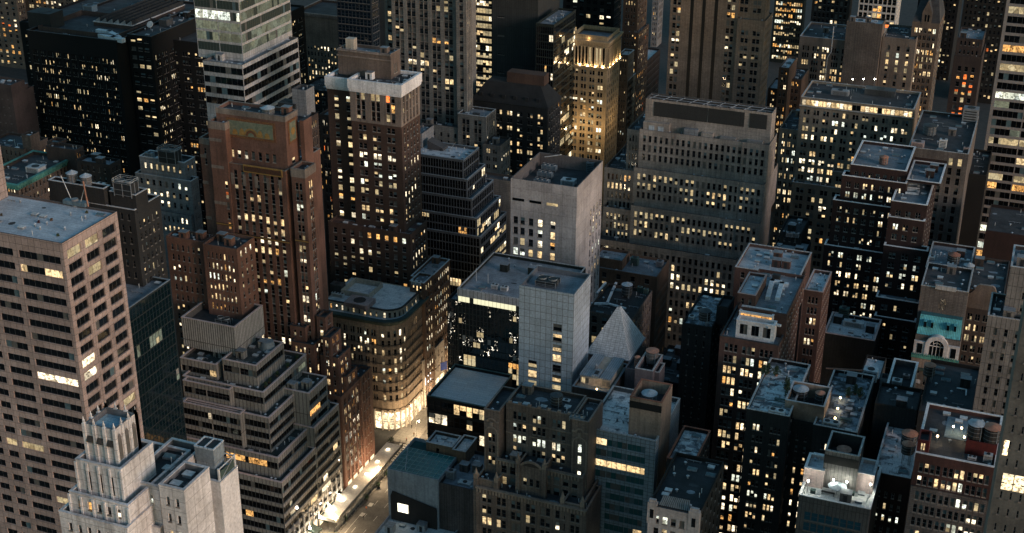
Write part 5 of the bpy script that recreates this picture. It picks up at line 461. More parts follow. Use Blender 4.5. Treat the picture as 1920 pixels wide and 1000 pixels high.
for bi,B_ in enumerate(DATA):
    rng=random.Random(bi*77+5)
    T=B_['t']; bx=np.array([t['b'] for t in T])
    root=thing(B_['name'],B_['label'],B_['cat'],(float(bx[:,0:2].mean()),float(bx[:,2].min()),0.)); ROOTS.append(root)
    wm=MB(); rf=MB(); cp=MB(); cr=MB(); wins=[]
    for ti,t in enumerate(T):
        SKIP[0]=sum(len(DATA[q]['t']) for q in range(bi))+ti if t.get('round') else -1
        for mb_,nm_ in ((rf,'roof'),(cp,'coping'),(cr,'cornice')): mb_.build(nm_,root)
        rf=MB(); cp=MB(); cr=MB()
        x0,x1,y0,y1,z0,z1=t['b']; e=ti*.004; x0+=e;x1-=e;y0+=e
        if z0>0: z0-=.6
        mat=wmat(t.get('m') or B_['mat']); par=t.get('par',1.0)
        spm=wmat(t['f']['sp']) if t.get('f') and t['f'].get('sp') else None
        ff,fr=t.get('f'),t.get('r')
        if t.get('round'):
            Rr=t['round']; cx,cy=x1-Rr,y0+Rr
            facade(wm,(x0,y0),(1,0),x1-Rr-x0,z0,z1,ff,mat,wins,rng,spm)
            K=5
            for k in range(K):
                a0=-math.pi/2+k*math.pi/2/K; a1=a0+math.pi/2/K
                p=(cx+Rr*math.cos(a0),cy+Rr*math.sin(a0)); q=(cx+Rr*math.cos(a1),cy+Rr*math.sin(a1)); L=math.dist(p,q)
                FF=dict(ff); FF['n']=1; FF['g']=1; FF['wf']=.6; FF['m']=.3
                facade(wm,p,((q[0]-p[0])/L,(q[1]-p[1])/L),L,z0,z1,FF,mat,wins,rng)
            facade(wm,(x1,y0+Rr),(0,1),y1-y0-Rr,z0,z1,fr,mat,wins,rng,spm)
            arc=[(cx+Rr*math.cos(-math.pi/2+k*math.pi/2/K),cy+Rr*math.sin(-math.pi/2+k*math.pi/2/K)) for k in range(K+1)]
            out=[(x0,y0)]+arc+[(x1,y1),(x0,y1)]
            wm.poly([(x1,y1,z0),(x0,y1,z0),(x0,y1,z1),(x1,y1,z1)],mat); wm.poly([(x0,y1,z0),(x0,y0,z0),(x0,y0,z1),(x0,y1,z1)],mat)
            rf.poly([(a,b,z1-.35) for a,b in out],rmat(t.get('roof','dark')))
            def offs(d): return [(x0,y0-d)]+[(cx+(Rr+d)*math.cos(-math.pi/2+k*math.pi/2/K),cy+(Rr+d)*math.sin(-math.pi/2+k*math.pi/2/K)) for k in range(K+1)]+[(x1+d,y1)]
            cc=wmat(t.get('cop') or B_.get('cornice') or t.get('cornice') or 'copperdark') ; tgt=cr if t.get('base',0) or ti==0 else cp
            prof=[(.3,-1.9),(1.0,-1.1),(1.5,-.5),(1.6,.1),(1.2,.25),(-.3,.25),(-.3,-.4)] if ti==0 else [(.05,-.4),(.3,-.2),(.3,.15),(-.35,.15),(-.35,-.4)]
            if ti==0: cc=wmat('copperdark')
            for (d0,h0),(d1,h1) in zip(prof,prof[1:]):
                A=offs(d0);Bq=offs(d1)
                for k in range(len(A)-1): tgt.poly([(*A[k],z1+h0),(*A[k+1],z1+h0),(*Bq[k+1],z1+h1),(*Bq[k],z1+h1)],cc)
            if ti==0:
                for h in (8.2,12.0,15.6,19.2,22.9,26.5,30.1,33.7): # string courses
                    for (d0,h0),(d1,h1) in zip([(.02,0),(.25,.05),(.25,.22),(.02,.27)],[(.25,.05),(.25,.22),(.02,.27)]):
                        A=offs(d0);Bq=offs(d1)
                        for k in range(len(A)-1): cr.poly([(*A[k],h+h0),(*A[k+1],h+h0),(*Bq[k+1],h+h1),(*Bq[k],h+h1)],wmat('tanrow'))
            continue
        pyr=t.get('pyr'); ms=t.get('mansard')
        facade(wm,(x0,y0),(1,0),x1-x0,z0,z1,ff,mat,wins,rng,spm)
        facade(wm,(x1,y0),(0,1),y1-y0,z0,z1,fr,mat,wins,rng,spm)
        wm.poly([(x1,y1,z0),(x0,y1,z0),(x0,y1,z1),(x1,y1,z1)],mat,[(0,z0),(x1-x0,z0),(x1-x0,z1),(0,z1)])
        wm.poly([(x0,y1,z0),(x0,y0,z0),(x0,y0,z1),(x0,y1,z1)],mat,[(0,z0),(y1-y0,z0),(y1-y0,z1),(0,z1)])
        th=.35
        if x1-x0<1.6 or y1-y0<1.6: rf.poly([(x0,y0,z1),(x1,y0,z1),(x1,y1,z1),(x0,y1,z1)],rmat(t.get('roof','dark'))); continue
        # parapet
        if t.get('cop') in('white','pale'): th=.5
        zi=z1-par
        wm.poly([(x0,y0,z1),(x1,y0,z1),(x1-th,y0+th,z1),(x0+th,y0+th,z1)],mat); wm.poly([(x1,y0,z1),(x1,y1,z1),(x1-th,y1-th,z1),(x1-th,y0+th,z1)],mat)
        wm.poly([(x1,y1,z1),(x0,y1,z1),(x0+th,y1-th,z1),(x1-th,y1-th,z1)],mat); wm.poly([(x0,y1,z1),(x0,y0,z1),(x0+th,y0+th,z1),(x0+th,y1-th,z1)],mat)
        a0,a1,b0,b1=x0+th,x1-th,y0+th,y1-th
        for q in([(a0,b0),(a1,b0)],[(a1,b0),(a1,b1)],[(a1,b1),(a0,b1)],[(a0,b1),(a0,b0)]):
            wm.poly([(*q[1],zi),(*q[0],zi),(*q[0],z1),(*q[1],z1)],mat)
        rf.poly([(a0,b0,zi),(a1,b0,zi),(a1,b1,zi),(a0,b1,zi)],rmat(t.get('roof','dark')))
        FREE.append((root,B_['on'],x0+th,x1-th,y0+th,y1-th,zi,bi,ti,mat))
        if t.get('cop'):
            ring(cp,x0-.06,x1+.06,y0-.06,y1+.06,z1+.004,z1+.16,th+.14,wmat(t['cop']))
        if t.get('crown'):
            for (o,h0,h1) in ((.6,z0+.6,z1+.1),(.4,z0-.1,z0+.6),(.2,z0-.6,z0-.1)): ring(cr,x0-o,x1+o,y0-o,y1+o,h0,h1,o+.3,mat)
        if B_.get('cornice') and ti==0:pass
        cn=t.get('cornice') or (ti==0 and t.get('cornice'))
        if cn:
            cm=wmat(cn)
            for (o,h0,h1) in ((1.1,z1-.5,z1+.15),(.8,z1-1.1,z1-.5),(.35,z1-2.0,z1-1.1)): ring(cr,x0-o,x1+o,y0-o,y1+o,h0,h1,o+.02,cm)
            k=x0
            while k<x1: cr.box(k,k+.35,y0-.78,y0-.02,z1-1.7,z1-1.12,cm); k+=1.3
            k=y0
            while k<y1: cr.box(x1+.02,x1+.78,k,k+.35,z1-1.7,z1-1.12,cm); k+=1.3
    wm.build('wall',root); rf.build('roof',root); cp.build('coping',root); cr.build('cornice',root)
    # windows: the hundred that show largest are parts of their own, the rest one mesh
    wins.sort(key=lambda w:-w[0]); fr='frame_light' if B_['mat'] in('redbrick','darkred','darkred2','loftbrick','redloft','whitegrid') else 'frame_dark' if B_['mat'] in('bluegreyframe','tealframe','black','blackgreen') else 'frame'
    rest=MB(); inv=Matrix.Translation(-root.location)
    for i,(s,p,ang,ww,hh,st,gl,mu) in enumerate(wins):
        me=winmesh(ww,hh,st.replace('.','.'),gl,mu,fr)
        if i<100 and s>0:
            o=bpy.data.objects.new('window',me); sc.collection.objects.link(o); o.parent=root; o.matrix_parent_inverse=inv; o.location=p; o.rotation_euler=(0,0,ang); NW+=1
        else:
            c,sn=math.cos(ang),math.sin(ang)
            for f_ in me.polygons:
                rest.poly([(p[0]+c*me.vertices[k].co.x-sn*me.vertices[k].co.y,p[1]+sn*me.vertices[k].co.x+c*me.vertices[k].co.y,p[2]+me.vertices[k].co.z) for k in f_.vertices],me.materials[f_.material_index])
    rest.build('window_rows',root,kind='stuff')
print('windows as parts',NW,'objects',len(bpy.data.objects))
# ------------------------------------------------------------------ ground
def structure(name,mb): o=mb.build(name); o['kind']='structure'; return o
g=MB(); am=roofmat('asphalt',(.035,.035,.036),(.06,.058,.056),scale=.3); g.poly([(-3000,-500,0),(1500,-500,0),(1500,4000,0),(-3000,4000,0)],am); structure('ground',g)

# ------------------------------------------------------------------ streets
BY={b['on']:(r,b) for b,r in zip(DATA,ROOTS)}
EX,WX=-190.,-160.
pave=wallmat('paving',(.20,.185,.165),(1.5,1.5,.03),var=.2,streak=0); kerbm=plain('kerb_stone',(.22,.21,.2)); white=plain('road_paint',(.62,.60,.55),.7)
roadm=roofmat('road_surface',(.10,.095,.088),(.16,.15,.14),scale=.25)
g=MB(); g.poly([(-183,200,.004),(-167,200,.004),(-167,900,.004),(-183,900,.004)],roadm); structure('road',g)
sw=MB()
for y0,y1 in ((225,289),(303,362),(381,442),(460,521),(539,600),(618,679),(697,760)):
    sw.box(EX-2,-183,y0-3,y1+3,0,.14,pave); sw.box(-167,WX+2,y0-3,y1+3,0,.14,pave)
structure('pavement',sw)
mk=MB()
y=300
while y<372:
    for x in (-179.3,-175.6,-171.5): mk.box(x-.07,x+.07,y,y+3,.006,.012,white)
    y+=8
for k in range(12): mk.box(-182.6+k*1.3,-182.6+k*1.3+.6,368.5,372.5,.006,.012,white)
for k in range(9): mk.box(-188,-184,366.5+k*1.5,367.2+k*1.5,.006,.012,white)
mk.box(-181.2,-179.8,339,341,.006,.012,white); mk.box(-181.2,-179.8,333,335,.006,.012,white); mk.box(-181.1,-181,322,333,.006,.012,white)
structure('road_markings',mk)
riv=MB(); rm_=plain('river_water',(.02,.07,.075),.25); riv.poly([(-700,1330,.05),(400,1330,.05),(400,2600,.05),(-700,2600,.05)],rm_); structure('river_water',riv) if False else None
# ------------------------------------------------------------------ lamps that really glow
def emit(key,col,s): return plain(key,(.02,.02,.02),.5,emit=col,es=s,noise=False)
bulb=emit('bulb_white',(1,.93,.78),30); bulbw=emit('bulb_warm',(1,.72,.38),14); bulbo=emit('bulb_orange',(1,.45,.15),10)
def point(name,loc,e,col,r=.15,parent=None):
    l=bpy.data.lights.new(name,'POINT'); l.energy=e*.36; l.color=col; l.shadow_soft_size=r
    o=bpy.data.objects.new(name,l); sc.collection.objects.link(o); o.location=loc
    if parent: o.parent=parent; o.matrix_parent_inverse=Matrix.Translation(-parent.location)
    return o
WARM=(1,.72,.42)
def street_lamp(x,y,h,label,e=1500,dx=1.2,mat=None,col=WARM,group=None):
    t=thing('street_lamp',label,'street lamp',(x,y,0),group)
    b=MB(); m=plain('lamp_metal',(.03,.03,.03)); b.cyl(x,y,0,.5,.16,m); b.cyl(x,y,.5,h,.07,m,r1=.05); b.tube((x,y,h-.1),(x+dx,y,h+.15),.04,m); b.build('pole',t)
    b=MB(); b.cyl(x+dx,y,h-.15,h+.12,.22,mat or bulb,8); b.build('lamp_head',t)
    point('lamp_light',(x+dx,y,h-.55),e,col,.25,t)
for k,(y,l) in enumerate([(384,'black street lamp on the corner beside the bright round shop'),(405,'street lamp further along the avenue beyond the bright round shop'),(352,'street lamp standing beside the long white pavement shed'),(322,'street lamp near the front end of the white pavement shed'),(429,'last street lamp before the mirror glass building hides the avenue')]):
    street_lamp(-184.3,y,6.5,l,e=7000,dx=.9)
for k,y in enumerate((308.5,315,321.5,328,334.5)):
    l=['first','second','third','fourth','fifth'][k]
    t=thing('wall_lamp',f'{l} glaring white lamp from the near end of the terraced building foot','wall lamp',(EX,y,5),'lamps at the terraced building foot')
    b=MB(); b.tube((EX+.0,y,5.2),(EX+1.1,y,5.2),.05,plain('lamp_metal',(.03,.03,.03))); b.build('bracket',t)
    b=MB(); b.cyl(EX+1.1,y,4.75,5.25,.32,emit('bulb_glare',(1,.9,.7),35),8); b.build('lamp_head',t)
    point('lamp_light',(EX+1.9,y,4.7),520,(1,.8,.55),.3,t)
for k,y in enumerate((310,317,324,331)):
    t=thing('awning',['nearest','second','third','farthest'][k]+' dark awning over the pavement of the terraced building','awning',(EX,y,3.2),'awnings of the terraced building')
    b=MB(); m=plain('awning_cloth',(.03,.05,.045),.9); x0,x1=EX+.05,EX+3.4
    b.poly([(x0,y-1.6,4.1),(x1,y-1.6,3.1),(x1,y+1.6,3.1),(x0,y+1.6,4.1)],m); b.poly([(x1,y-1.6,2.7),(x1,y+1.6,2.7),(x1,y+1.6,3.1),(x1,y-1.6,3.1)],m); b.poly([(x0,y-1.6,4.1),(x0,y-1.6,3.2),(x1,y-1.6,2.7),(x1,y-1.6,3.1)],m)
    b.build('cloth',t)
    for s in (-1.5,1.5):
        b=MB(); b.tube((x1-.1,y+s,0.1),(x1-.1,y+s,3.0),.04,plain('lamp_metal',(.03,.03,.03))); b.build('post',t)
# lit ground floor of the terraced building and the art deco base
def panel(root,name,x,y0,y1,z0,z1,mat,proud=.06):
    b=MB(); b.box(x,x+proud,y0,y1,z0,z1,mat); return b.build(name,root)
shopw=plain('shop_light',(.02,.02,.02),.4,emit=(1,.76,.44),es=.8,sample=True,noise=False); shopb=litmat('shop_light_bright',(1,.82,.52),.5,1.5,obj=.8); shopb.cycles.emission_sampling='FRONT'
r_,_=BY['the terraced office building']
for k in range(9): panel(r_,'shop_window',EX+.02,304.5+k*3.7,306.6+k*3.7,.5,4.2,shopw)
# fins of the shop front, lit from below
b=MB()
for k in range(12): b.box(EX+.05,EX+.5,304+k*3.05,304.25+k*3.05,4.3,11.5,wmat('palepanel'))
b.build('pilaster',r_)
r_,_=BY['the art deco tower']
for k in range(5): panel(r_,'shop_window',EX+.02,342.8+k*4.1,345.3+k*4.1,.5,4.6,shopw)
# ------------------------------------------------------------------ round corner shop
r_,bb=BY['the rounded corner building']; x0,x1,y0,y1,z0,z1=bb['t'][0]['b']; Rr=7; cx,cy=x1-Rr,y0+Rr; K=5
pts=[(x1-Rr-6.2,y0),(x1-Rr-3.1,y0)]+[(cx+Rr*math.cos(-math.pi/2+k*math.pi/2/K),cy+Rr*math.sin(-math.pi/2+k*math.pi/2/K)) for k in range(K+1)]+[(x1,cy+3.4),(x1,cy+6.8),(x1,cy+10.2),(x1,cy+13.2)]
for k in range(len(pts)-1):
    p,q=pts[k],pts[k+1]; dx,dy=q[0]-p[0],q[1]-p[1]; L=math.hypot(dx,dy); dx/=L;dy/=L; nx,ny=dy,-dx
    a=.32; A=(p[0]+dx*a+nx*.05,p[1]+dy*a+ny*.05); Bq=(q[0]-dx*a+nx*.05,q[1]-dy*a+ny*.05)
    b=MB(); b.poly([(*A,.4),(*Bq,.4),(*Bq,7.0),(*A,7.0)],shopb); b.poly([(A[0]+nx*.1,A[1]+ny*.1,3.3),(Bq[0]+nx*.1,Bq[1]+ny*.1,3.3),(Bq[0]+nx*.1,Bq[1]+ny*.1,3.6),(A[0]+nx*.1,A[1]+ny*.1,3.6)],MC['frame']); b.build('shop_window',r_)
    b=MB(); mm=wmat('palestone')
    c=(p[0]+nx*.25,p[1]+ny*.25); b.cyl(c[0],c[1],0,8.0,.36,mm,8); b.build('pilaster',r_)
for x,y in ((x1+1.6,y0+1),(x1-4,y0-1.8),(x1+1.8,y0+12)): point('shop_glow',(x,y,5.0),1100,(1,.78,.48),.8,r_)
# white limestone shop further along
r_,bb=BY['the white limestone shop']; x0,x1,y0,y1,z0,z1=bb['t'][0]['b']
for k in range(4): panel(r_,'shop_window',x1+.02,y0+.8+k*4.3,y0+4.2+k*4.3,.6,6.6,shopb)
panel(r_,'lit_sign',x1+.05,y0+1.2,y0+7,9.2,12.2,plain('sign_light',(.02,.02,.02),.4,emit=(1,.97,.9),es=2.6,noise=False))
point('shop_glow',(x1+2.2,y0+5,4.5),1300,(1,.82,.55),.8,r_)
f=MB(); f.poly([(x1+.3,y0+14,12),(x1+3.0,y0+14,13.5),(x1+3.0,y0+14.1,10),(x1+.3,y0+14.1,8.6)],plain('flag_blue',(.02,.05,.25))); o=f.build('flag'); o['label']='dark blue banner flag hanging from the white limestone shop'; o['category']='flag'
# ------------------------------------------------------------------ white pavement shed with a lit top
t=thing('pavement_shed','long white pavement shed with glowing roof along the avenue kerb','pavement shed',(-186.5,330,0))
b=MB(); pm=plain('shed_white',(.62,.58,.52),.7); b.box(-189.6,-183.4,322,371,3.7,3.9,pm); b.build('roof_deck',t)
b=MB(); b.box(-183.5,-183.4,322,371,3.9,4.9,pm); b.box(-189.6,-183.5,321.9,322.0,3.9,4.9,pm); b.build('parapet_board',t)
for k in range(17):
    b=MB(); y=323+k*2.95; b.box(-183.6,-183.4,y,y+.18,0.14,3.7,plain('shed_post',(.5,.47,.42))); b.build('post',t)
b=MB(); b.box(-184.2,-184.0,322.5,371,.15,1.5,pm); b.build('barrier',t)
for k in range(6):
    y=325+k*8.2; b=MB(); b.box(-187.5,-186.6,y,y+1.2,4.05,4.25,emit('shed_lamp',(1,.86,.62),2.5)); b.build('lamp_head',t); point('lamp_light',(-187,y+.6,5.3),90,(1,.82,.58),.4,t)
    point('lamp_light',(-186.5,y+.6,3.2),200,(1,.82,.58),.3,t)
# ------------------------------------------------------------------ people, cars, planters
def person(x,y,h,ang,label,cloth,legs,z=0.004,group=None):
    """one skin-modifier body mid-stride with clothing colours by height"""
    me=bpy.data.meshes.new('person'); s=h/1.75
    V=[(0,0,.93),(0,0,1.15),(0,0,1.42),(0,0,1.52),(0,.02,1.66),(.09,0,.9),(.10,.16,.5),(.10,.05,.07),(.10,.2,.04),(-.09,0,.9),(-.10,-.10,.5),(-.10,-.28,.09),(-.10,-.16,.03),
       (.19,0,1.4),(.23,-.1,1.12),(.22,.06,.9),(-.19,0,1.4),(-.23,.1,1.12),(-.22,.24,.93)]
    E_=[(0,1),(1,2),(2,3),(3,4),(0,5),(5,6),(6,7),(7,8),(0,9),(9,10),(10,11),(11,12),(2,13),(13,14),(14,15),(2,16),(16,17),(17,18)]
    Rr_=[.14,.13,.15,.055,.10,.10,.065,.045,.04,.10,.065,.045,.04,.06,.045,.035,.06,.045,.035]
    me.from_pydata([(a*s,b_*s,c*s) for a,b_,c in V],E_,[]); o=bpy.data.objects.new('person',me); sc.collection.objects.link(o)
    md=o.modifiers.new('skin','SKIN'); 
    for i,sv in enumerate(me.skin_vertices[0].data if me.skin_vertices else []): sv.radius=(Rr_[i]*s,)*2
    o.modifiers.new('sub','SUBSURF').levels=1
    mk_=('person_'+str(cloth)+str(legs))
    if mk_ not in MC:
        m,nt,bs=newmat(mk_); tc=N(nt,'ShaderNodeTexCoord'); sp_=N(nt,'ShaderNodeSeparateXYZ'); nt.links.new(tc.outputs['Object'],sp_.inputs[0])
        c=ramp(nt,sp_.outputs[2],[(0,legs),(.5,legs)]) ; mr=N(nt,'ShaderNodeMapRange'); nt.links.new(sp_.outputs[2],mr.inputs[0]); mr.inputs[2].default_value=2.0
        n=nt.nodes.new('ShaderNodeValToRGB'); n.color_ramp.interpolation='CONSTANT'; nt.links.new(mr.outputs[0],n.inputs[0]); e=n.color_ramp.elements
        e[0].position=0; e[0].color=(*legs,1); e[1].position=.46; e[1].color=(*cloth,1); q=e.new(.76); q.color=(.35,.2,.14,1); q=e.new(.86); q.color=(.03,.02,.015,1)
        nt.links.new(n.outputs[0],bs.inputs['Base Color']); MC[mk_]=m
    me.materials.append(MC[mk_])
    o.location=(x,y,z); o.rotation_euler=(0,0,ang); o['label']=label; o['category']='person'
    if group: o['group']=group
if True:
    bpy.ops.object.select_all(action='DESELECT') if False else None
def skinned(me):
    pass
PEOPLE=[(-178.8,331.5,1.8,0.3,'pedestrian in black walking in the roadway near the front of the photo',(.02,.02,.02),(.02,.02,.03)),
(-180.3,336.5,1.75,.2,'person in an orange top riding up the roadway beside the shed',(.5,.13,.04),(.03,.03,.04)),
(-187.6,377.3,1.75,1.2,'person in a white shirt crossing in front of the bright round shop',(.5,.47,.42),(.04,.04,.06)),
(-186.2,379.5,1.7,2.2,'person in a red top standing on the corner by the crosswalk',(.45,.06,.05),(.04,.04,.06)),
(-185.2,383.5,1.75,.5,'person in a brown coat on the corner near the black street lamp',(.2,.12,.07),(.03,.03,.03)),
(-185.8,398,1.7,.1,'person in black walking away beside the bright shop wall',(.02,.02,.02),(.02,.02,.02)),
(-186.6,403,1.8,3.0,'person in grey walking toward the camera beyond the bright shop',(.2,.2,.2),(.03,.03,.05)),
(-191.5,378.6,1.7,1.7,'person in dark green crossing the side street left of the flower bed',(.03,.07,.04),(.03,.03,.03)),
(-187.5,318,1.75,.2,'person in dark blue on the pavement between the awnings and the shed',(.03,.05,.12),(.03,.03,.04)),
(-186.0,314,1.7,2.9,'person in a pale top on the pavement in front of the shed',(.4,.38,.33),(.05,.05,.07)),
(-184.6,410,1.75,.0,'person in a pale jacket far along the avenue pavement',(.35,.3,.25),(.03,.03,.03)),
(-188.2,388.0,1.7,.2,'person in black against the lit windows of the round shop',(.015,.015,.015),(.02,.02,.02))]
for p in PEOPLE: person(p[0],p[1],p[2],p[3],p[4],p[5],p[6],z=.14 if p[0]<-183 and not 364<p[1]<379 else .004)
def planter(x,y,label,r=.6,col=(.03,.06,.025)):
    t=thing('planter',label,'planter',(x,y,0)); b=MB(); b.cyl(x,y,.0,.7,r*.8,plain('pot',(.05,.05,.05)),10,r1=r); b.build('pot',t)
    rg=random.Random(int(x*10+y)); b=MB(); m=plain('leaves',col,.8)
    for k in range(160):
        a=rg.random()*6.28; q=r*1.1*rg.random()**.5; z=.7+rg.random()*1.1; c=(x+q*math.cos(a),y+q*math.sin(a),z); d=Vector((rg.uniform(-1,1),rg.uniform(-1,1),rg.uniform(-1,1))).normalized()*.16; e=d.orthogonal().normalized()*.12
        b.poly([tuple(Vector(c)+d),tuple(Vector(c)+e),tuple(Vector(c)-d),tuple(Vector(c)-e)],m)
    b.build('foliage',t)
planter(-182.7,350,'round leafy planter at the kerb halfway along the white shed'); planter(-182.6,357,'leafy planter at the kerb near the far end of the white shed'); planter(-182.9,342,'leafy planter at the kerb behind the orange cyclist')
planter(-191,376.9,'long flower bed planter in front of the bright round shop',1.1,(.10,.05,.02)); planter(-183.9,329,'leafy planter at the near corner of the white shed')
def car(x,y,label,col,ang=0):
    t=thing('parked_car',label,'car',(x,y,0)); m=plain('paint_'+str(col),col,.25); gl=MC['g_dark']; tm=plain('tyre',(.01,.01,.01),.9)
    b=MB(); L,Wd=2.25,.9
    prof=[(-L,.35),(-L,.8),(-1.7,.95),(-1.1,1.42),(.5,1.45),(1.15,.98),(2.1,.85),(L,.6),(L,.35)]
    for s in (-1,1):
        pts=[(x+s*Wd,y+a,z) for a,z in prof]; b.poly(pts if s>0 else pts[::-1],m)
    for (a,z),(c,w_) in zip(prof,prof[1:]+prof[:1]): b.poly([(x-Wd,y+a,z),(x+Wd,y+a,z),(x+Wd,y+c,w_),(x-Wd,y+c,w_)],m)
    b.build('body',t)
    b=MB(); b.poly([(x-.78,y-1.68,.99),(x+.78,y-1.68,.99),(x+.74,y-1.13,1.42),(x-.74,y-1.13,1.42)],gl); b.poly([(x-.78,y+.56,1.43),(x+.78,y+.56,1.43),(x+.8,y+1.13,1.02),(x-.8,y+1.13,1.02)],gl)
    b.v=[(p[0],p[1],p[2]+.02) for p in b.v]; b.build('windscreen',t)
    for s in (-1,1):
        for q in (-1.4,1.4):
            b=MB(); b.tube((x+s*.72,y+q,.33),(x+s*.93,y+q,.33),.33,tm,12); b.build('wheel',t)
        b=MB(); b.box(x+s*.6-.15,x+s*.6+.15,y-L-.02,y-L+.02,.6,.74,plain('tail_lamp',(.3,.02,.01),.4,emit=(1,.1,.03),es=2,noise=False)); b.build('tail_light',t)
car(-181.5,392,'dark saloon car waiting at the kerb beyond the corner lamp',(.02,.02,.025)); car(-181.6,400,'silver car parked behind the dark saloon on the avenue',(.3,.3,.32)); car(-170,357,'dark car parked beside the plain grey rendered building',(.03,.02,.02))

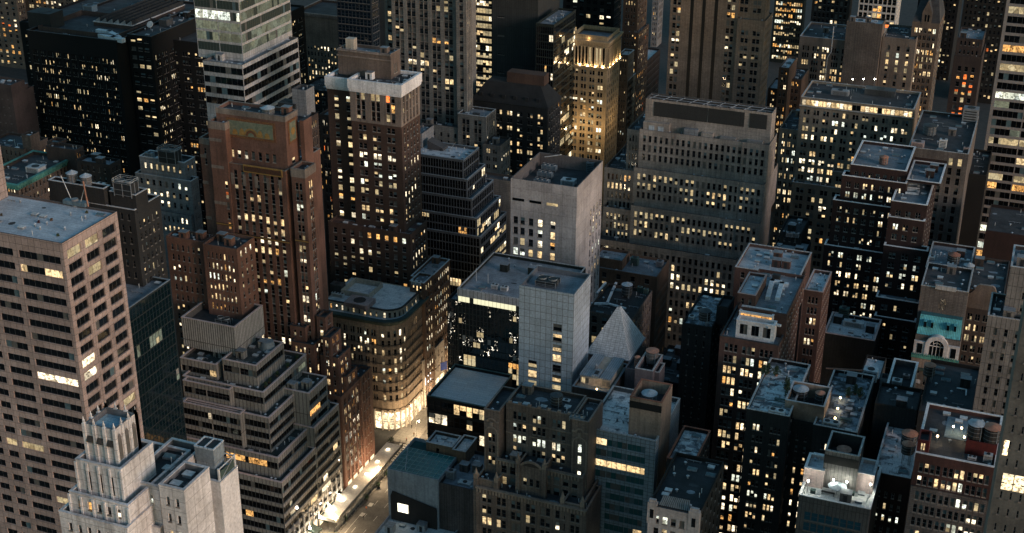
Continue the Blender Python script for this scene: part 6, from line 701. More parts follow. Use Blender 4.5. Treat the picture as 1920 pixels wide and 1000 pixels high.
# ------------------------------------------------------------------ what stands on the roofs
PROPS=[["tank","left one of two pale conical water tanks behind the pink tower","water tower",-245.42,295.0,119.02,None,{"r":1.55,"h":2.6,"leg":0.4,"top":"zinc","body":"wood","cone":0.9},"the blackish brick building"],["tank","right one of two pale conical water tanks behind the pink tower","water tower",-240.33,294.41,119.02,None,{"r":1.55,"h":2.6,"leg":0.4,"top":"zinc","body":"wood","cone":0.9},"the blackish brick building"],["tank","white conical water tank sunk in the crown roof of the art deco tower","water tower",-215.36,350.91,125.71,None,{"r":2.0,"h":1.8,"leg":0.2,"top":"zinc","body":"wood","cone":0.9},"the art deco tower"],["tank","dark wooden water tank with a zinc cone on the arched brown building","water tower",-113.95,398.94,60.95,None,{"r":1.75,"h":3.6,"leg":0.8,"top":"zinc","body":"darkwood","cone":0.9},"the arched brown building"],["tank","wooden water tank with rusty top in the mauve plaster block","water tower",-89.36,341.86,69.13,None,{"r":1.8,"h":3.6,"leg":1.2,"top":"rust","body":"wood","cone":0.3},"the mauve plaster block"],["tank","zinc cone water tank inside the tan brick enclosure","water tower",-80.78,308.24,77.29,None,{"r":2.0,"h":2.2,"leg":0.2,"top":"zinc","body":"zincbody","cone":0.9},"the tan brick enclosure"],["tank","dark flat water tank on the roof of the neo gothic building","water tower",-103.51,300.15,75.48,None,{"r":1.6,"h":2.8,"leg":0.3,"top":"darkt","body":"darkwood","cone":0.5},"the neo gothic building"],["tank","rusty round tank on the roof edge of the white edged brick building","water tower",-43.44,459.12,96.23,None,{"r":1.5,"h":2.4,"leg":0.3,"top":"rust","body":"rustw","cone":0.6},"the white edged brick building"],["tank","dark water tank with rust red cone on the blank dark building","water tower",-15.35,425.83,77.84,None,{"r":1.9,"h":2.9,"leg":0.6,"top":"rustd","body":"darkwood","cone":0.9},"the blank dark building"],["tank","dark water tank with pale blue cone on the blank dark building","water tower",-10.24,420.95,77.84,None,{"r":1.6,"h":2.4,"leg":0.3,"top":"zinc","body":"zincbody","cone":0.9},"the blank dark building"],["tank","dark tenement water tank with a grey cone on steel legs","water tower",-80.11,364.77,72.86,None,{"r":1.75,"h":2.8,"leg":2.0,"top":"darkt","body":"darkwood","cone":0.9},"the dark tenement"],["tank","large zinc topped water tank behind the stippled wall","water tower",-45.18,328.95,73.8,None,{"r":2.05,"h":3.4,"leg":0.4,"top":"zinc","body":"darkwood","cone":0.8},"the terraced apartment building"],["tank","smaller rust topped water tank behind the stippled wall","water tower",-39.9,328.64,73.8,None,{"r":1.3,"h":3.4,"leg":0.4,"top":"rust","body":"darkwood","cone":0.6},"the terraced apartment building"],["tank","rear rust topped water tank on the weathered roof","water tower",-15.78,321.01,70.6,None,{"r":1.95,"h":3.2,"leg":1.2,"top":"rust","body":"darkwood","cone":0.6},"the weathered roof"],["tank","front rust topped water tank on tall legs on the weathered roof","water tower",-15.42,313.61,70.6,None,{"r":1.5,"h":2.6,"leg":3.0,"top":"rust","body":"darkwood","cone":0.7},"the weathered roof"],["tank","zinc topped one of the twin water tanks over the maroon structure","water tower",-0.29,293.06,92.9,None,{"r":1.85,"h":3.4,"leg":0.6,"top":"zinc","body":"darkwood","cone":0.6},"the long maroon structure"],["tank","rust topped one of the twin water tanks over the maroon structure","water tower",3.22,292.73,92.9,None,{"r":1.95,"h":3.4,"leg":0.6,"top":"rust","body":"darkwood","cone":0.5},"the long maroon structure"],["tank","rust topped water tank inside the hotel roof enclosure","water tower",-29.05,296.92,78.78,None,{"r":1.7,"h":2.2,"leg":0.2,"top":"rust","body":"darkwood","cone":0.7},"the floodlit hotel terrace"],["tank","rust topped water tank on the dark low building behind the blank grey building","water tower",-14.28,344.49,78.61,None,{"r":1.5,"h":3.0,"leg":1.5,"top":"rust","body":"darkwood","cone":0.6},"the dark low building"],["tank","small rust capped tank beside the grey pyramid roof","water tower",-93.08,340.09,68.41,None,{"r":0.9,"h":3.0,"leg":0.5,"top":"rust","body":"rustw","cone":0.6},"the mauve plaster block"],["tank","pale round tank among the roof clutter of the brown stone building","water tower",-33.96,520.55,88.36,None,{"r":2.4,"h":3.4,"leg":0.2,"top":"darkt","body":"zincbody","cone":0.3},"the brown stone building"],["ac","white box shed on the dark roof of the copper corniced building","roof box",-320.18,366.59,86.8,None,{"w":5.5,"d":4.0,"h":2.0,"col":"acwhite","n":1},"the copper corniced building"],["ac","pale ventilator box on the blackish brick building","air conditioner",-236.39,295.56,119.02,None,{"w":2.2,"d":1.2,"h":1.0,"col":"acwhite","n":1},"the blackish brick building"],["ac","blue grey cooling unit at the left end of the steel framed roof","air conditioner",-268.28,361.66,100.35,None,{"w":3.0,"d":1.6,"h":2.2,"col":"acblue","n":1},"the small grey stepped block"],["ac","blue water cooled unit among the roof ducts of the black office block","air conditioner",-407.79,517.75,99.74,None,{"w":5,"d":4,"h":3,"col":"acblue","n":1},"the black office block"],["ac","grey boiler housing at the far right of the black office block","boiler housing",-358.95,505.96,101.02,None,{"w":4,"d":5,"h":3.0,"col":"acdark","n":1},"the black office block"],["ac","dark stair box at the left of the black office block roof","stair box",-409.26,488.59,99.74,None,{"w":12,"d":9,"h":7,"col":"acblack","n":1},"the black office block"],["ac","left of two silver cooling units on the mirror glass building","air conditioner",-148.9,370.01,70.43,None,{"w":2.2,"d":1.5,"h":1.4,"col":"acwhite","n":2},"the mirror glass building"],["ac","right of two silver cooling units on the mirror glass building","air conditioner",-145.51,369.69,70.43,None,{"w":2.2,"d":1.5,"h":1.4,"col":"acwhite","n":2},"the mirror glass building"],["ac","big white framed unit at the front of the concrete tower roof","air conditioner",-138.94,410.69,92.45,None,{"w":4.6,"d":3.0,"h":1.8,"col":"acwhite","n":1},"the bare concrete tower"],["ac","grey cube unit in the far right corner of the concrete tower roof","air conditioner",-135.83,424.91,92.45,None,{"w":2.6,"d":2.6,"h":3.6,"col":"acblue","n":1},"the bare concrete tower"],["ac","left white air unit on the brown setback building","air conditioner",-193.32,404.15,49.18,None,{"w":1.6,"d":1.3,"h":1.4,"col":"acwhite","n":1},"the brown setback building"],["ac","right white air unit on the brown setback building","air conditioner",-191.37,403.98,49.18,None,{"w":1.6,"d":1.3,"h":1.4,"col":"acwhite","n":1},"the brown setback building"],["ac","white twin fan unit on the left snowy terrace","air conditioner",-48.93,316.56,75.52,None,{"w":4.2,"d":2.0,"h":1.5,"col":"acwhite","n":2},"the terraced apartment building"],["ac","white twin fan unit on the right patchy terrace","air conditioner",-35.24,319.42,73.46,None,{"w":4.2,"d":2.0,"h":1.5,"col":"acwhite","n":2},"the terraced apartment building"],["ac","white plant box inside the parapet of the blank grey building","air conditioner",-22.4,349.18,72.84,None,{"w":2.6,"d":2.2,"h":1.6,"col":"acwhite","n":1},"the blank grey building"],["ac","pink plant box inside the parapet of the blank grey building","air conditioner",-20.44,354.14,72.84,None,{"w":1.8,"d":1.2,"h":1.0,"col":"acpink","n":1},"the blank grey building"],["ac","white box unit on the red brick commercial building","air conditioner",3.21,288.7,90.03,None,{"w":1.9,"d":1.3,"h":2.0,"col":"acwhite","n":1},"the red brick commercial building"],["ac","low twin fan unit on the red brick commercial building","air conditioner",-0.1,288.34,90.03,None,{"w":1.9,"d":1.0,"h":0.8,"col":"acwhite","n":2},"the red brick commercial building"],["ac","tall white box on the cluttered roof of the brown stone building","air conditioner",-27.79,507.07,88.36,None,{"w":2.6,"d":2.0,"h":3.2,"col":"acwhite","n":1},"the brown stone building"],["ac","pink walled white topped box on the brown stone building","air conditioner",-36.32,503.61,88.36,None,{"w":4.4,"d":3.4,"h":2.4,"col":"acpink","n":1},"the brown stone building"],["ac","grey bulkhead with pale roof at the rear of the brown stone building","roof bulkhead",-21.08,541.93,88.36,None,{"w":5.6,"d":4.5,"h":5.5,"col":"acgrey","n":1},"the brown stone building"],["ac","small pink block at the right corner of the brown stone building","air conditioner",-19.45,506.11,88.36,None,{"w":1.9,"d":1.4,"h":1.5,"col":"acpink","n":1},"the brown stone building"],["ac","white louvred box on the blank dark building","air conditioner",-15.9,422.99,77.84,None,{"w":1.9,"d":1.3,"h":1.6,"col":"acwhite","n":1},"the blank dark building"],["ac","wide pale lit box on the blank dark building","air conditioner",-11.88,428.99,77.84,None,{"w":2.9,"d":1.2,"h":1.0,"col":"acwhite","n":1},"the blank dark building"],["ac","small square white unit on the blank dark building","air conditioner",-21.88,427.19,77.84,None,{"w":1.8,"d":1.4,"h":1.2,"col":"acwhite","n":1},"the blank dark building"],["ac","blue crate shaped unit on the dark tenement roof","air conditioner",-77.66,378.05,72.86,None,{"w":2.0,"d":1.8,"h":2.2,"col":"acblue","n":1},"the dark tenement"],["ac","large white square unit behind the tenement water tank","air conditioner",-83.77,374.03,72.86,None,{"w":3.2,"d":2.6,"h":0.6,"col":"acwhite","n":1},"the dark tenement"],["ac","small white square unit left of the tenement water tank","air conditioner",-84.65,367.88,72.86,None,{"w":1.8,"d":1.8,"h":0.8,"col":"acwhite","n":1},"the dark tenement"],["ac","green unit nearest the tall brown building on the arched building roof","air conditioner",-110.81,403.69,60.95,None,{"w":1.6,"d":1.2,"h":2.0,"col":"acgreen","n":1},"the arched brown building"],["ac","second green unit on the arched building roof","air conditioner",-108.55,402.84,60.95,None,{"w":1.6,"d":1.2,"h":2.0,"col":"acgreen","n":1},"the arched brown building"],["ac","silver unit on the roof corner of the tall brown building","air conditioner",-114.29,441.15,53.79,None,{"w":2.4,"d":2.0,"h":2.2,"col":"acgrey","n":1},"the tall brown building"],["ac","green boiler unit on the roof of the tall brown building","air conditioner",-122.98,439.15,53.79,None,{"w":2.6,"d":2.0,"h":3.0,"col":"acgreen","n":1},"the tall brown building"],["ac","black caged machine on the loft building roof","air conditioner",-61.85,374.89,86.11,None,{"w":2.2,"d":1.6,"h":2.0,"col":"acblack","n":1},"the red brick loft building"],["ac","left rack of cooling boxes on the steel deck building","air conditioner",-71.52,452.94,67.53,None,{"w":2.2,"d":1.4,"h":1.6,"col":"acgrey","n":1},"the steel deck building"],["ac","right rack of cooling boxes on the steel deck building","air conditioner",-69.35,453.3,67.53,None,{"w":2.2,"d":1.4,"h":1.6,"col":"acgrey","n":1},"the steel deck building"],["ac","left unit on the sunken roof of the white stone wing","air conditioner",-120.91,152.06,138.27,None,{"w":1.0,"d":0.75,"h":0.9,"col":"acwhite","n":1},"the white stone wing"],["ac","right unit on the sunken roof of the white stone wing","air conditioner",-120.75,153.27,138.27,None,{"w":1.0,"d":0.75,"h":0.9,"col":"acwhite","n":1},"the white stone wing"],["ac","metal cage unit beside the lit windows of the gothic stone tower","air conditioner",-120.64,146.31,137.87,None,{"w":1.3,"d":0.7,"h":1.0,"col":"acgrey","n":1},"the gothic stone tower"],["ac","grey vent house on the brick roof right of the teal canopy","air conditioner",-141.85,318.03,32.83,None,{"w":2.6,"d":2.0,"h":2.8,"col":"acgrey","n":1},"the teal canopied building"],["ac","white framed skylight box right of the teal canopy","air conditioner",-136.96,316.94,32.83,None,{"w":4.0,"d":2.0,"h":0.6,"col":"acwhite","n":1},"the teal canopied building"],["ac","white ventilator row on the pale roofed low building","air conditioner",-42.39,415.03,55.89,None,{"w":6.5,"d":2.0,"h":1.8,"col":"acwhite","n":1},"the pale roofed low building"],["ac","green stair box on the pale roofed low building","air conditioner",-46.31,419.25,55.89,None,{"w":3.2,"d":2.2,"h":4.0,"col":"acgreen","n":1},"the pale roofed low building"],["ac","white cabin with slanted skylights behind the steel boom","air conditioner",-30.74,362.8,65.72,None,{"w":4.0,"d":3.0,"h":3.4,"col":"acwhite","n":1},"the white framed cabin"],["ac","small unit on the limestone tower shoulder","air conditioner",-220.62,526.89,70.67,None,{"w":3.0,"d":1.5,"h":0.8,"col":"acdark","n":1},"the limestone tower"],["ac","flat white hatch on the gothic building roof","air conditioner",-101.79,303.23,75.48,None,{"w":2.0,"d":1.4,"h":0.3,"col":"acwhite","n":1},"the neo gothic building"],["ac","plant box on the lit brown office roof at left","air conditioner",-72.96,556.78,88.53,None,{"w":7,"d":3,"h":2.0,"col":"acgrey","n":1},"the brown lit office building"],["ac","long dark plant box on the lit brown office roof","air conditioner",-57.85,562.93,88.53,None,{"w":12,"d":5,"h":2.6,"col":"acdark","n":1},"the brown lit office building"],["ac","round corner fan housing on the rounded building","air conditioner",-219.05,395.24,46.05,None,{"w":4.6,"d":3.0,"h":2.8,"col":"acdark","n":1},"the rounded corner building"],["ac","row of white fans on the rounded corner building","air conditioner",-216.61,390.59,46.05,None,{"w":4.6,"d":1.2,"h":1.5,"col":"acwhite","n":4},"the rounded corner building"],["ac","pink walled plant room on the rounded corner building","air conditioner",-206.57,387.73,46.05,None,{"w":9.0,"d":6.5,"h":1.8,"col":"acpink","n":1},"the rounded corner building"],["ac","dark chiller box on the hotel terrace left","air conditioner",-34.25,288.44,72.54,None,{"w":1.2,"d":0.8,"h":1.0,"col":"acgreen","n":1},"the floodlit hotel terrace"],["ac","grey planter trough in front of the hotel tower","planter",-25.33,291.02,72.54,None,{"w":0.9,"d":0.7,"h":0.9,"col":"acgreen","n":1},"the floodlit hotel terrace"],["ac","vent box behind the amber windowed building crown","air conditioner",-235.19,397.63,109.12,None,{"w":6.5,"d":5,"h":4.2,"col":"acblack","n":3},"the amber windowed brown building"],["cool","black steel framed cooling tower with rail on the small grey stepped block","cooling tower",-259.63,360.78,100.35,None,{"w":6.4,"d":3.6,"h":4.6,"n":2},"the small grey stepped block"],["cool","black steel framed cooling tower on the blackish brick building","cooling tower",-227.36,294.55,118.19,None,{"w":5.6,"d":3.4,"h":4.0,"n":2},"the blackish brick building"],["fans","nearest row of blue grey fan coolers in the concrete tower roof","fan cooler",-146.97,406.92,92.45,None,{"w":5.0,"d":1.9,"h":2.0,"n":3},"the bare concrete tower"],["fans","middle row of blue grey fan coolers in the concrete tower roof","fan cooler",-148.37,413.83,92.45,None,{"w":5.0,"d":1.9,"h":2.0,"n":3},"the bare concrete tower"],["fans","rearmost row of blue grey fan coolers in the concrete tower roof","fan cooler",-149.29,420.58,92.45,None,{"w":5.0,"d":1.9,"h":2.0,"n":3},"the bare concrete tower"],["fans","black double fan cooling tower on the metal panelled tower","fan cooler",-119.34,336.5,91.61,None,{"w":6.0,"d":4.2,"h":1.8,"n":2,"col":"acblack"},"the metal panelled tower"],["fans","twin black fan cooler on the mezzanine roof of the terraced building","fan cooler",-221.19,326.2,65.15,None,{"w":4.5,"d":2.5,"h":1.6,"n":2,"col":"acblack"},"the terraced office building"],["fans","row of small grey condensers on the neo gothic roof corner","fan cooler",-95.93,294.74,75.63,None,{"w":3.6,"d":1.6,"h":1.2,"n":3},"the neo gothic building"],["duct","long white branching air duct on the arched brown building","duct",0,0,60.95,None,{"pts":[[-122.51,388.58],[-118.02,390.38],[-119.2,399.84],[-119.92,406.23]],"s":0.75,"h":0.8,"col":"duct"},"the arched brown building"],["duct","white comb shaped air duct at the rear of the arched brown building","duct",0,0,60.95,None,{"pts":[[-123.4,396.84],[-123.23,404.9]],"s":0.7,"h":0.8,"col":"duct"},"the arched brown building"],["duct","straight white air duct along the front of the arched brown building","duct",0,0,60.95,None,{"pts":[[-117.7,390.51],[-111.53,389.19]],"s":0.6,"h":0.8,"col":"duct"},"the arched brown building"],["duct","left leg of the white duct pair on the loft building roof","duct",0,0,86.11,None,{"pts":[[-61.58,361.88],[-62.66,373.06],[-60.48,373.14]],"s":1.3,"h":1.0,"col":"duct"},"the red brick loft building"],["duct","right leg of the white duct pair on the loft building roof","duct",0,0,86.11,None,{"pts":[[-58.88,362.2],[-59.68,372.28],[-58.45,372.38]],"s":1.3,"h":1.0,"col":"duct"},"the red brick loft building"],["duct","bent white pipe duct on the white dormer","duct",0,0,84.2,None,{"pts":[[-58.37,347.45],[-57.12,350.06],[-55.55,349.63]],"s":0.7,"h":0.6,"col":"duct"},"the white dormer"],["duct","upper white U shaped duct on the white edged building","duct",0,0,90.26,None,{"pts":[[-34.55,454.59],[-30.78,455.05],[-31.12,458.09],[-34.25,457.9]],"s":0.8,"h":0.8,"col":"duct"},"the white edged brick building"],["duct","lower white U shaped duct on the white edged building","duct",0,0,90.26,None,{"pts":[[-33.94,449.58],[-30.54,449.92],[-30.55,453.04],[-33.64,452.84]],"s":0.8,"h":0.8,"col":"duct"},"the white edged brick building"],["duct","thick silver pipe pair on the black office block","duct",0,0,99.74,None,{"pts":[[-380.73,487.3],[-374.88,486.84],[-366.1,481.07]],"s":2.0,"h":2.0,"col":"duct"},"the black office block"],["duct","second silver pipe run on the black office block","duct",0,0,99.74,None,{"pts":[[-374.87,481.19],[-367.67,479.5],[-362.81,478.74]],"s":2.2,"h":2.0,"col":"duct"},"the black office block"],["duct","white bent pipe on the dark low building","pipe",0,0,78.61,None,{"pts":[[-6.57,341.78],[-4.28,341.78],[-4.16,338.8]],"s":0.3,"h":0.6,"col":"duct"},"the dark low building"],["duct","rusty steel boom lying across the roofs behind the terraces","steel boom",0,0,73.46,None,{"pts":[[-40.78,343.16],[-31.41,345.61]],"s":0.35,"h":4,"col":"rustw"},"the terraced apartment building"],["rig","window cleaning rig with one orange pole at the back of the pink tower roof","cleaning rig",-225.56,272.15,123.42,None,{},"the pink granite tower"],["mast","thin white flagpole on the penthouse terrace of the white corniced tower","flagpole",-220.62,428.45,113.61,None,{"h":7},"the white corniced tower"],["mast","short white flagpole left of the penthouse lamp","flagpole",-223.3,428.75,113.61,None,{"h":5},"the white corniced tower"],["lamp","round white lamp glowing on a pole before the stone penthouse","roof lamp",-221.37,429.54,113.61,None,{"h":6.5,"e":150,"col":"k"},"the white corniced tower"],["mast","leaning antenna arm on the stepped black glass building","antenna",-209.1,471.65,74.45,None,{"h":4,"lean":3},"the stepped black glass building"],["wedge","dark concrete wedge bulkhead on the stepped black glass building","roof bulkhead",-213.46,471.21,74.45,None,{},"the stepped black glass building"],["dish","white satellite dish on the black office block","satellite dish",-360.52,496.6,101.02,None,{},"the black office block"],["lamp","left one of three white lamp poles over the lit brown office roof","roof lamp",-68.96,559.96,88.53,None,{"h":6,"e":60,"col":"k"},"the brown lit office building"],["lamp","middle one of three white lamp poles over the lit brown office roof","roof lamp",-64.92,561.6,88.53,None,{"h":6,"e":60,"col":"k"},"the brown lit office building"],["lamp","right one of three white lamp poles over the lit brown office roof","roof lamp",-60.68,563.33,88.53,None,{"h":6,"e":60,"col":"k"},"the brown lit office building"],["lamp","leftmost glaring white lamp on the hotel terrace","roof lamp",-35.59,288.15,72.54,None,{"h":3.2,"e":330,"col":"k"},"the floodlit hotel terrace"],["lamp","second glaring white lamp on the hotel terrace","roof lamp",-30.09,290.83,72.54,None,{"h":3.2,"e":330,"col":"k"},"the floodlit hotel terrace"],["lamp","third glaring white lamp on the hotel terrace","roof lamp",-26.97,291.09,72.54,None,{"h":3.2,"e":330,"col":"k"},"the floodlit hotel terrace"],["lamp","rightmost glaring white lamp on the hotel terrace","roof lamp",-21.46,291.1,72.54,None,{"h":3.8,"e":330,"col":"k"},"the floodlit hotel terrace"],["umbrella","large grey umbrella open on the hotel terrace","umbrella",-28.95,290.06,72.54,None,{},"the floodlit hotel terrace"],["table","long dark table beside the umbrella on the hotel terrace","table",-30.81,289.08,72.54,None,{},"the floodlit hotel terrace"],["lamp","warm lamp on the front wall of the lamp lit terrace","wall lamp",-103.68,331.22,66.3,None,{"h":2.6,"e":300,"col":"w"},"the lamp lit terrace"],["lamp","warm floor lamp at the front of the lamp lit terrace","floor lamp",-100.72,326.51,66.3,None,{"h":0.5,"e":120,"col":"w"},"the lamp lit terrace"],["lamp","warm left lamp over the blue roof deck","roof lamp",-5.24,298.66,90.03,None,{"h":1.6,"e":80,"col":"w"},"the red brick commercial building"],["lamp","warm right lamp over the blue roof deck","roof lamp",-3.44,298.62,90.03,None,{"h":1.6,"e":80,"col":"w"},"the red brick commercial building"],["lamp","orange lamp at the left corner of the blue roof deck","roof lamp",-8.27,292.91,90.03,None,{"h":1.6,"e":80,"col":"w"},"the red brick commercial building"],["lamp","orange lamp at the right corner of the blue roof deck","roof lamp",-2.5,294.71,90.03,None,{"h":1.6,"e":80,"col":"w"},"the red brick commercial building"],["lamp","warm lamp beside the upper bench of the right patchy terrace","roof lamp",-35.22,333.55,73.46,None,{"h":0.8,"e":25,"col":"w"},"the terraced apartment building"],["lamp","warm lamp beside the lower bench of the right patchy terrace","roof lamp",-34.96,327.66,73.46,None,{"h":0.8,"e":25,"col":"w"},"the terraced apartment building"],["lamp","warm lamp beside the fan unit of the right patchy terrace","roof lamp",-34.79,322.46,73.46,None,{"h":0.8,"e":25,"col":"w"},"the terraced apartment building"],["mast","thin white antenna on the mirror glass building","antenna",-156.35,372.58,70.43,None,{"h":4.5},"the mirror glass building"],["mast","second thin antenna on the mirror glass building","antenna",-152.27,372.49,70.43,None,{"h":3.5},"the mirror glass building"],["shrub","tall pointed conifer in a pot by the stippled wall","shrub",-48.15,326.67,75.52,None,{"h":6,"r":1.0},"the terraced apartment building"],["shrub","smaller conifer behind the tall pointed one","shrub",-49.39,330.78,75.52,None,{"h":4,"r":0.8},"the terraced apartment building"],["shrub","bushy shrub in the rear corner of the left terrace","shrub",-55.6,337.8,75.52,None,{"h":3,"r":1.5},"the terraced apartment building"],["shrub","second bushy shrub along the rear wall of the left terrace","shrub",-53.26,337.12,75.52,None,{"h":3,"r":1.5},"the terraced apartment building"],["shrub","leafy tree in the far left corner of the left terrace","shrub",-56.3,335.59,75.52,None,{"h":3.5,"r":1.4},"the terraced apartment building"],["shrub","left dark shrub along the rear wall of the right terrace","shrub",-33.55,336.36,73.46,None,{"h":3,"r":1.3},"the terraced apartment building"],["shrub","middle dark shrub along the rear wall of the right terrace","shrub",-32.05,338.5,73.46,None,{"h":3,"r":1.3},"the terraced apartment building"],["shrub","right dark shrub along the rear wall of the right terrace","shrub",-30.63,337.53,73.46,None,{"h":3,"r":1.3},"the terraced apartment building"],["shrub","third shrub along the middle planted terrace counting from its near corner","shrub",-202.46,324.41,51.2,"terrace shrubs",{"h":1.6,"r":1.1},"the terraced office building"],["shrub","second shrub along the middle planted terrace counting from its near corner","shrub",-202.55,320.08,51.2,"terrace shrubs",{"h":1.6,"r":1.1},"the terraced office building"],["shrub","first shrub along the middle planted terrace counting from its near corner","shrub",-202.41,317.3,51.2,"terrace shrubs",{"h":1.6,"r":1.1},"the terraced office building"],["shrub","fourth shrub along the middle planted terrace counting from its near corner","shrub",-202.14,330.4,51.2,"terrace shrubs",{"h":1.6,"r":1.1},"the terraced office building"],["shrub","fifth shrub along the middle planted terrace counting from its near corner","shrub",-201.95,336.09,51.2,"terrace shrubs",{"h":1.6,"r":1.1},"the terraced office building"],["shrub","rusty weed tuft nearest the middle of the pink tower roof","weed tuft",-226.1,261.88,123.42,None,{"h":0.7,"r":0.5,"col":[0.16,0.08,0.03]},"the pink granite tower"],["shrub","green weed tuft near the front corner of the pink tower roof","weed tuft",-218.32,254.36,123.42,None,{"h":0.7,"r":0.5,"col":[0.06,0.08,0.03]},"the pink granite tower"],["shrub","dark red weed tuft left of the middle of the pink tower roof","weed tuft",-228.19,259.54,123.42,None,{"h":0.7,"r":0.5,"col":[0.08,0.02,0.02]},"the pink granite tower"],["shrub","small brown weed tuft at the left of the pink tower roof","weed tuft",-239.93,259.74,123.42,None,{"h":0.7,"r":0.5,"col":[0.12,0.08,0.04]},"the pink granite tower"],["shrub","grassy weed tuft beside the cleaning rig","weed tuft",-220.95,269.31,123.42,None,{"h":0.7,"r":0.5,"col":[0.08,0.08,0.04]},"the pink granite tower"],["bench","teal table and bench set on the left snowy terrace","bench",-49.41,323.75,75.52,None,{},"the terraced apartment building"],["bench","teal table and bench set on the right patchy terrace","bench",-32.09,323.54,73.46,None,{},"the terraced apartment building"]]
def pm(k):
    T_={'k':(0,0,0),'zinc':(.40,.45,.50),'rust':(.42,.20,.13),'rustd':(.28,.12,.08),'darkt':(.06,.065,.07),'wood':(.17,.16,.155),'darkwood':(.035,.038,.04),'zincbody':(.12,.135,.15),'rustw':(.20,.10,.075),
    'acwhite':(.55,.56,.57),'acblue':(.13,.19,.23),'acdark':(.06,.065,.07),'acblack':(.02,.022,.024),'acgrey':(.24,.25,.27),'acgreen':(.05,.10,.09),'acpink':(.36,.27,.26),'duct':(.62,.66,.70),'steel':(.25,.27,.29)}
    return wallmat('prop_'+k,T_[k],(.22,3,.03) if k in('wood','darkwood') else None,rough=.7,var=.25,streak=.4)
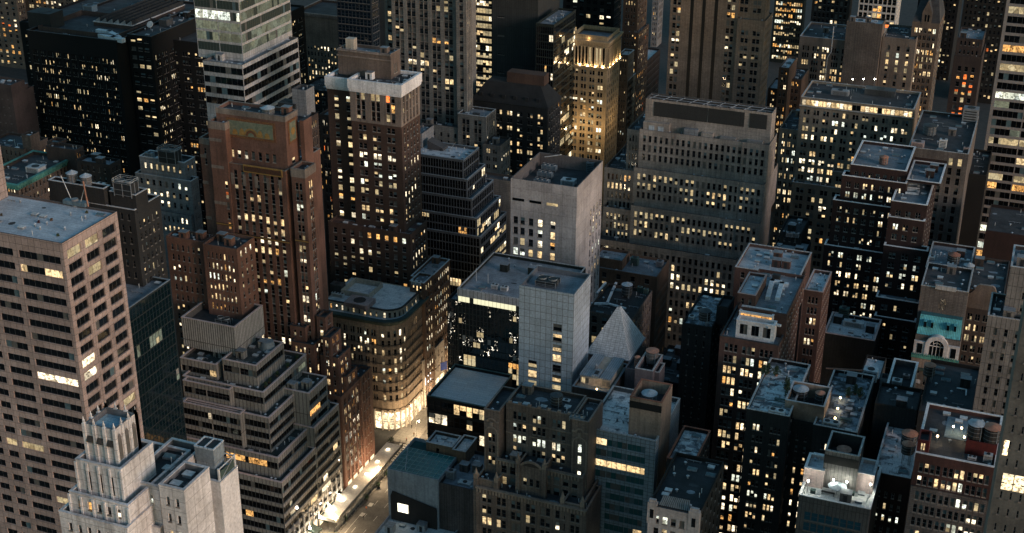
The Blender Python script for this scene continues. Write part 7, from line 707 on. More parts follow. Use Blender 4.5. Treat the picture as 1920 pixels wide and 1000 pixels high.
for kind,label,cat,x,y,z,group,k,on in PROPS:
    nm={'tank':'water_tower','cool':'cooling_tower','fans':'fan_cooler','rig':'cleaning_rig'}.get(kind,cat.replace(' ','_'))
    t=thing(nm,label,cat,(x,y,z),group); B1=lambda: MB()
    if kind=='tank':
        r,h,lg=k['r'],k['h'],k['leg']; b=MB(); b.cyl(x,y,z+lg,z+lg+h,r,pm(k['body']),18,r1=r*.96); tk_=b.build('tank',t)
        b=MB(); b.cyl(x,y,z+lg+h,z+lg+h+k['cone'],r*1.07,pm(k['top']),18,r1=0,cap=False); b.cyl(x,y,z+lg+h-.08,z+lg+h+.002,r*1.07,pm(k['top']),18); b.build('roof_cone',t)
        for i in range(4):
            a=i*math.pi/2+.6; b=MB(); b.box(x+r*.75*math.cos(a)-.1,x+r*.75*math.cos(a)+.1,y+r*.75*math.sin(a)-.1,y+r*.75*math.sin(a)+.1,z-.02,z+lg,pm('steel')); b.build('leg',t)
        b=MB()
        for i in range(3): q=z+lg+h*(.2+.3*i); b.cyl(x,y,q,q+.06,r*1.015,pm('steel'),18)
        b.build('hoops',tk_)
        b=MB(); b.box(x+r*.6,x+r*.72,y-r*.86,y-r*.8,z,z+lg+h,pm('steel')); b.build('ladder',tk_)
    elif kind=='ac':
        w_,d_,h_=k['w'],k['d'],k['h']; m=pm(k['col']); b=MB(); b.box(x-w_/2,x+w_/2,y-d_/2,y+d_/2,z+.12,z+h_,m); hs_=b.build('housing',t)
        b=MB()
        for s in (-1,1): b.box(x+s*w_*.35-.08,x+s*w_*.35+.08,y-d_*.45,y+d_*.45,z-.01,z+.12,pm('steel'))
        b.build('skid',t)
        b=MB(); b.box(x-w_/2-.03,x+w_/2+.03,y-d_/2-.03,y+d_/2+.03,z+h_,z+h_+.06,m)
        b.build('lid',t)
        n=k['n']
        if w_>1.5:
            for i in range(n):
                fx=x-w_/2+w_*(i+.5)/n; b=MB(); b.cyl(fx,y,z+h_+.06,z+h_+.2,min(d_,w_/n)*.34,pm('acblack'),12); b.build('fan',hs_)
        b=MB()
        for i in range(5):
            q=z+.3+(h_-.5)*i/5; b.box(x-w_*.4,x+w_*.4,y-d_/2-.025,y-d_/2,q,q+(h_-.5)/11,pm('acblack'))
        b.build('louvre',hs_)
    elif kind in('cool','fans'):
        w_,d_,h_=k['w'],k['d'],k['h']; m=pm(k.get('col','acblue')); fm=pm('steel'); b=MB()
        b.box(x-w_/2,x+w_/2,y-d_/2,y+d_/2,z+.5,z+h_,pm('acblack') if kind=='cool' else m); b.build('housing',t)
        b=MB(); 
        for i in range(k['n']+1):
            q=x-w_/2+w_*i/k['n']; b.box(q-.08,q+.08,y-d_/2-.1,y-d_/2-.005,z,z+h_,fm)
        for q in (z+.5,z+h_*.5,z+h_-.1): b.box(x-w_/2,x+w_/2,y-d_/2-.14,y-d_/2-.105,q,q+.12,fm)
        for q in (y-d_/2,y,y+d_/2): b.box(x+w_/2+.005,x+w_/2+.1,q-.08,q+.08,z,z+h_,fm)
        b.build('frame',t)
        for i in range(k['n']):
            fx=x-w_/2+w_*(i+.5)/k['n']; rr=min(d_,w_/k['n'])*.42; b=MB(); b.cyl(fx,y,z+h_+.01,z+h_+.45,rr,fm,16,cap=False); b.cyl(fx,y,z+h_+.3,z+h_+.31,rr*.95,pm('acblack'),16); b.build('fan',t)
        if kind=='cool':
            b=MB()
            for q0,q1 in (((-1,-1),(1,-1)),((1,-1),(1,1)),((1,1),(-1,1)),((-1,1),(-1,-1))):
                for hh in (.5,1.0): b.tube((x+q0[0]*w_*.52,y+q0[1]*d_*.55,z+h_+hh),(x+q1[0]*w_*.52,y+q1[1]*d_*.55,z+h_+hh),.05,pm('acwhite'),4)
                b.tube((x+q0[0]*w_*.52,y+q0[1]*d_*.55,z+h_),(x+q0[0]*w_*.52,y+q0[1]*d_*.55,z+h_+1),.05,pm('acwhite'),4)
            b.build('railing',t)
    elif kind=='duct':
        s,h_=k['s'],k['h']; m=pm(k['col']); b=MB(); P_=k['pts']; f=MB()
        for (a,c),(e,g_) in zip(P_,P_[1:]):
            dx,dy=e-a,g_-c; L=math.hypot(dx,dy); dx/=L;dy/=L; px_,py_=-dy*s/2,dx*s/2; e2,g2=e+dx*s/2,g_+dy*s/2; a2,c2=a-dx*s/2,c-dy*s/2
            lo,hi=z+h_-s*.8,z+h_; q=[(a2+px_,c2+py_),(a2-px_,c2-py_),(e2-px_,g2-py_),(e2+px_,g2+py_)]
            b.poly([(*p,hi) for p in q],m)
            for i in range(4): j=(i+1)%4; b.poly([(*q[i],lo),(*q[j],lo),(*q[j],hi),(*q[i],hi)],m)
            f.cyl((a+e)/2,(c+g_)/2,z,lo,.08,pm('steel'),6)
        b.build('duct_run',t); f.build('stand',t)
    elif kind=='mast':
        b=MB(); b.tube((x,y,z),(x+k.get('lean',0),y,z+k['h']),.09,pm('acwhite')); b.build('pole',t); b=MB(); b.cyl(x,y,z,z+.2,.25,pm('steel'),8); b.build('foot',t)
    elif kind=='lamp':
        h_=k['h']; b=MB(); b.tube((x,y,z),(x,y,z+h_),.05,pm('steel')); b.build('pole',t)
        b=MB(); b.cyl(x,y,z+h_,z+h_+.3,.2,bulbw if k['col']=='w' else bulb,8); b.build('lamp_head',t); point('lamp_light',(x,y-.5,z+h_+.3),k['e'],WARM if k['col']=='w' else (.92,1,.86),.2,t)
    elif kind=='rig':
        b=MB(); b.box(x-4.2,x+2.6,y-.9,y+.9,z+.5,z+1.6,pm('acblue')); b.cyl(x-1,y,z+.1,z+2.1,.9,pm('acgrey'),10); b.build('carriage',t)
        b=MB(); b.tube((x-2,y,z+1.5),(x-4.4,y,z+8),.1,pm('acwhite')); b.build('boom',t); b=MB(); b.tube((x+.8,y,z+1.5),(x+2.6,y+.5,z+6.5),.09,pm('acwhite')); b.build('boom',t); b=MB(); b.tube((x+3.0,y,z+.2),(x+2.4,y,z+7.4),.2,pm('rust')); b.build('orange_pole',t)
    elif kind=='wedge':
        b=MB(); m=wmat('coolgrey'); w2=4.2
        A=[(x-w2,y-1,z),(x+w2*.6,y-1,z),(x+w2*.6,y-1,z+1.0),(x-w2,y-1,z+3.6)]; C=[(p[0],p[1]+4.5,p[2]) for p in A]
        b.poly(A,m); b.poly(C[::-1],m); 
        for i in range(4): j=(i+1)%4; b.poly([A[j],A[i],C[i],C[j]],m)
        b.build('housing',t); b=MB(); b.box(x+1,x+1.9,y-1.04,y-1.0,z,z+1.8 if False else z+.9,pm('acblack')); b.build('door',t)
    elif kind=='dish':
        b=MB(); b.cyl(x,y,z,z+2.2,.12,pm('steel'),6); b.build('stand',t); b=MB(); b.tube((x,y-.2,z+2.6),(x,y-.35,z+2.7),1.5,pm('acwhite'),18); b.build('reflector',t)
    elif kind=='umbrella':
        b=MB(); b.cyl(x,y,z,z+2.6,.05,pm('steel'),6); b.build('pole',t); b=MB(); b.cyl(x,y,z+2.3,z+2.95,2.3,plain('umbrella_cloth',(.30,.34,.38),.9),8,r1=0,cap=False); b.build('canopy',t)
    elif kind in('table','bench'):
        m=pm('acblack') if kind=='table' else pm('acgreen'); b=MB(); b.box(x-1.6,x+1.6,y-.4,y+.4,z+.68,z+.75,m); b.build('table_top' if kind=='table' else 'seat',t)
        for s in (-1,1): b=MB(); b.box(x+s*1.4-.05,x+s*1.4+.05,y-.35,y+.35,z,z+.68,m); b.build('leg',t)
        if kind=='bench':
            for s in (-1,1): b=MB(); b.box(x-1.6,x+1.6,y+s*.85-.15,y+s*.85+.15,z+.4,z+.45,m); b.build('side_seat',t)
    elif kind=='shrub':
        h_,r=k['h'],k['r']; rg=random.Random(int(abs(x*31+y*7))); b=MB(); m=plain('leaves'+str(k.get('col','')),tuple(k.get('col',(.028,.05,.026))),.8); cone='conifer' in label
        for i in range(int(150*max(1,r*h_))):
            a=rg.random()*6.28; u=rg.random(); rr=r*(1-u*.9) if cone else r*math.sin(math.pi*min(1,u*.8+.15))*(.6+.4*math.sin(a*3+u*5)); q=rr*rg.random()**.4; c=Vector((x+q*math.cos(a),y+q*math.sin(a),z+.25*(h_>1)+u*h_*.95))
            d=Vector((rg.uniform(-1,1),rg.uniform(-1,1),rg.uniform(-1,1))).normalized()*.14; e=d.orthogonal().normalized()*.1
            b.poly([tuple(c+d),tuple(c+e),tuple(c-d),tuple(c-e)],m)
        b.build('foliage',t); b=MB(); b.cyl(x,y,z,z+h_*.5,.08,pm('rustw'),6,r1=.04); b.build('stem',t)
        if h_>1: b=MB(); b.cyl(x,y,z,z+.5,.4,pm('rust'),10,r1=.5); b.build('pot',t)

# ------------------------------------------------------------------ features that single buildings out
def R_(on,i=0): r,b=BY[on]; return r,b['t'][i]['b']
# terracotta crown panel of the art deco tower
r_,(x0,x1,y0,y1,z0,z1)=R_('the art deco tower',4)
def tileart(key,a,bq,scale):
    m,nt,b=newmat(key); geo=N(nt,'ShaderNodeNewGeometry'); v=N(nt,'ShaderNodeTexVoronoi',Scale=scale); nt.links.new(geo.outputs['Position'],v.inputs['Vector'])
    s=N(nt,'ShaderNodeSeparateColor'); nt.links.new(v.outputs['Color'],s.inputs[0]); nt.links.new(mixc(nt,s.outputs[0],a,bq),b.inputs['Base Color']); b.inputs['Roughness'].default_value=.5; MC[key]=m; return m
green=tileart('faience_green',(.14,.17,.12),(.24,.24,.17),1.6); redt=tileart('faience_red',(.15,.05,.03),(.24,.12,.05),3); ochre=tileart('faience_ochre',(.30,.17,.05),(.42,.24,.08),2.5); darkt=tileart('faience_dark',(.05,.03,.02),(.12,.05,.03),3)
pl,pr=x0+3.6,x1-3.6; pz0,pz1=z1-8.6,z1-2.4; yy=y0-.02
b=MB(); b.box(pl,pr,yy-.12,yy,pz0,pz1,redt); b.build('panel_border',r_)
b=MB(); b.box(pl+.8,pr-.8,yy-.2,yy-.121,pz0+.8,pz1-.8,green); b.build('panel_field',r_)
b=MB(); cxm=(pl+pr)/2
for i in range(9):
    a0,a1=math.pi*i/9,math.pi*(i+1)/9
    for r0,r1,mm in ((1.1,1.9,redt),(2.0,2.5,ochre)): b.poly([(cxm+r0*math.cos(a0),yy-.25,pz0+1+r0*math.sin(a0)),(cxm+r1*math.cos(a0),yy-.25,pz0+1+r1*math.sin(a0)),(cxm+r1*math.cos(a1),yy-.25,pz0+1+r1*math.sin(a1)),(cxm+r0*math.cos(a1),yy-.25,pz0+1+r0*math.sin(a1))][::-1],mm)
for s in (-1,1):
    for q,hh in ((3.2,2.9),(5.6,2.3)):
        cx_=cxm+s*q; b.poly([(cx_-1.0,yy-.25,pz0+1),(cx_+1.0,yy-.25,pz0+1),(cx_+.7,yy-.25,pz0+1+hh*.55),(cx_,yy-.25,pz0+1+hh*.8),(cx_-.7,yy-.25,pz0+1+hh*.55)],ochre)
b.build('panel_relief',r_)
xx=x1+.02; b=MB(); b.box(xx,xx+.12,y0+1.4,y1-1.2,pz0-.5,pz1+.6,redt); b.box(xx+.121,xx+.2,y0+2.0,y1-1.8,pz0+.2,pz1-.1,green); b.build('panel_border',r_)
b=MB(); ym=(y0+y1)/2+.1; b.poly([(xx+.25,ym+1.2*math.cos(a*.785),(pz0+pz1)/2+1.2*math.sin(a*.785)) for a in range(8)],ochre); b.build('panel_relief',r_)
_,(a0,a1,c0,c1,_,e1)=R_('the art deco tower',3); b=MB(); b.box(a0+5.4,a1-1.0,c0-.35,c0-.02,e1-2.0,e1+.4,ochre); b.box(a0+5.7,a1-1.3,c0-.42,c0-.351,e1-1.6,e1,darkt); b.build('terracotta_band',r_)
for i,zo in ((3,24),(2,24),(5,34)):
    _,(a0,a1,c0,c1,_,e1)=R_('the art deco tower',i); b=MB(); b.box(a0-.05,a1+.12,c0-.12,c0-.02,e1-zo,e1-zo+.9,darkt); b.box(a0-.02,a1+.08,c0-.16,c0-.121,e1-zo+.25,e1-zo+.6,ochre); b.build('terracotta_band',r_)
# stone bands on the left brick shoulders
for i in (5,6):
    _,(a0,a1,c0,c1,_,e1)=R_('the art deco tower',i); b=MB()
    for h in (5.2,14,26): b.box(a0-.03,a1-1.6,c0-.08,c0-.01,e1-h-1.0,e1-h,wmat('stone'))
    b.build('stone_band',r_)
# sawtooth skylight on the black office block
r_,(x0,x1,y0,y1,z0,z1)=R_('the black office block',2)
sm_=wallmat('sky_slats',(.20,.21,.22),(.35,8,.08),var=.1,streak=.1); fx0,fx1,fy0,fy1=-391,-371,498,538; zz=z1-1
for i in range(6):
    b=MB(); u0=fx0+(fx1-fx0)*i/6; u1=fx0+(fx1-fx0)*(i+1)/6
    b.poly([(u0,fy0,zz+2),(u1-.3,fy0,zz+4),(u1-.3,fy1,zz+4),(u0,fy1,zz+2)],sm_,[(0,0),(3.4,0),(3.4,40),(0,40)]); b.poly([(u1-.3,fy0,zz+4),(u1,fy0,zz+2),(u1,fy1,zz+2),(u1-.3,fy1,zz+4)],pm('acblack')); b.poly([(u0,fy0,zz+2),(u1,fy0,zz+2),(u1-.3,fy0,zz+4)],pm('steel')); b.poly([(u1,fy1,zz+2),(u0,fy1,zz+2),(u1-.3,fy1,zz+4)],pm('steel')); b.build('skylight',r_)
b=MB(); b.box(fx0-.2,fx1+.2,fy0-.2,fy1+.2,zz,zz+2,wmat('darkbrown')); ring(b,fx0-.4,fx1+.4,fy0-.4,fy1+.4,zz+1.7,zz+2.1,.5,wmat('thin')); b.build('skylight_curb',r_)
b=MB(); ring(b,x0+3,x1-3,y0+4,y0+34,zz,zz+2.2,.4,wmat('darkbrown')); b.build('roof_screen',r_)
# louvres and open steel roof of the limestone penthouse
r_,(x0,x1,y0,y1,z0,z1)=R_('the limestone block',7); lv=wallmat('louvre_dark',(.05,.053,.053),(50,.35,.12),var=.1,streak=.2)
for a,c in ((.07,.50),(.505,.79),(.83,.965)):
    b=MB(); b.box(x0+(x1-x0)*a,x0+(x1-x0)*c,y0-.12,y0-.01,z1-6.5,z1-.9,lv); b.build('louvre_panel',r_)
b=MB(); W_=x1-x0
for i in range(9): q=x0+.6+W_*.97*i/9; b.tube((q,y0+.5,z1-.4),(q+W_*.05,y1-.5,z1-.4),.16,pm('acgrey')); b.tube((q,y0+.6,z1-.2),(q+W_*.1,y0+2.5,z1-2.6),.14,pm('acwhite')); b.tube((q+W_*.1,y0+.6,z1-.2),(q,y0+2.5,z1-2.6),.14,pm('acwhite'))
for q in (y0+3,y0+6): b.tube((x0+.5,q,z1-.3),(x1-.5,q,z1-.3),.16,pm('acgrey'))
b.build('roof_trusses',r_)
for i in range(5):
    b=MB(); q=x0+W_*(.5+.1*i); b.cyl(q,y0+4.5,z1-3.4,z1-1.2,1.7,pm('acgrey'),14,cap=False); b.cyl(q,y0+4.5,z1-2.6,z1-2.5,1.6,pm('acblack'),14); b.build('fan',r_)
b=MB(); b.cyl(x0+4.6,y0+3.5,z1-3.4,z1-1.6,2.6,pm('rustw'),16,r1=2.2); b.build('rusty_tank',r_)
_,(a0,a1,c0,c1,d0,d1)=R_('the limestone block',5)
for q0,q1,hh,mk_ in ((.0,.21,3.8,'limestone'),(.33,.44,3.0,'coolgrey'),(.47,.56,2.2,'limestone'),(.62,.74,1.5,'palegrey'),(.83,.95,1.5,'palegrey')):
    b=MB(); b.box(x0+W_*q0,x0+W_*q1,y0-1.9,y0-.02,d1-1.0,d1-1+hh,wmat(mk_)); b.build('roof_shed',r_)
for q in (.045,.12): b=MB(); b.box(x0+W_*q,x0+W_*q+2.2,y0-1.95,y0-1.92,d1-.6,d1+1.6,wmat('metal')); b.build('shed_shutter',r_)
b=MB(); b.box(a1+.02,a1+.25,c0+.3,c1,0,d1-.2,wmat('pinkconcrete')) if False else None
# shutters, coping and glazed attic of the lit brown office
r_,(x0,x1,y0,y1,z0,z1)=R_('the brown lit office building',1)
for i in range(26):
    w_=(x1-x0-1)/26; q=x0+.5+i*w_
    if i in (12,13,18) or random.Random(i).random()<.1: mt='g_dark'
    else: mt='l_M' if i%3 else 'l_L'
    b=MB(); b.box(q+.12,q+w_-.12,y0-.1,y0-.03,z1-3.1,z1-1.0,MC[mt]); b.build('attic_window',r_)
b=MB(); b.box(x0-.4,x1+.3,y0-.6,y0-.02,z1-3.6,z1-3.3,wmat('palepanel')); b.build('attic_ledge',r_)
# long bent drainpipe
r_,(x0,x1,y0,y1,z0,z1)=R_('the taupe building',0); b=MB(); q=x0+(x1-x0)*.56; pw=pm('acwhite')
for a,c in (((q+1.6,z1+7),(q+1.6,z1-6)),((q+1.6,z1-6),(q,z1-9)),((q,z1-9),(q,z1-42))): b.tube((a[0],y0-2.0,a[1]),(c[0],y0-2.0,c[1]),.28,pw)
b.build('drainpipe',r_)
# floodlit crown: columns and up-lights
r_,(x0,x1,y0,y1,z0,z1)=R_('the floodlit tower'); gm=wmat('goldstone')
for i in range(11):
    q=x0+1+(x1-x0-2)*i/10; b=MB(); b.cyl(q,y0-.35,z1-12.2,z1-2.6,.36,gm,8); b.build('column',r_)
for i in range(10):
    q=y0+1+(y1-y0-2)*i/9; b=MB(); b.cyl(x1+.35,q,z1-12.2,z1-2.6,.36,gm,8); b.build('column',r_)
for i in range(10):
    q=x0+1.9+(x1-x0-2)*i/10; b=MB(); b.box(q-.45,q+.45,y0-.06,y0-.01,z1-11.5,z1-3.2,MC['l_Y' if i in (5,7,8) else 'g_dark']); b.build('crown_window',r_)
for i in range(9):
    q=y0+2+(y1-y0-2)*i/9; b=MB(); b.box(x1+.01,x1+.06,q-.4,q+.4,z1-11.5,z1-3.2,MC['g_dark']); b.build('crown_window',r_)
b=MB(); ring(b,x0-1.0,x1+1.0,y0-1.0,y1+1.0,z1-13.4,z1-12.4,1.02,gm); b.build('crown_ledge',r_)
for i in range(5): point('flood_light',(x0+2+(x1-x0-4)*i/4,y0-.9,z1-12.0),800,(1,.72,.38),.15,r_)
for i in range(4): point('flood_light',(x1+.9,y0+2+(y1-y0-4)*i/3,z1-12.0),800,(1,.72,.38),.15,r_)
for i in range(5): b=MB(); b.box(x0+1.7+(x1-x0-4)*i/4,x0+2.3+(x1-x0-4)*i/4,y0-.95,y0-.6,z1-12.4,z1-12.15,bulbw); b.build('flood_lamp',r_)
for i in range(3): point('flood_light',(x0+3+(x1-x0-4)*i/2,y0-9,z1-42),2600,(1,.70,.36),.5,r_); 
point('flood_light',(x1+9,(y0+y1)/2,z1-40),2600,(1,.70,.36),.5,r_)
# attic band above the columns, glowing recess
b=MB(); b.box(x0+.6,x1-.6,y0+.35,y0+.45,z1+.2,z1+2.6,gm); ring(b,x0+.5,x1-.5,y0+.4,y1-.4,z1+.17,z1+2.0,.4,gm); b.build('attic',r_); point('flood_light',((x0+x1)/2,y0-.3,z1+.9),150,(1,.7,.35),.2,r_)
# pyramid roof
r_,(x0,x1,y0,y1,z0,z1)=R_('the pyramid roofed building'); b=MB(); sl_=wallmat('pyramid_slate',(.74,.75,.76),(1.1,.6,.03),var=.12,streak=.25); ax,ay=(x0+x1)/2+.7,(y0+y1)/2-.5; az=z1+13.6; e=.5
C4=[(x0-e,y0-e,z1+.2),(x1+e,y0-e,z1+.2),(x1+e,y1+e,z1+.2),(x0-e,y1+e,z1+.2)]; A4=[(ax-.4,ay-.4,az),(ax+.4,ay-.4,az),(ax+.4,ay+.4,az),(ax-.4,ay+.4,az)]
for i in range(4): j=(i+1)%4; b.poly([C4[i],C4[j],A4[j],A4[i]],sl_,[(0,0),(11,0),(5.8,14),(5.2,14)])
b.poly(A4,sl_); b.poly(C4[::-1],sl_); b.build('pyramid_roof',r_)
b=MB(); b.box(x0-.8,x1+.8,y0-.8,y1+.8,z1+.165,z1+.195,wmat('bluegrey')); b.build('eaves',r_)
# black mansard
r_,(x0,x1,y0,y1,z0,z1)=R_('the black mansard building'); mm=roofmat('mansard_black',(.010,.011,.012),(.02,.022,.024)); b=MB(); i_=5;h=8
C4=[(x0-.4,y0-.4,z1+.2),(x1+.4,y0-.4,z1+.2),(x1+.4,y1+.4,z1+.2),(x0-.4,y1+.4,z1+.2)]; A4=[(x0+i_,y0+i_,z1+h),(x1-i_,y0+i_,z1+h),(x1-i_,y1-i_,z1+h),(x0+i_,y1-i_,z1+h)]
for i in range(4): j=(i+1)%4; b.poly([C4[i],C4[j],A4[j],A4[i]],mm)
b.poly(A4,mm); b.poly(C4[::-1],mm); b.build('mansard_roof',r_)
for i in range(6): b=MB(); q=x0+3+i*5.3; b.box(q,q+1.6,y0+.8,y0+3,z1+1,z1+3.6,mm); b.build('dormer',r_)
b=MB(); b.box(x0+14,x1-4,y0+6,y0+12,z1+h,z1+h+4.5,wmat('darkred')); b.build('chimney_block',r_)
# gothic gabled tower
r_,(x0,x1,y0,y1,z0,z1)=R_('the gabled tower'); mm=rmat('slatedark'); b=MB(); xm,ym=(x0+x1)/2,(y0+y1)/2; h=19
C4=[(x0,y0,z1+.01),(x1,y0,z1+.01),(x1,y1,z1+.01),(x0,y1,z1+.01)]; A4=[(x0+4,ym-1,z1+h),(x1-4,ym-1,z1+h),(x1-4,ym+1,z1+h),(x0+4,ym+1,z1+h)]
for i in range(4): j=(i+1)%4; b.poly([C4[i],C4[j],A4[j],A4[i]],mm)
b.poly(A4,mm); b.build('steep_roof',r_)
b=MB(); gm2=wmat('tanbrick2'); g0,g1=xm-2.3,xm+2.3; b.poly([(g0,y0-.15,z1-1),(g1,y0-.15,z1-1),(g1,y0-.15,z1+5),(xm,y0-.15,z1+11),(g0,y0-.15,z1+5)],gm2); b.poly([(g1,y0-.15,z1-1),(g1,y0+5,z1+3),(g1,y0+5,z1+5),(g1,y0-.15,z1+5)],gm2)
b.poly([(g1,y0-.15,z1+5),(g1,y0+6,z1+5),(xm,y0+9,z1+11),(xm,y0-.15,z1+11)],mm); b.poly([(g0,y0+6,z1+5),(g0,y0-.15,z1+5),(xm,y0-.15,z1+11),(xm,y0+9,z1+11)],mm); b.build('gable',r_)
for q in (-.9,.5): b=MB(); b.box(xm+q-.0,xm+q+.8,y0-.22,y0-.17,z1+.5,z1+3.8,MC['g_dark']); b.build('gable_window',r_)
# turquoise mansard and ornate stone front
r_,(x0,x1,y0,y1,z0,z1)=R_('the turquoise fronted building'); tq=wallmat('turquoise_copper',(.15,.58,.66),(.5,9,.05),var=.2,streak=.45); st=wmat('stone3'); W_=x1-x0
b=MB(); b.poly([(x0+.1,y0-.1,z1-2.2),(x1-.1,y0-.1,z1-2.2),(x1-.5,y0+2.6,z1+5.6),(x0+.5,y0+2.6,z1+5.6)],tq,[(0,0),(13,0),(13,8),(0,8)]); b.poly([(x1-.1,y0-.1,z1-2.2),(x1-.1,y0+6,z1-2.2),(x1-.5,y0+6,z1+5.6),(x1-.5,y0+2.6,z1+5.6)],tq); b.poly([(x0+.1,y0+6,z1-2.2),(x0+.1,y0-.1,z1-2.2),(x0+.5,y0+2.6,z1+5.6),(x0+.5,y0+6,z1+5.6)],tq); b.poly([(x0+.5,y0+2.6,z1+5.6),(x1-.5,y0+2.6,z1+5.6),(x1-.5,y0+6,z1+5.6),(x0+.5,y0+6,z1+5.6)],tq); b.build('copper_mansard',r_)
for q in (.17,.33,.68,.84): b=MB(); b.box(x0+W_*q-.35,x0+W_*q+.35,y0+.7,y0+2.4,z1+2.4,z1+4.2,MC['g_dark']); b.box(x0+W_*q-.45,x0+W_*q+.45,y0+.6,y0+2.5,z1+4.21,z1+4.4,tq); b.build('dormer',r_)
def arch(b,xc,yc,zc,r,t,mat,th=.4,a_=0,b_=math.pi,n=14):
    for i in range(n):
        u0=a_+(b_-a_)*i/n;u1=a_+(b_-a_)*(i+1)/n; P4=[(xc+rr*math.cos(u),zc+rr*math.sin(u)) for rr,u in ((r,u0),(r+t,u0),(r+t,u1),(r,u1))]
        F_=[(p[0],yc,p[1]) for p in P4]; G_=[(p[0],yc+th,p[1]) for p in P4]; b.poly(F_,mat); b.poly([F_[1],G_[1],G_[2],F_[2]],mat); b.poly([F_[0],F_[3],G_[3],G_[0]],mat)
xm=x0+W_*.5; b=MB(); arch(b,xm,y0-1.0,z1-2.8,2.1,1.3,st,th=2.5); b.box(x0-.1,xm-3.4,y0-.7,y0-.02,z1-6.2,z1-1.9,st); b.box(xm+3.4,x1+.1,y0-.7,y0-.02,z1-6.2,z1-1.9,st); b.box(xm-3.4,xm-2.1,y0-1,y0-.02,z1-6.2,z1-2.8,st); b.box(xm+2.1,xm+3.4,y0-1,y0-.02,z1-6.2,z1-2.8,st); b.build('stone_gable',r_)
b=MB(); arch(b,xm,y0-.35,z1-2.8,0.0,2.1,MC['g_dark'],th=.1); b.box(xm-2.1,xm+2.1,y0-.35,y0-.25,z1-6.1,z1-2.8,MC['g_dark']); b.build('arched_window',r_)
b=MB(); 
for q in (-1.05,0,1.05): b.box(xm+q-.08,xm+q+.08,y0-.5,y0-.36,z1-6.1,z1-1.2,st)
b.box(xm-2.1,xm+2.1,y0-.52,y0-.37,z1-3.0,z1-2.75,st); arch(b,xm,y0-.5,z1-2.8,1.0,.14,st,th=.12); b.build('window_tracery',r_)
b=MB(); b.box(x0-.4,x1+.4,y0-1.3,y0-.02,z1-7.3,z1-6.4,wmat('copper')); b.box(x0-.2,x1+.2,y0-.9,y0-.02,z1-10.6,z1-7.4,wmat('stone')); b.box(x0-.5,x1+.5,y0-1.5,y0-.02,z1-11.4,z1-10.7,wmat('copperdark'))
for i in range(22): q=x0+W_*i/22; b.box(q,q+.25,y0-1.35,y0-1.31,z1-6.4,z1-5.6,wmat('copper'))
b.build('balcony_cornice',r_)
for q in (.13,.88): b=MB(); b.box(x0+W_*q-.75,x0+W_*q+.75,y0-.78,y0-.71,z1-5.8,z1-2.6,MC['g_dark']); b.build('side_window',r_)
for q in (.15,.85): b=MB(); b.box(x0+W_*q-1.3,x0+W_*q+1.3,y0-1.1,y0-.02,z1-16,z1-15.5,st); b.box(x0+W_*q-1.2,x0+W_*q+1.2,y0-1.0,y0-.9,z1-15.5,z1-14.7,st); b.build('balcony',r_)
_,(a0,a1,c0,c1,d0,d1)=R_('the turquoise fronted building',1); b=MB(); b.box(a0+4.2,a1-3.6,c0-.7,c0-.02,d1-.2,d1+1.1,wmat('palepanel')); b.build('parapet_hump',r_)
# scrolled gable
r_,(x0,x1,y0,y1,z0,z1)=R_('the scroll gabled building'); b=MB(); gm3=wmat('brownstone'); xm=(x0+x1)/2
prof=[(-5.2,0),(-5.2,.9),(-4.2,1.0),(-3.2,1.9),(-2.6,3.2),(-1.8,3.6),(1.8,3.6),(2.6,3.2),(3.2,1.9),(4.2,1.0),(5.2,.9),(5.2,0)]
F_=[(xm+a,y0-.3,z1-2.5+q*1.25) for a,q in prof]; G_=[(p[0],p[1]+.9,p[2]) for p in F_]; b.poly([(F_[0][0],F_[0][1],z1-6),(F_[-1][0],F_[0][1],z1-6)]+F_[::-1],gm3); b.poly(G_,gm3)
for i in range(len(F_)-1): b.poly([F_[i],F_[i+1],G_[i+1],G_[i]],wmat('stone'))
b.build('scrolled_gable',r_)
# seam mansard of the town house
r_,(x0,x1,y0,y1,z0,z1)=R_('the mansard townhouse'); sm2=wallmat('seam_metal',(.22,.24,.25),(.55,9,.1),var=.15,streak=.3); b=MB(); b.poly([(x0+2.2,y0-.3,z1-.6),(x1-2.6,y0-.3,z1-.6),(x1-3.0,y0+2.4,z1+1.6),(x0+2.8,y0+2.4,z1+1.6)],sm2,[(0,0),(8,0),(8,3),(0,3)]); b.poly([(x1-2.6,y0-.3,z1-.6),(x1-3,y0+2.4,z1+1.6),(x1-3,y0+2.4,z1-.6)],sm2); b.build('seam_mansard',r_)
for a,c in ((x0-.1,x0+2.1),(x1-2.5,x1+.1)):
    b=MB(); b.box(a,c,y0-.6,y0+.5,z1-5,z1+.8,wmat('palestone2')); b.box(a+.3,c-.3,y0-.4,y0+.3,z1+.8,z1+1.5,wmat('palestone2')); b.build('corner_turret',r_); b=MB(); b.box((a+c)/2-.45,(a+c)/2+.45,y0-.65,y0-.61,z1-3.4,z1-1.0,MC['g_dark']); b.build('turret_window',r_)
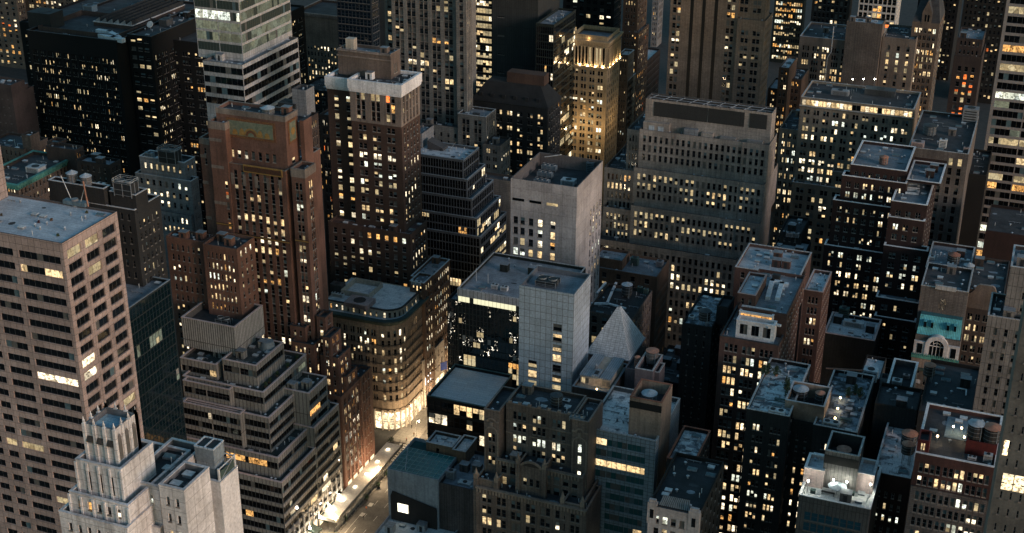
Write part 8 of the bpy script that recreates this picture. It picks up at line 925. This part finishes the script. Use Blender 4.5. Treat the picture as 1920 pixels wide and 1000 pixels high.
# teal glass canopy
r_,(x0,x1,y0,y1,z0,z1)=R_('the teal canopied building'); tg=plain('canopy_glass',(.02,.17,.175),.2); b=MB(); b.box(x0+.6,x1-.2,y0+.5,y0+13,z1-.1,z1+.02,tg); b.build('glass_canopy',r_); b=MB(); tl=plain('canopy_bar',(.35,.52,.50),.5)
for i in range(10): q=x0+.7+(x1-x0-1)*i/9; b.box(q-.05,q+.05,y0+.5,y0+13,z1+.03,z1+.14,tl)
for i in range(7): q=y0+.6+12.2*i/6; b.box(x0+.6,x1-.2,q-.05,q+.05,z1+.15,z1+.2,tl)
b.tube((x0+.8,y0+12.6,z1+.3),(x0+5.5,y0+.8,z1+.3),.1,pm('acwhite')); b.build('canopy_bars',r_)
b=MB(); b.poly([(x0+.9,y0-.35,3),(x1-.6,y0-.35,3),(x1-.6,y0-.35,z1-9.8),(x0+1.6,y0-.35,z1-7.0),(x0+.9,y0-.35,z1-9)],wmat('greybrick')); b.box(x0+.9,x1-.6,y0-.34,y0-.02,3,z1-10.5,wmat('greybrick')); b.build('brick_party_wall',r_)
b=MB(); b.box(x0+3.2,x0+6.7,y0-.42,y0-.37,z1-14.4+.5,z1-11.0,plain('l_win_cream',(.02,.02,.02),.4,emit=(1,.93,.70),es=1.4,noise=False)); b.build('lit_window',r_); b=MB(); 
for q in (0,1.15,2.3,3.45): b.box(x0+3.2+q-.05,x0+3.2+q+.05,y0-.5,y0-.43,z1-13.9,z1-11,wmat('stone'))
b.build('window_mullion',r_)
# brown brick gothic building: piers, pinnacles, arches
r_,_b=R_('the neo gothic building'); st4=wallmat('gothic_stone',(.24,.19,.155),None,var=.3,streak=.4)
def pinn(x,y,z,h=3.2,w=.55,m=None,root=None):
    b=MB(); m=m or st4; b.box(x-w,x+w,y-w,y+w,z-.5,z+h*.35,m); b.cyl(x,y,z+h*.35,z+h,w*1.1,m,4,r1=.06); b.build('pinnacle',root or r_)
for i in (3,1,2):
    _,(x0,x1,y0,y1,z0,z1)=R_('the neo gothic building',i); 
    for q in (x0,x1):
        b=MB(); b.box(q-.6,q+.6,y0-.5,y0+.6,0,z1+.5,wmat('gothicbrown')); b.build('buttress',r_); pinn(q,y0,z1+.7,2.6)
    if i==3: b=MB(); xm=(x0+x1)/2; arch(b,xm,y0-.4,z1-2.2,3.2,.6,st4,a_=.6,b_=math.pi-.6); b.poly([(xm-3,y0-.2,z1-.2),(xm+3,y0-.2,z1-.2),(xm+1.5,y0-.2,z1+1.3),(xm-1.5,y0-.2,z1+1.3)],wmat('gothicbrown')); b.build('curved_gable',r_)
for i in (6,7):
    _,(x0,x1,y0,y1,z0,z1)=R_('the neo gothic building',i); xm=(x0+x1)/2; b=MB(); b.box(x0+.2,x0+.6,y0-.16,y0-.01,z1-20,z1-6.5,st4); b.box(x1-.6,x1-.2,y0-.16,y0-.01,z1-20,z1-6.5,st4); arch(b,xm,y0-.17,z1-6.6,(x1-x0)/2-.7,.35,st4,th=.15,n=8); b.build('pointed_arch',r_)
    b=MB(); arch(b,xm,y0-.3,z1-3.4,.9,.4,st4,th=.28,n=8); b.box(x0+.1,xm-1.2,y0-.3,y0-.02,z1-3.4,z1-3.0,st4); b.box(xm+1.2,x1-.1,y0-.3,y0-.02,z1-3.4,z1-3.0,st4); b.build('hood_mould',r_)
    b=MB(); b.box(xm-.45,xm+.45,y0-.35,y0-.02,z1-4.6,z1-3.4,st4); b.build('shield',r_)
_,(x0,x1,y0,y1,z0,z1)=R_('the neo gothic building',5)
for i in range(7): q=x0+1+(x1-x0-2)*i/6; b=MB(); b.box(q-.4,q+.4,y0-.15,y0+.5,z1+.17,z1+.75,wmat('stone')); b.build('merlon',r_)
b=MB(); 
for h in (5.3,8.9): b.box(x0,x1,y0-.25,y0-.02,z1-h,z1-h+.35,st4)
b.build('string_course',r_)
for i in (0,4):
    _,(a0,a1,c0,c1,_,e1)=R_('the neo gothic building',i); b=MB()
    for k in range(int((a1-a0)/.9)): b.box(a0+.2+k*.9,a0+.65+k*.9,c0-.3,c0-.02,e1-1.5,e1-.3,st4)
    b.box(a0,a1,c0-.35,c0-.02,e1-.3,e1-.02,st4); b.build('corbel_table',r_)
# white gothic crown
r_,(x0,x1,y0,y1,z0,z1)=R_('the gothic stone tower',3); ws=wmat('whitestone')
for i in range(4):
    for s in (0,1):
        q=x0+(x1-x0)*i/3; yy=y0-.0 if s==0 else y1; b=MB(); b.box(q-.25,q+.25,yy-.25,yy+.25,z0-.5,z1+.1,ws); b.build('buttress',r_); pinn(q,yy,z1+.4,.85,.13,ws)
for i in range(1,4):
    for xx in (x0,x1): q=y0+(y1-y0)*i/3; b=MB(); b.box(xx-.25,xx+.25,q-.25,q+.25,z0-.5,z1+.1,ws); b.build('buttress',r_); pinn(xx,q,z1+.4,.85,.13,ws)
for i in range(3):
    q=x0+(x1-x0)*(i+.5)/3; b=MB(); b.box(q-.35,q+.35,y0-.12,y0-.01,z1-3.2,z1-2.3,wmat('greystone')); b.poly([(q-.5,y0-.5,z1-2.9),(q+.5,y0-.5,z1-2.9),(q+.5,y0-.02,z1-2.0),(q-.5,y0-.02,z1-2.0)],wmat('greystone')); b.build('gargoyle',r_)
    q=y0+(y1-y0)*(i+.5)/3; b=MB(); b.box(x1+.01,x1+.1,q-.45,q+.45,z0+.6,z1-1.9,MC['g_shade']); b.build('lancet_window',r_); b=MB(); b.poly([(x1+.12,q-.6,z1-2.0),(x1+.12,q+.6,z1-2.0),(x1+.12,q,z1-1.0)],ws); b.build('lancet_head',r_)
for i in range(1,3):
    _,(a0,a1,c0,c1,d0,e1)=R_('the gothic stone tower',i); b=MB()
    n=int((a1-a0)/1.9)
    for k in range(n+1): q=a0+(a1-a0)*k/n; b.box(q-.18,q+.18,c0-.2,c0-.01,d0,e1-.3,ws)
    b.build('pilaster',r_)
# open steel frame and tank of the blank plaster tower
r_,(x0,x1,y0,y1,z0,z1)=R_('the blank plaster tower'); wm_=pm('acwhite')
for q in ((x0+.3,y0+.3),(x1-.3,y0+.3),(x1-.3,y1-.3),(x0+.3,y1-.3)): b=MB(); b.box(q[0]-.14,q[0]+.14,q[1]-.14,q[1]+.14,z1-1,z1+2.4,wm_); b.build('corner_post',r_)
b=MB(); 
for p,q in (((x0+.3,y0+.3),(x0+.3,y1-.3)),((x0+.3,y1-.3),(x1-.3,y1-.3)),((x1-.3,y0+.3),(x1-.3,y1-.3))): b.tube((*p,z1+2.2),(*q,z1+2.2),.1,wm_); b.tube((*p,z1-.2),(*q,z1+2.2),.07,pm('steel'))
b.box(x1-.36,x1-.3,y0+.5,y1-.5,z1-.3,z1+1.6,wmat('copperdark')); b.build('steel_frame',r_)
t=thing('cooling_box','blue grey metal box standing on the top of the blank plaster tower','cooling tower',((x0+x1)/2,(y0+y1)/2,z1)); bx_=(x0+x1)/2; by_=(y0+y1)/2+.4
b=MB(); mb_=wallmat('galv',(.28,.33,.37),(6,1.1,.03),var=.15,streak=.3); b.box(bx_-1.75,bx_+1.55,by_-1.3,by_+1.5,z1-.9,z1+2.2,mb_); b.box(bx_-1.85,bx_+1.65,by_-1.4,by_+1.6,z1+2.21,z1+4.6,wmat('bluegrey')); b.build('housing',t); b=MB(); ring(b,bx_-1.9,bx_+1.7,by_-1.45,by_+1.65,z1+4.6,z1+4.9,.15,wmat('metal')); b.box(bx_-.15,bx_-.05,by_-1.45,by_+1.65,z1+4.6,z1+4.9,wmat('metal')); b.build('rim',t); b=MB(); b.box(bx_-1.7,bx_+1.5,by_-1.3,by_+1.5,z1+4.601,z1+4.65,pm('acblack')); b.build('fan_well',t)
# penthouse on the lamp lit terrace
r_,(x0,x1,y0,y1,z0,z1)=R_('the lamp lit terrace'); mz=wallmat('penthouse_zinc',(.30,.36,.41),(.6,9,.05),var=.15,streak=.3); q0,q1=x0+1.0,x1-1.2; b=MB(); b.box(q0,q1,y0+4,y1-1,z1-1,z1+1.8,wmat('palestone')); b.build('penthouse_wall',r_)
for a,c in ((q0-.2,q0+(q1-q0)*.36),(q1-(q1-q0)*.36,q1+.2)): b=MB(); b.box(a,c,y0+3.7,y1-.8,z1+1.81,z1+2.1,mz); b.build('metal_roof',r_)
b=MB(); b.box(q0+(q1-q0)*.38,q0+(q1-q0)*.62,y0+3.4,y0+8,z1+1.82,z1+2.6,mz); b.box(q0+(q1-q0)*.44,q0+(q1-q0)*.56,y0+4.6,y0+6.4,z1+2.61,z1+2.8,pm('acblack')); b.build('lantern_roof',r_)
for q in (.05,.17,.74,.88): b=MB(); b.box(q0+(q1-q0)*q,q0+(q1-q0)*q+1.0,y0+3.93,y0+3.98,z1-.4,z1+1.2,MC['l_Y' if q<.1 else 'g_shade']); b.build('penthouse_window',r_)
b=MB(); b.cyl(q0+3.3,y0+8,z1+2.1,z1+3.6,.4,pm('acgrey'),10); b.cyl(q0+3.3,y0+8,z1+3.6,z1+4,.45,pm('zinc'),10,r1=.1); b.build('flue',r_)
# deck, railings and lit bay of the hotel terrace ; black band around the tan tank house
for on,i in (('the tan brick enclosure',0),('the floodlit hotel terrace',1)):
    r_,(x0,x1,y0,y1,z0,z1)=R_(on,i); b=MB(); hh=(1.0,3.0) if i==0 else (1.1,3.4); b.box(x0-.04,x1+.04,y0-.05,y0-.005,z1-hh[1],z1-hh[0],wmat('black')); b.build('dark_band',r_)
# small lights and roof deck of the red brick building
r_,(x0,x1,y0,y1,z0,z1)=R_('the red brick commercial building'); b=MB(); b.box(x0+5.2,x0+11.5,y0+11,y0+21,z1-.98,z1-.86,roofmat('deck_blue',(.10,.16,.21),(.16,.24,.30))); b.build('roof_deck',r_)
# steel crosswise boom, flat far river
rv=MB(); rv.poly([(-2500,1500,.3),(1200,1500,.3),(1200,3900,.3),(-2500,3900,.3)],plain('river_water',(.03,.10,.11),.3)); structure('river',rv)

# black vertical shafts of the tan skyscraper
r_,(x0,x1,y0,y1,z0,z1)=R_('the tan skyscraper with black shafts',1)
for u in (.30,.475,.655): b=MB(); q=x0+(x1-x0)*u; b.box(q,q+1.5,y0-.06,y0-.01,0,z1-1,plain('shaft_black',(.006,.006,.007),.4)); b.build('vertical_shaft',r_)
# plaster parapet panels and lit strip of the mirror glass building
r_,(x0,x1,y0,y1,z0,z1)=R_('the mirror glass building',0)
b=MB(); b.box(x0,x1,y0-.3,y0-.01,z1-2.4,z1-.02,wallmat('parapet_panels',(.40,.40,.40),(1.3,4,.08),var=.1,streak=.2)); b.build('parapet_panels',r_)
for i in range(24):
    q=x0+.2+i*1.3
    if i in (3,15,16): continue
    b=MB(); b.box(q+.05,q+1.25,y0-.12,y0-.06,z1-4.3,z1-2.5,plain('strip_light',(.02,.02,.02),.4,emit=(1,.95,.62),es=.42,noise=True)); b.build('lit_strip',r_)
# narrow notch and blank flank of the limestone block
for i in (1,3,5):
    r_,(x0,x1,y0,y1,z0,z1)=R_('the limestone block',i); b=MB(); q=x0+(x1-x0)*.80; b.box(q,q+.5,y0-.5,y0-.02,z0,z1-.02,wmat('limestone')); b.build('pier',r_)
# small tank house on the penthouse of the white corniced tower, roof ribs
r_,(x0,x1,y0,y1,z0,z1)=R_('the white corniced tower',5); b=MB(); b.box(x0+2.2,x0+5.4,y0+2,y0+4.6,z1-1,z1+3.4,wmat('palestone')); b.build('tank_house',r_)
b=MB(); b.box(x0-.3,x1+.3,y0-.35,y0-.02,z1-2.4,z1-2.0,wmat('stone')); b.box(x0-.3,x1+.3,y0-.5,y0-.02,z1-.5,z1-.1,wmat('stone')); b.build('string_course',r_)
# pink parapet block and patched roof walls on the rounded corner building
r_,(x0,x1,y0,y1,z0,z1)=R_('the rounded corner building',1); b=MB(); ring(b,x0+3,x0+14,y0+6,y0+17,z1-.3,z1+1.6,.35,wmat('palestone')); b.build('plant_screen',r_)
# pipes on the taller side of the stepped terraces: roof cowl
r_,(x0,x1,y0,y1,z0,z1)=R_('the terraced office building',6); b=MB(); b.cyl(x1-3.5,y0+13,z1-1,z1+1.6,2.4,wmat('bluegrey'),16,r1=1.8); b.build('roof_cowl',r_)

# small roof fittings, kept clear of upper storeys and of what already stands there
rgf=random.Random(11); PP=[(p[3],p[4],max(p[7].get('w',0),p[7].get('r',0)*2,1.5)) for p in PROPS]+[(q[0],q[1],1.5) for p in PROPS if p[0]=='duct' for q in p[7]['pts']]
NOGO={('the pyramid roofed building',0),('the black mansard building',0),('the gabled tower',0),('the floodlit tower',0),('the lamp lit terrace',0),('the teal canopied building',0),('the blank plaster tower',0),('the gothic stone tower',3),('the turquoise fronted building',0),('the limestone block',7),('the pale roofed modern building',0),('the white dormer',0),('the white dormer',1)}
for root,on,x0,x1,y0,y1,z,bi,ti,mat in FREE:
    if (on,ti) in NOGO or x1-x0<3 or y1-y0<3: continue
    qx,qy,qz=project(np.array([[(x0+x1)/2,(y0+y1)/2,z]])); 
    if not(-60<qx[0]<1980 and -40<qy[0]<1040) or qz[0]>720: continue
    area=(x1-x0)*(y1-y0); taken=[]
    def free(cx,cy,w_,d_):
        if cx-w_/2<x0+.3 or cx+w_/2>x1-.3 or cy-d_/2<y0+.3 or cy+d_/2>y1-.3: return False
        for bb in ALL:
            if bb[5]>z+1.05 and bb[4]<z+2 and bb[0]-.2<cx+w_/2 and bb[1]+.2>cx-w_/2 and bb[2]-.2<cy+d_/2 and bb[3]+.2>cy-d_/2 and not(bb[5]-z<1.3): return False
        for a,c,r in PP+taken:
            if abs(a-cx)<(r+w_)/2+.3 and abs(c-cy)<(r+d_)/2+.3: return False
        return True
    for k in range(int(min(22,3+area/15))):
        kind_=rgf.choice(('vent','vent','hatch','tar') if on=='the red brick commercial building' else ('vent','vent','pipe','pipe','hatch','pipe_run','pipe_run','vent','bulk','skylight','tar','tar','hatch')); 
        w_,d_={'vent':(.7,.7),'pipe':(.3,.3),'hatch':(1.6,1.2),'pipe_run':(rgf.uniform(2,5),.3),'bulk':(2.6,2.2),'skylight':(2.4,1.4),'tar':(rgf.uniform(1.5,4),rgf.uniform(1,3))}[kind_]
        if kind_=='bulk' and area<60: continue
        for _ in range(12):
            cx,cy=rgf.uniform(x0,x1),rgf.uniform(y0,y1)
            if free(cx,cy,w_,d_): break
        else: continue
        taken.append((cx,cy,max(w_,d_))); b=MB()
        if kind_=='vent': b.cyl(cx,cy,z-.01,z+.7,.22,pm('acgrey'),8); b.cyl(cx,cy,z+.7,z+.95,.42,pm('zinc'),10,r1=.1); b.build('roof_vent',root)
        elif kind_=='pipe': b.cyl(cx,cy,z-.01,z+1.3,.1,pm('acwhite'),6); b.build('vent_pipe',root)
        elif kind_=='hatch': b.box(cx-.8,cx+.8,cy-.6,cy+.6,z-.01,z+.5,pm('acgrey')); b.box(cx-.87,cx+.87,cy-.67,cy+.67,z+.5,z+.6,pm('acwhite')); b.build('roof_hatch',root)
        elif kind_=='pipe_run':
            b.tube((cx-w_/2,cy,z+.35),(cx+w_/2,cy,z+.35),.1,pm('acgrey'))
            for q in (-.4,0,.4): b.box(cx+w_*q-.08,cx+w_*q+.08,cy-.15,cy+.15,z-.01,z+.27,pm('steel'))
            b.build('pipe_run',root)
        elif kind_=='bulk':
            b.box(cx-1.3,cx+1.3,cy-1.1,cy+1.1,z-.01,z+2.5,mat); o=b.build('stair_bulkhead',root); b=MB(); b.box(cx-1.4,cx+1.4,cy-1.2,cy+1.2,z+2.5,z+2.62,pm('acgrey')); b.build('lid',o); b=MB(); b.box(cx-.4,cx+.4,cy-1.16,cy-1.11,z+.1,z+2.1,pm('acblack')); b.build('door',o)
        elif kind_=='skylight':
            b.box(cx-1.2,cx+1.2,cy-.7,cy+.7,z-.01,z+.4,pm('acgrey')); b.poly([(cx-1.1,cy-.6,z+.41),(cx+1.1,cy-.6,z+.41),(cx+1.1,cy,z+.8),(cx-1.1,cy,z+.8)],MC['g_blue']); b.poly([(cx-1.1,cy,z+.8),(cx+1.1,cy,z+.8),(cx+1.1,cy+.6,z+.41),(cx-1.1,cy+.6,z+.41)],MC['g_blue']); b.build('skylight',root)
        else:
            n=7; b.poly([(cx+w_/2*math.cos(a*6.283/n)*rgf.uniform(.7,1),cy+d_/2*math.sin(a*6.283/n)*rgf.uniform(.7,1),z+.006) for a in range(n)],rmat(rgf.choice(('dark','grey2','bluegrey')))); b.build('roof_patch',root)
# slots and steel in the head of the bare concrete tower
r_,(x0,x1,y0,y1,z0,z1)=R_('the bare concrete tower'); W_=x1-x0
for u0,u1,m_ in ((.03,.21,'g_black'),(.29,.47,'g_black'),(.55,.72,'l_Y')): b=MB(); b.box(x0+W_*u0,x0+W_*u1,y0-.05,y0-.01,z1-7.6,z1-6.7,MC[m_]); b.build('wall_slot',r_)
b=MB(); b.tube((x0+1,y0+1.5,z1-4),(x0+4.5,y0+1.2,z1-1.2),.12,pm('acwhite')); b.tube((x0+3,y1-3,z1-.4),(x0+8.5,y1-1,z1+.5),.14,pm('acwhite')); b.tube((x1-8,y0+1,z1-3.6),(x1-5,y0+1,z1-.6),.12,pm('acwhite')); b.build('steel_bracing',r_)

for i,hh in ((4,1.6),(2,2.6),(5,2.2),(6,1.8)):
    r_,(x0,x1,y0,y1,z0,z1)=R_('the art deco tower',i); b=MB(); ring(b,x0-.08,x1+.08,y0-.08,y1+.08,z1-hh,z1-.02,.07,wmat('stone')); b.build('stone_crown',r_)
r_,(x0,x1,y0,y1,z0,z1)=R_('the art deco tower',3); b=MB(); 
for k in range(9): q=x0+1.2+k*(x1-x0-2)/8.6; b.box(q-.55,q+.55,y0-.14,y0-.02,z1-6.8,z1-3.0-(k%2)*.6,wmat('stone')) if k in (0,2,4,6,8) else None
b.build('stone_frieze',r_)
r_,(x0,x1,y0,y1,z0,z1)=R_('the mirrored tower'); lr=MC['shop_light_bright']
for i in range(5): b=MB(); q=max(x0+.3,5.8)+i*2.1; b.box(q,q+1.95,y0-.06,y0-.01,113.5,117.0,lr); b.build('lit_room',r_)
b=MB(); b.box(5.0,5.9,y0-.06,y0-.01,120.8,124.0,lr); b.build('lit_room',r_)
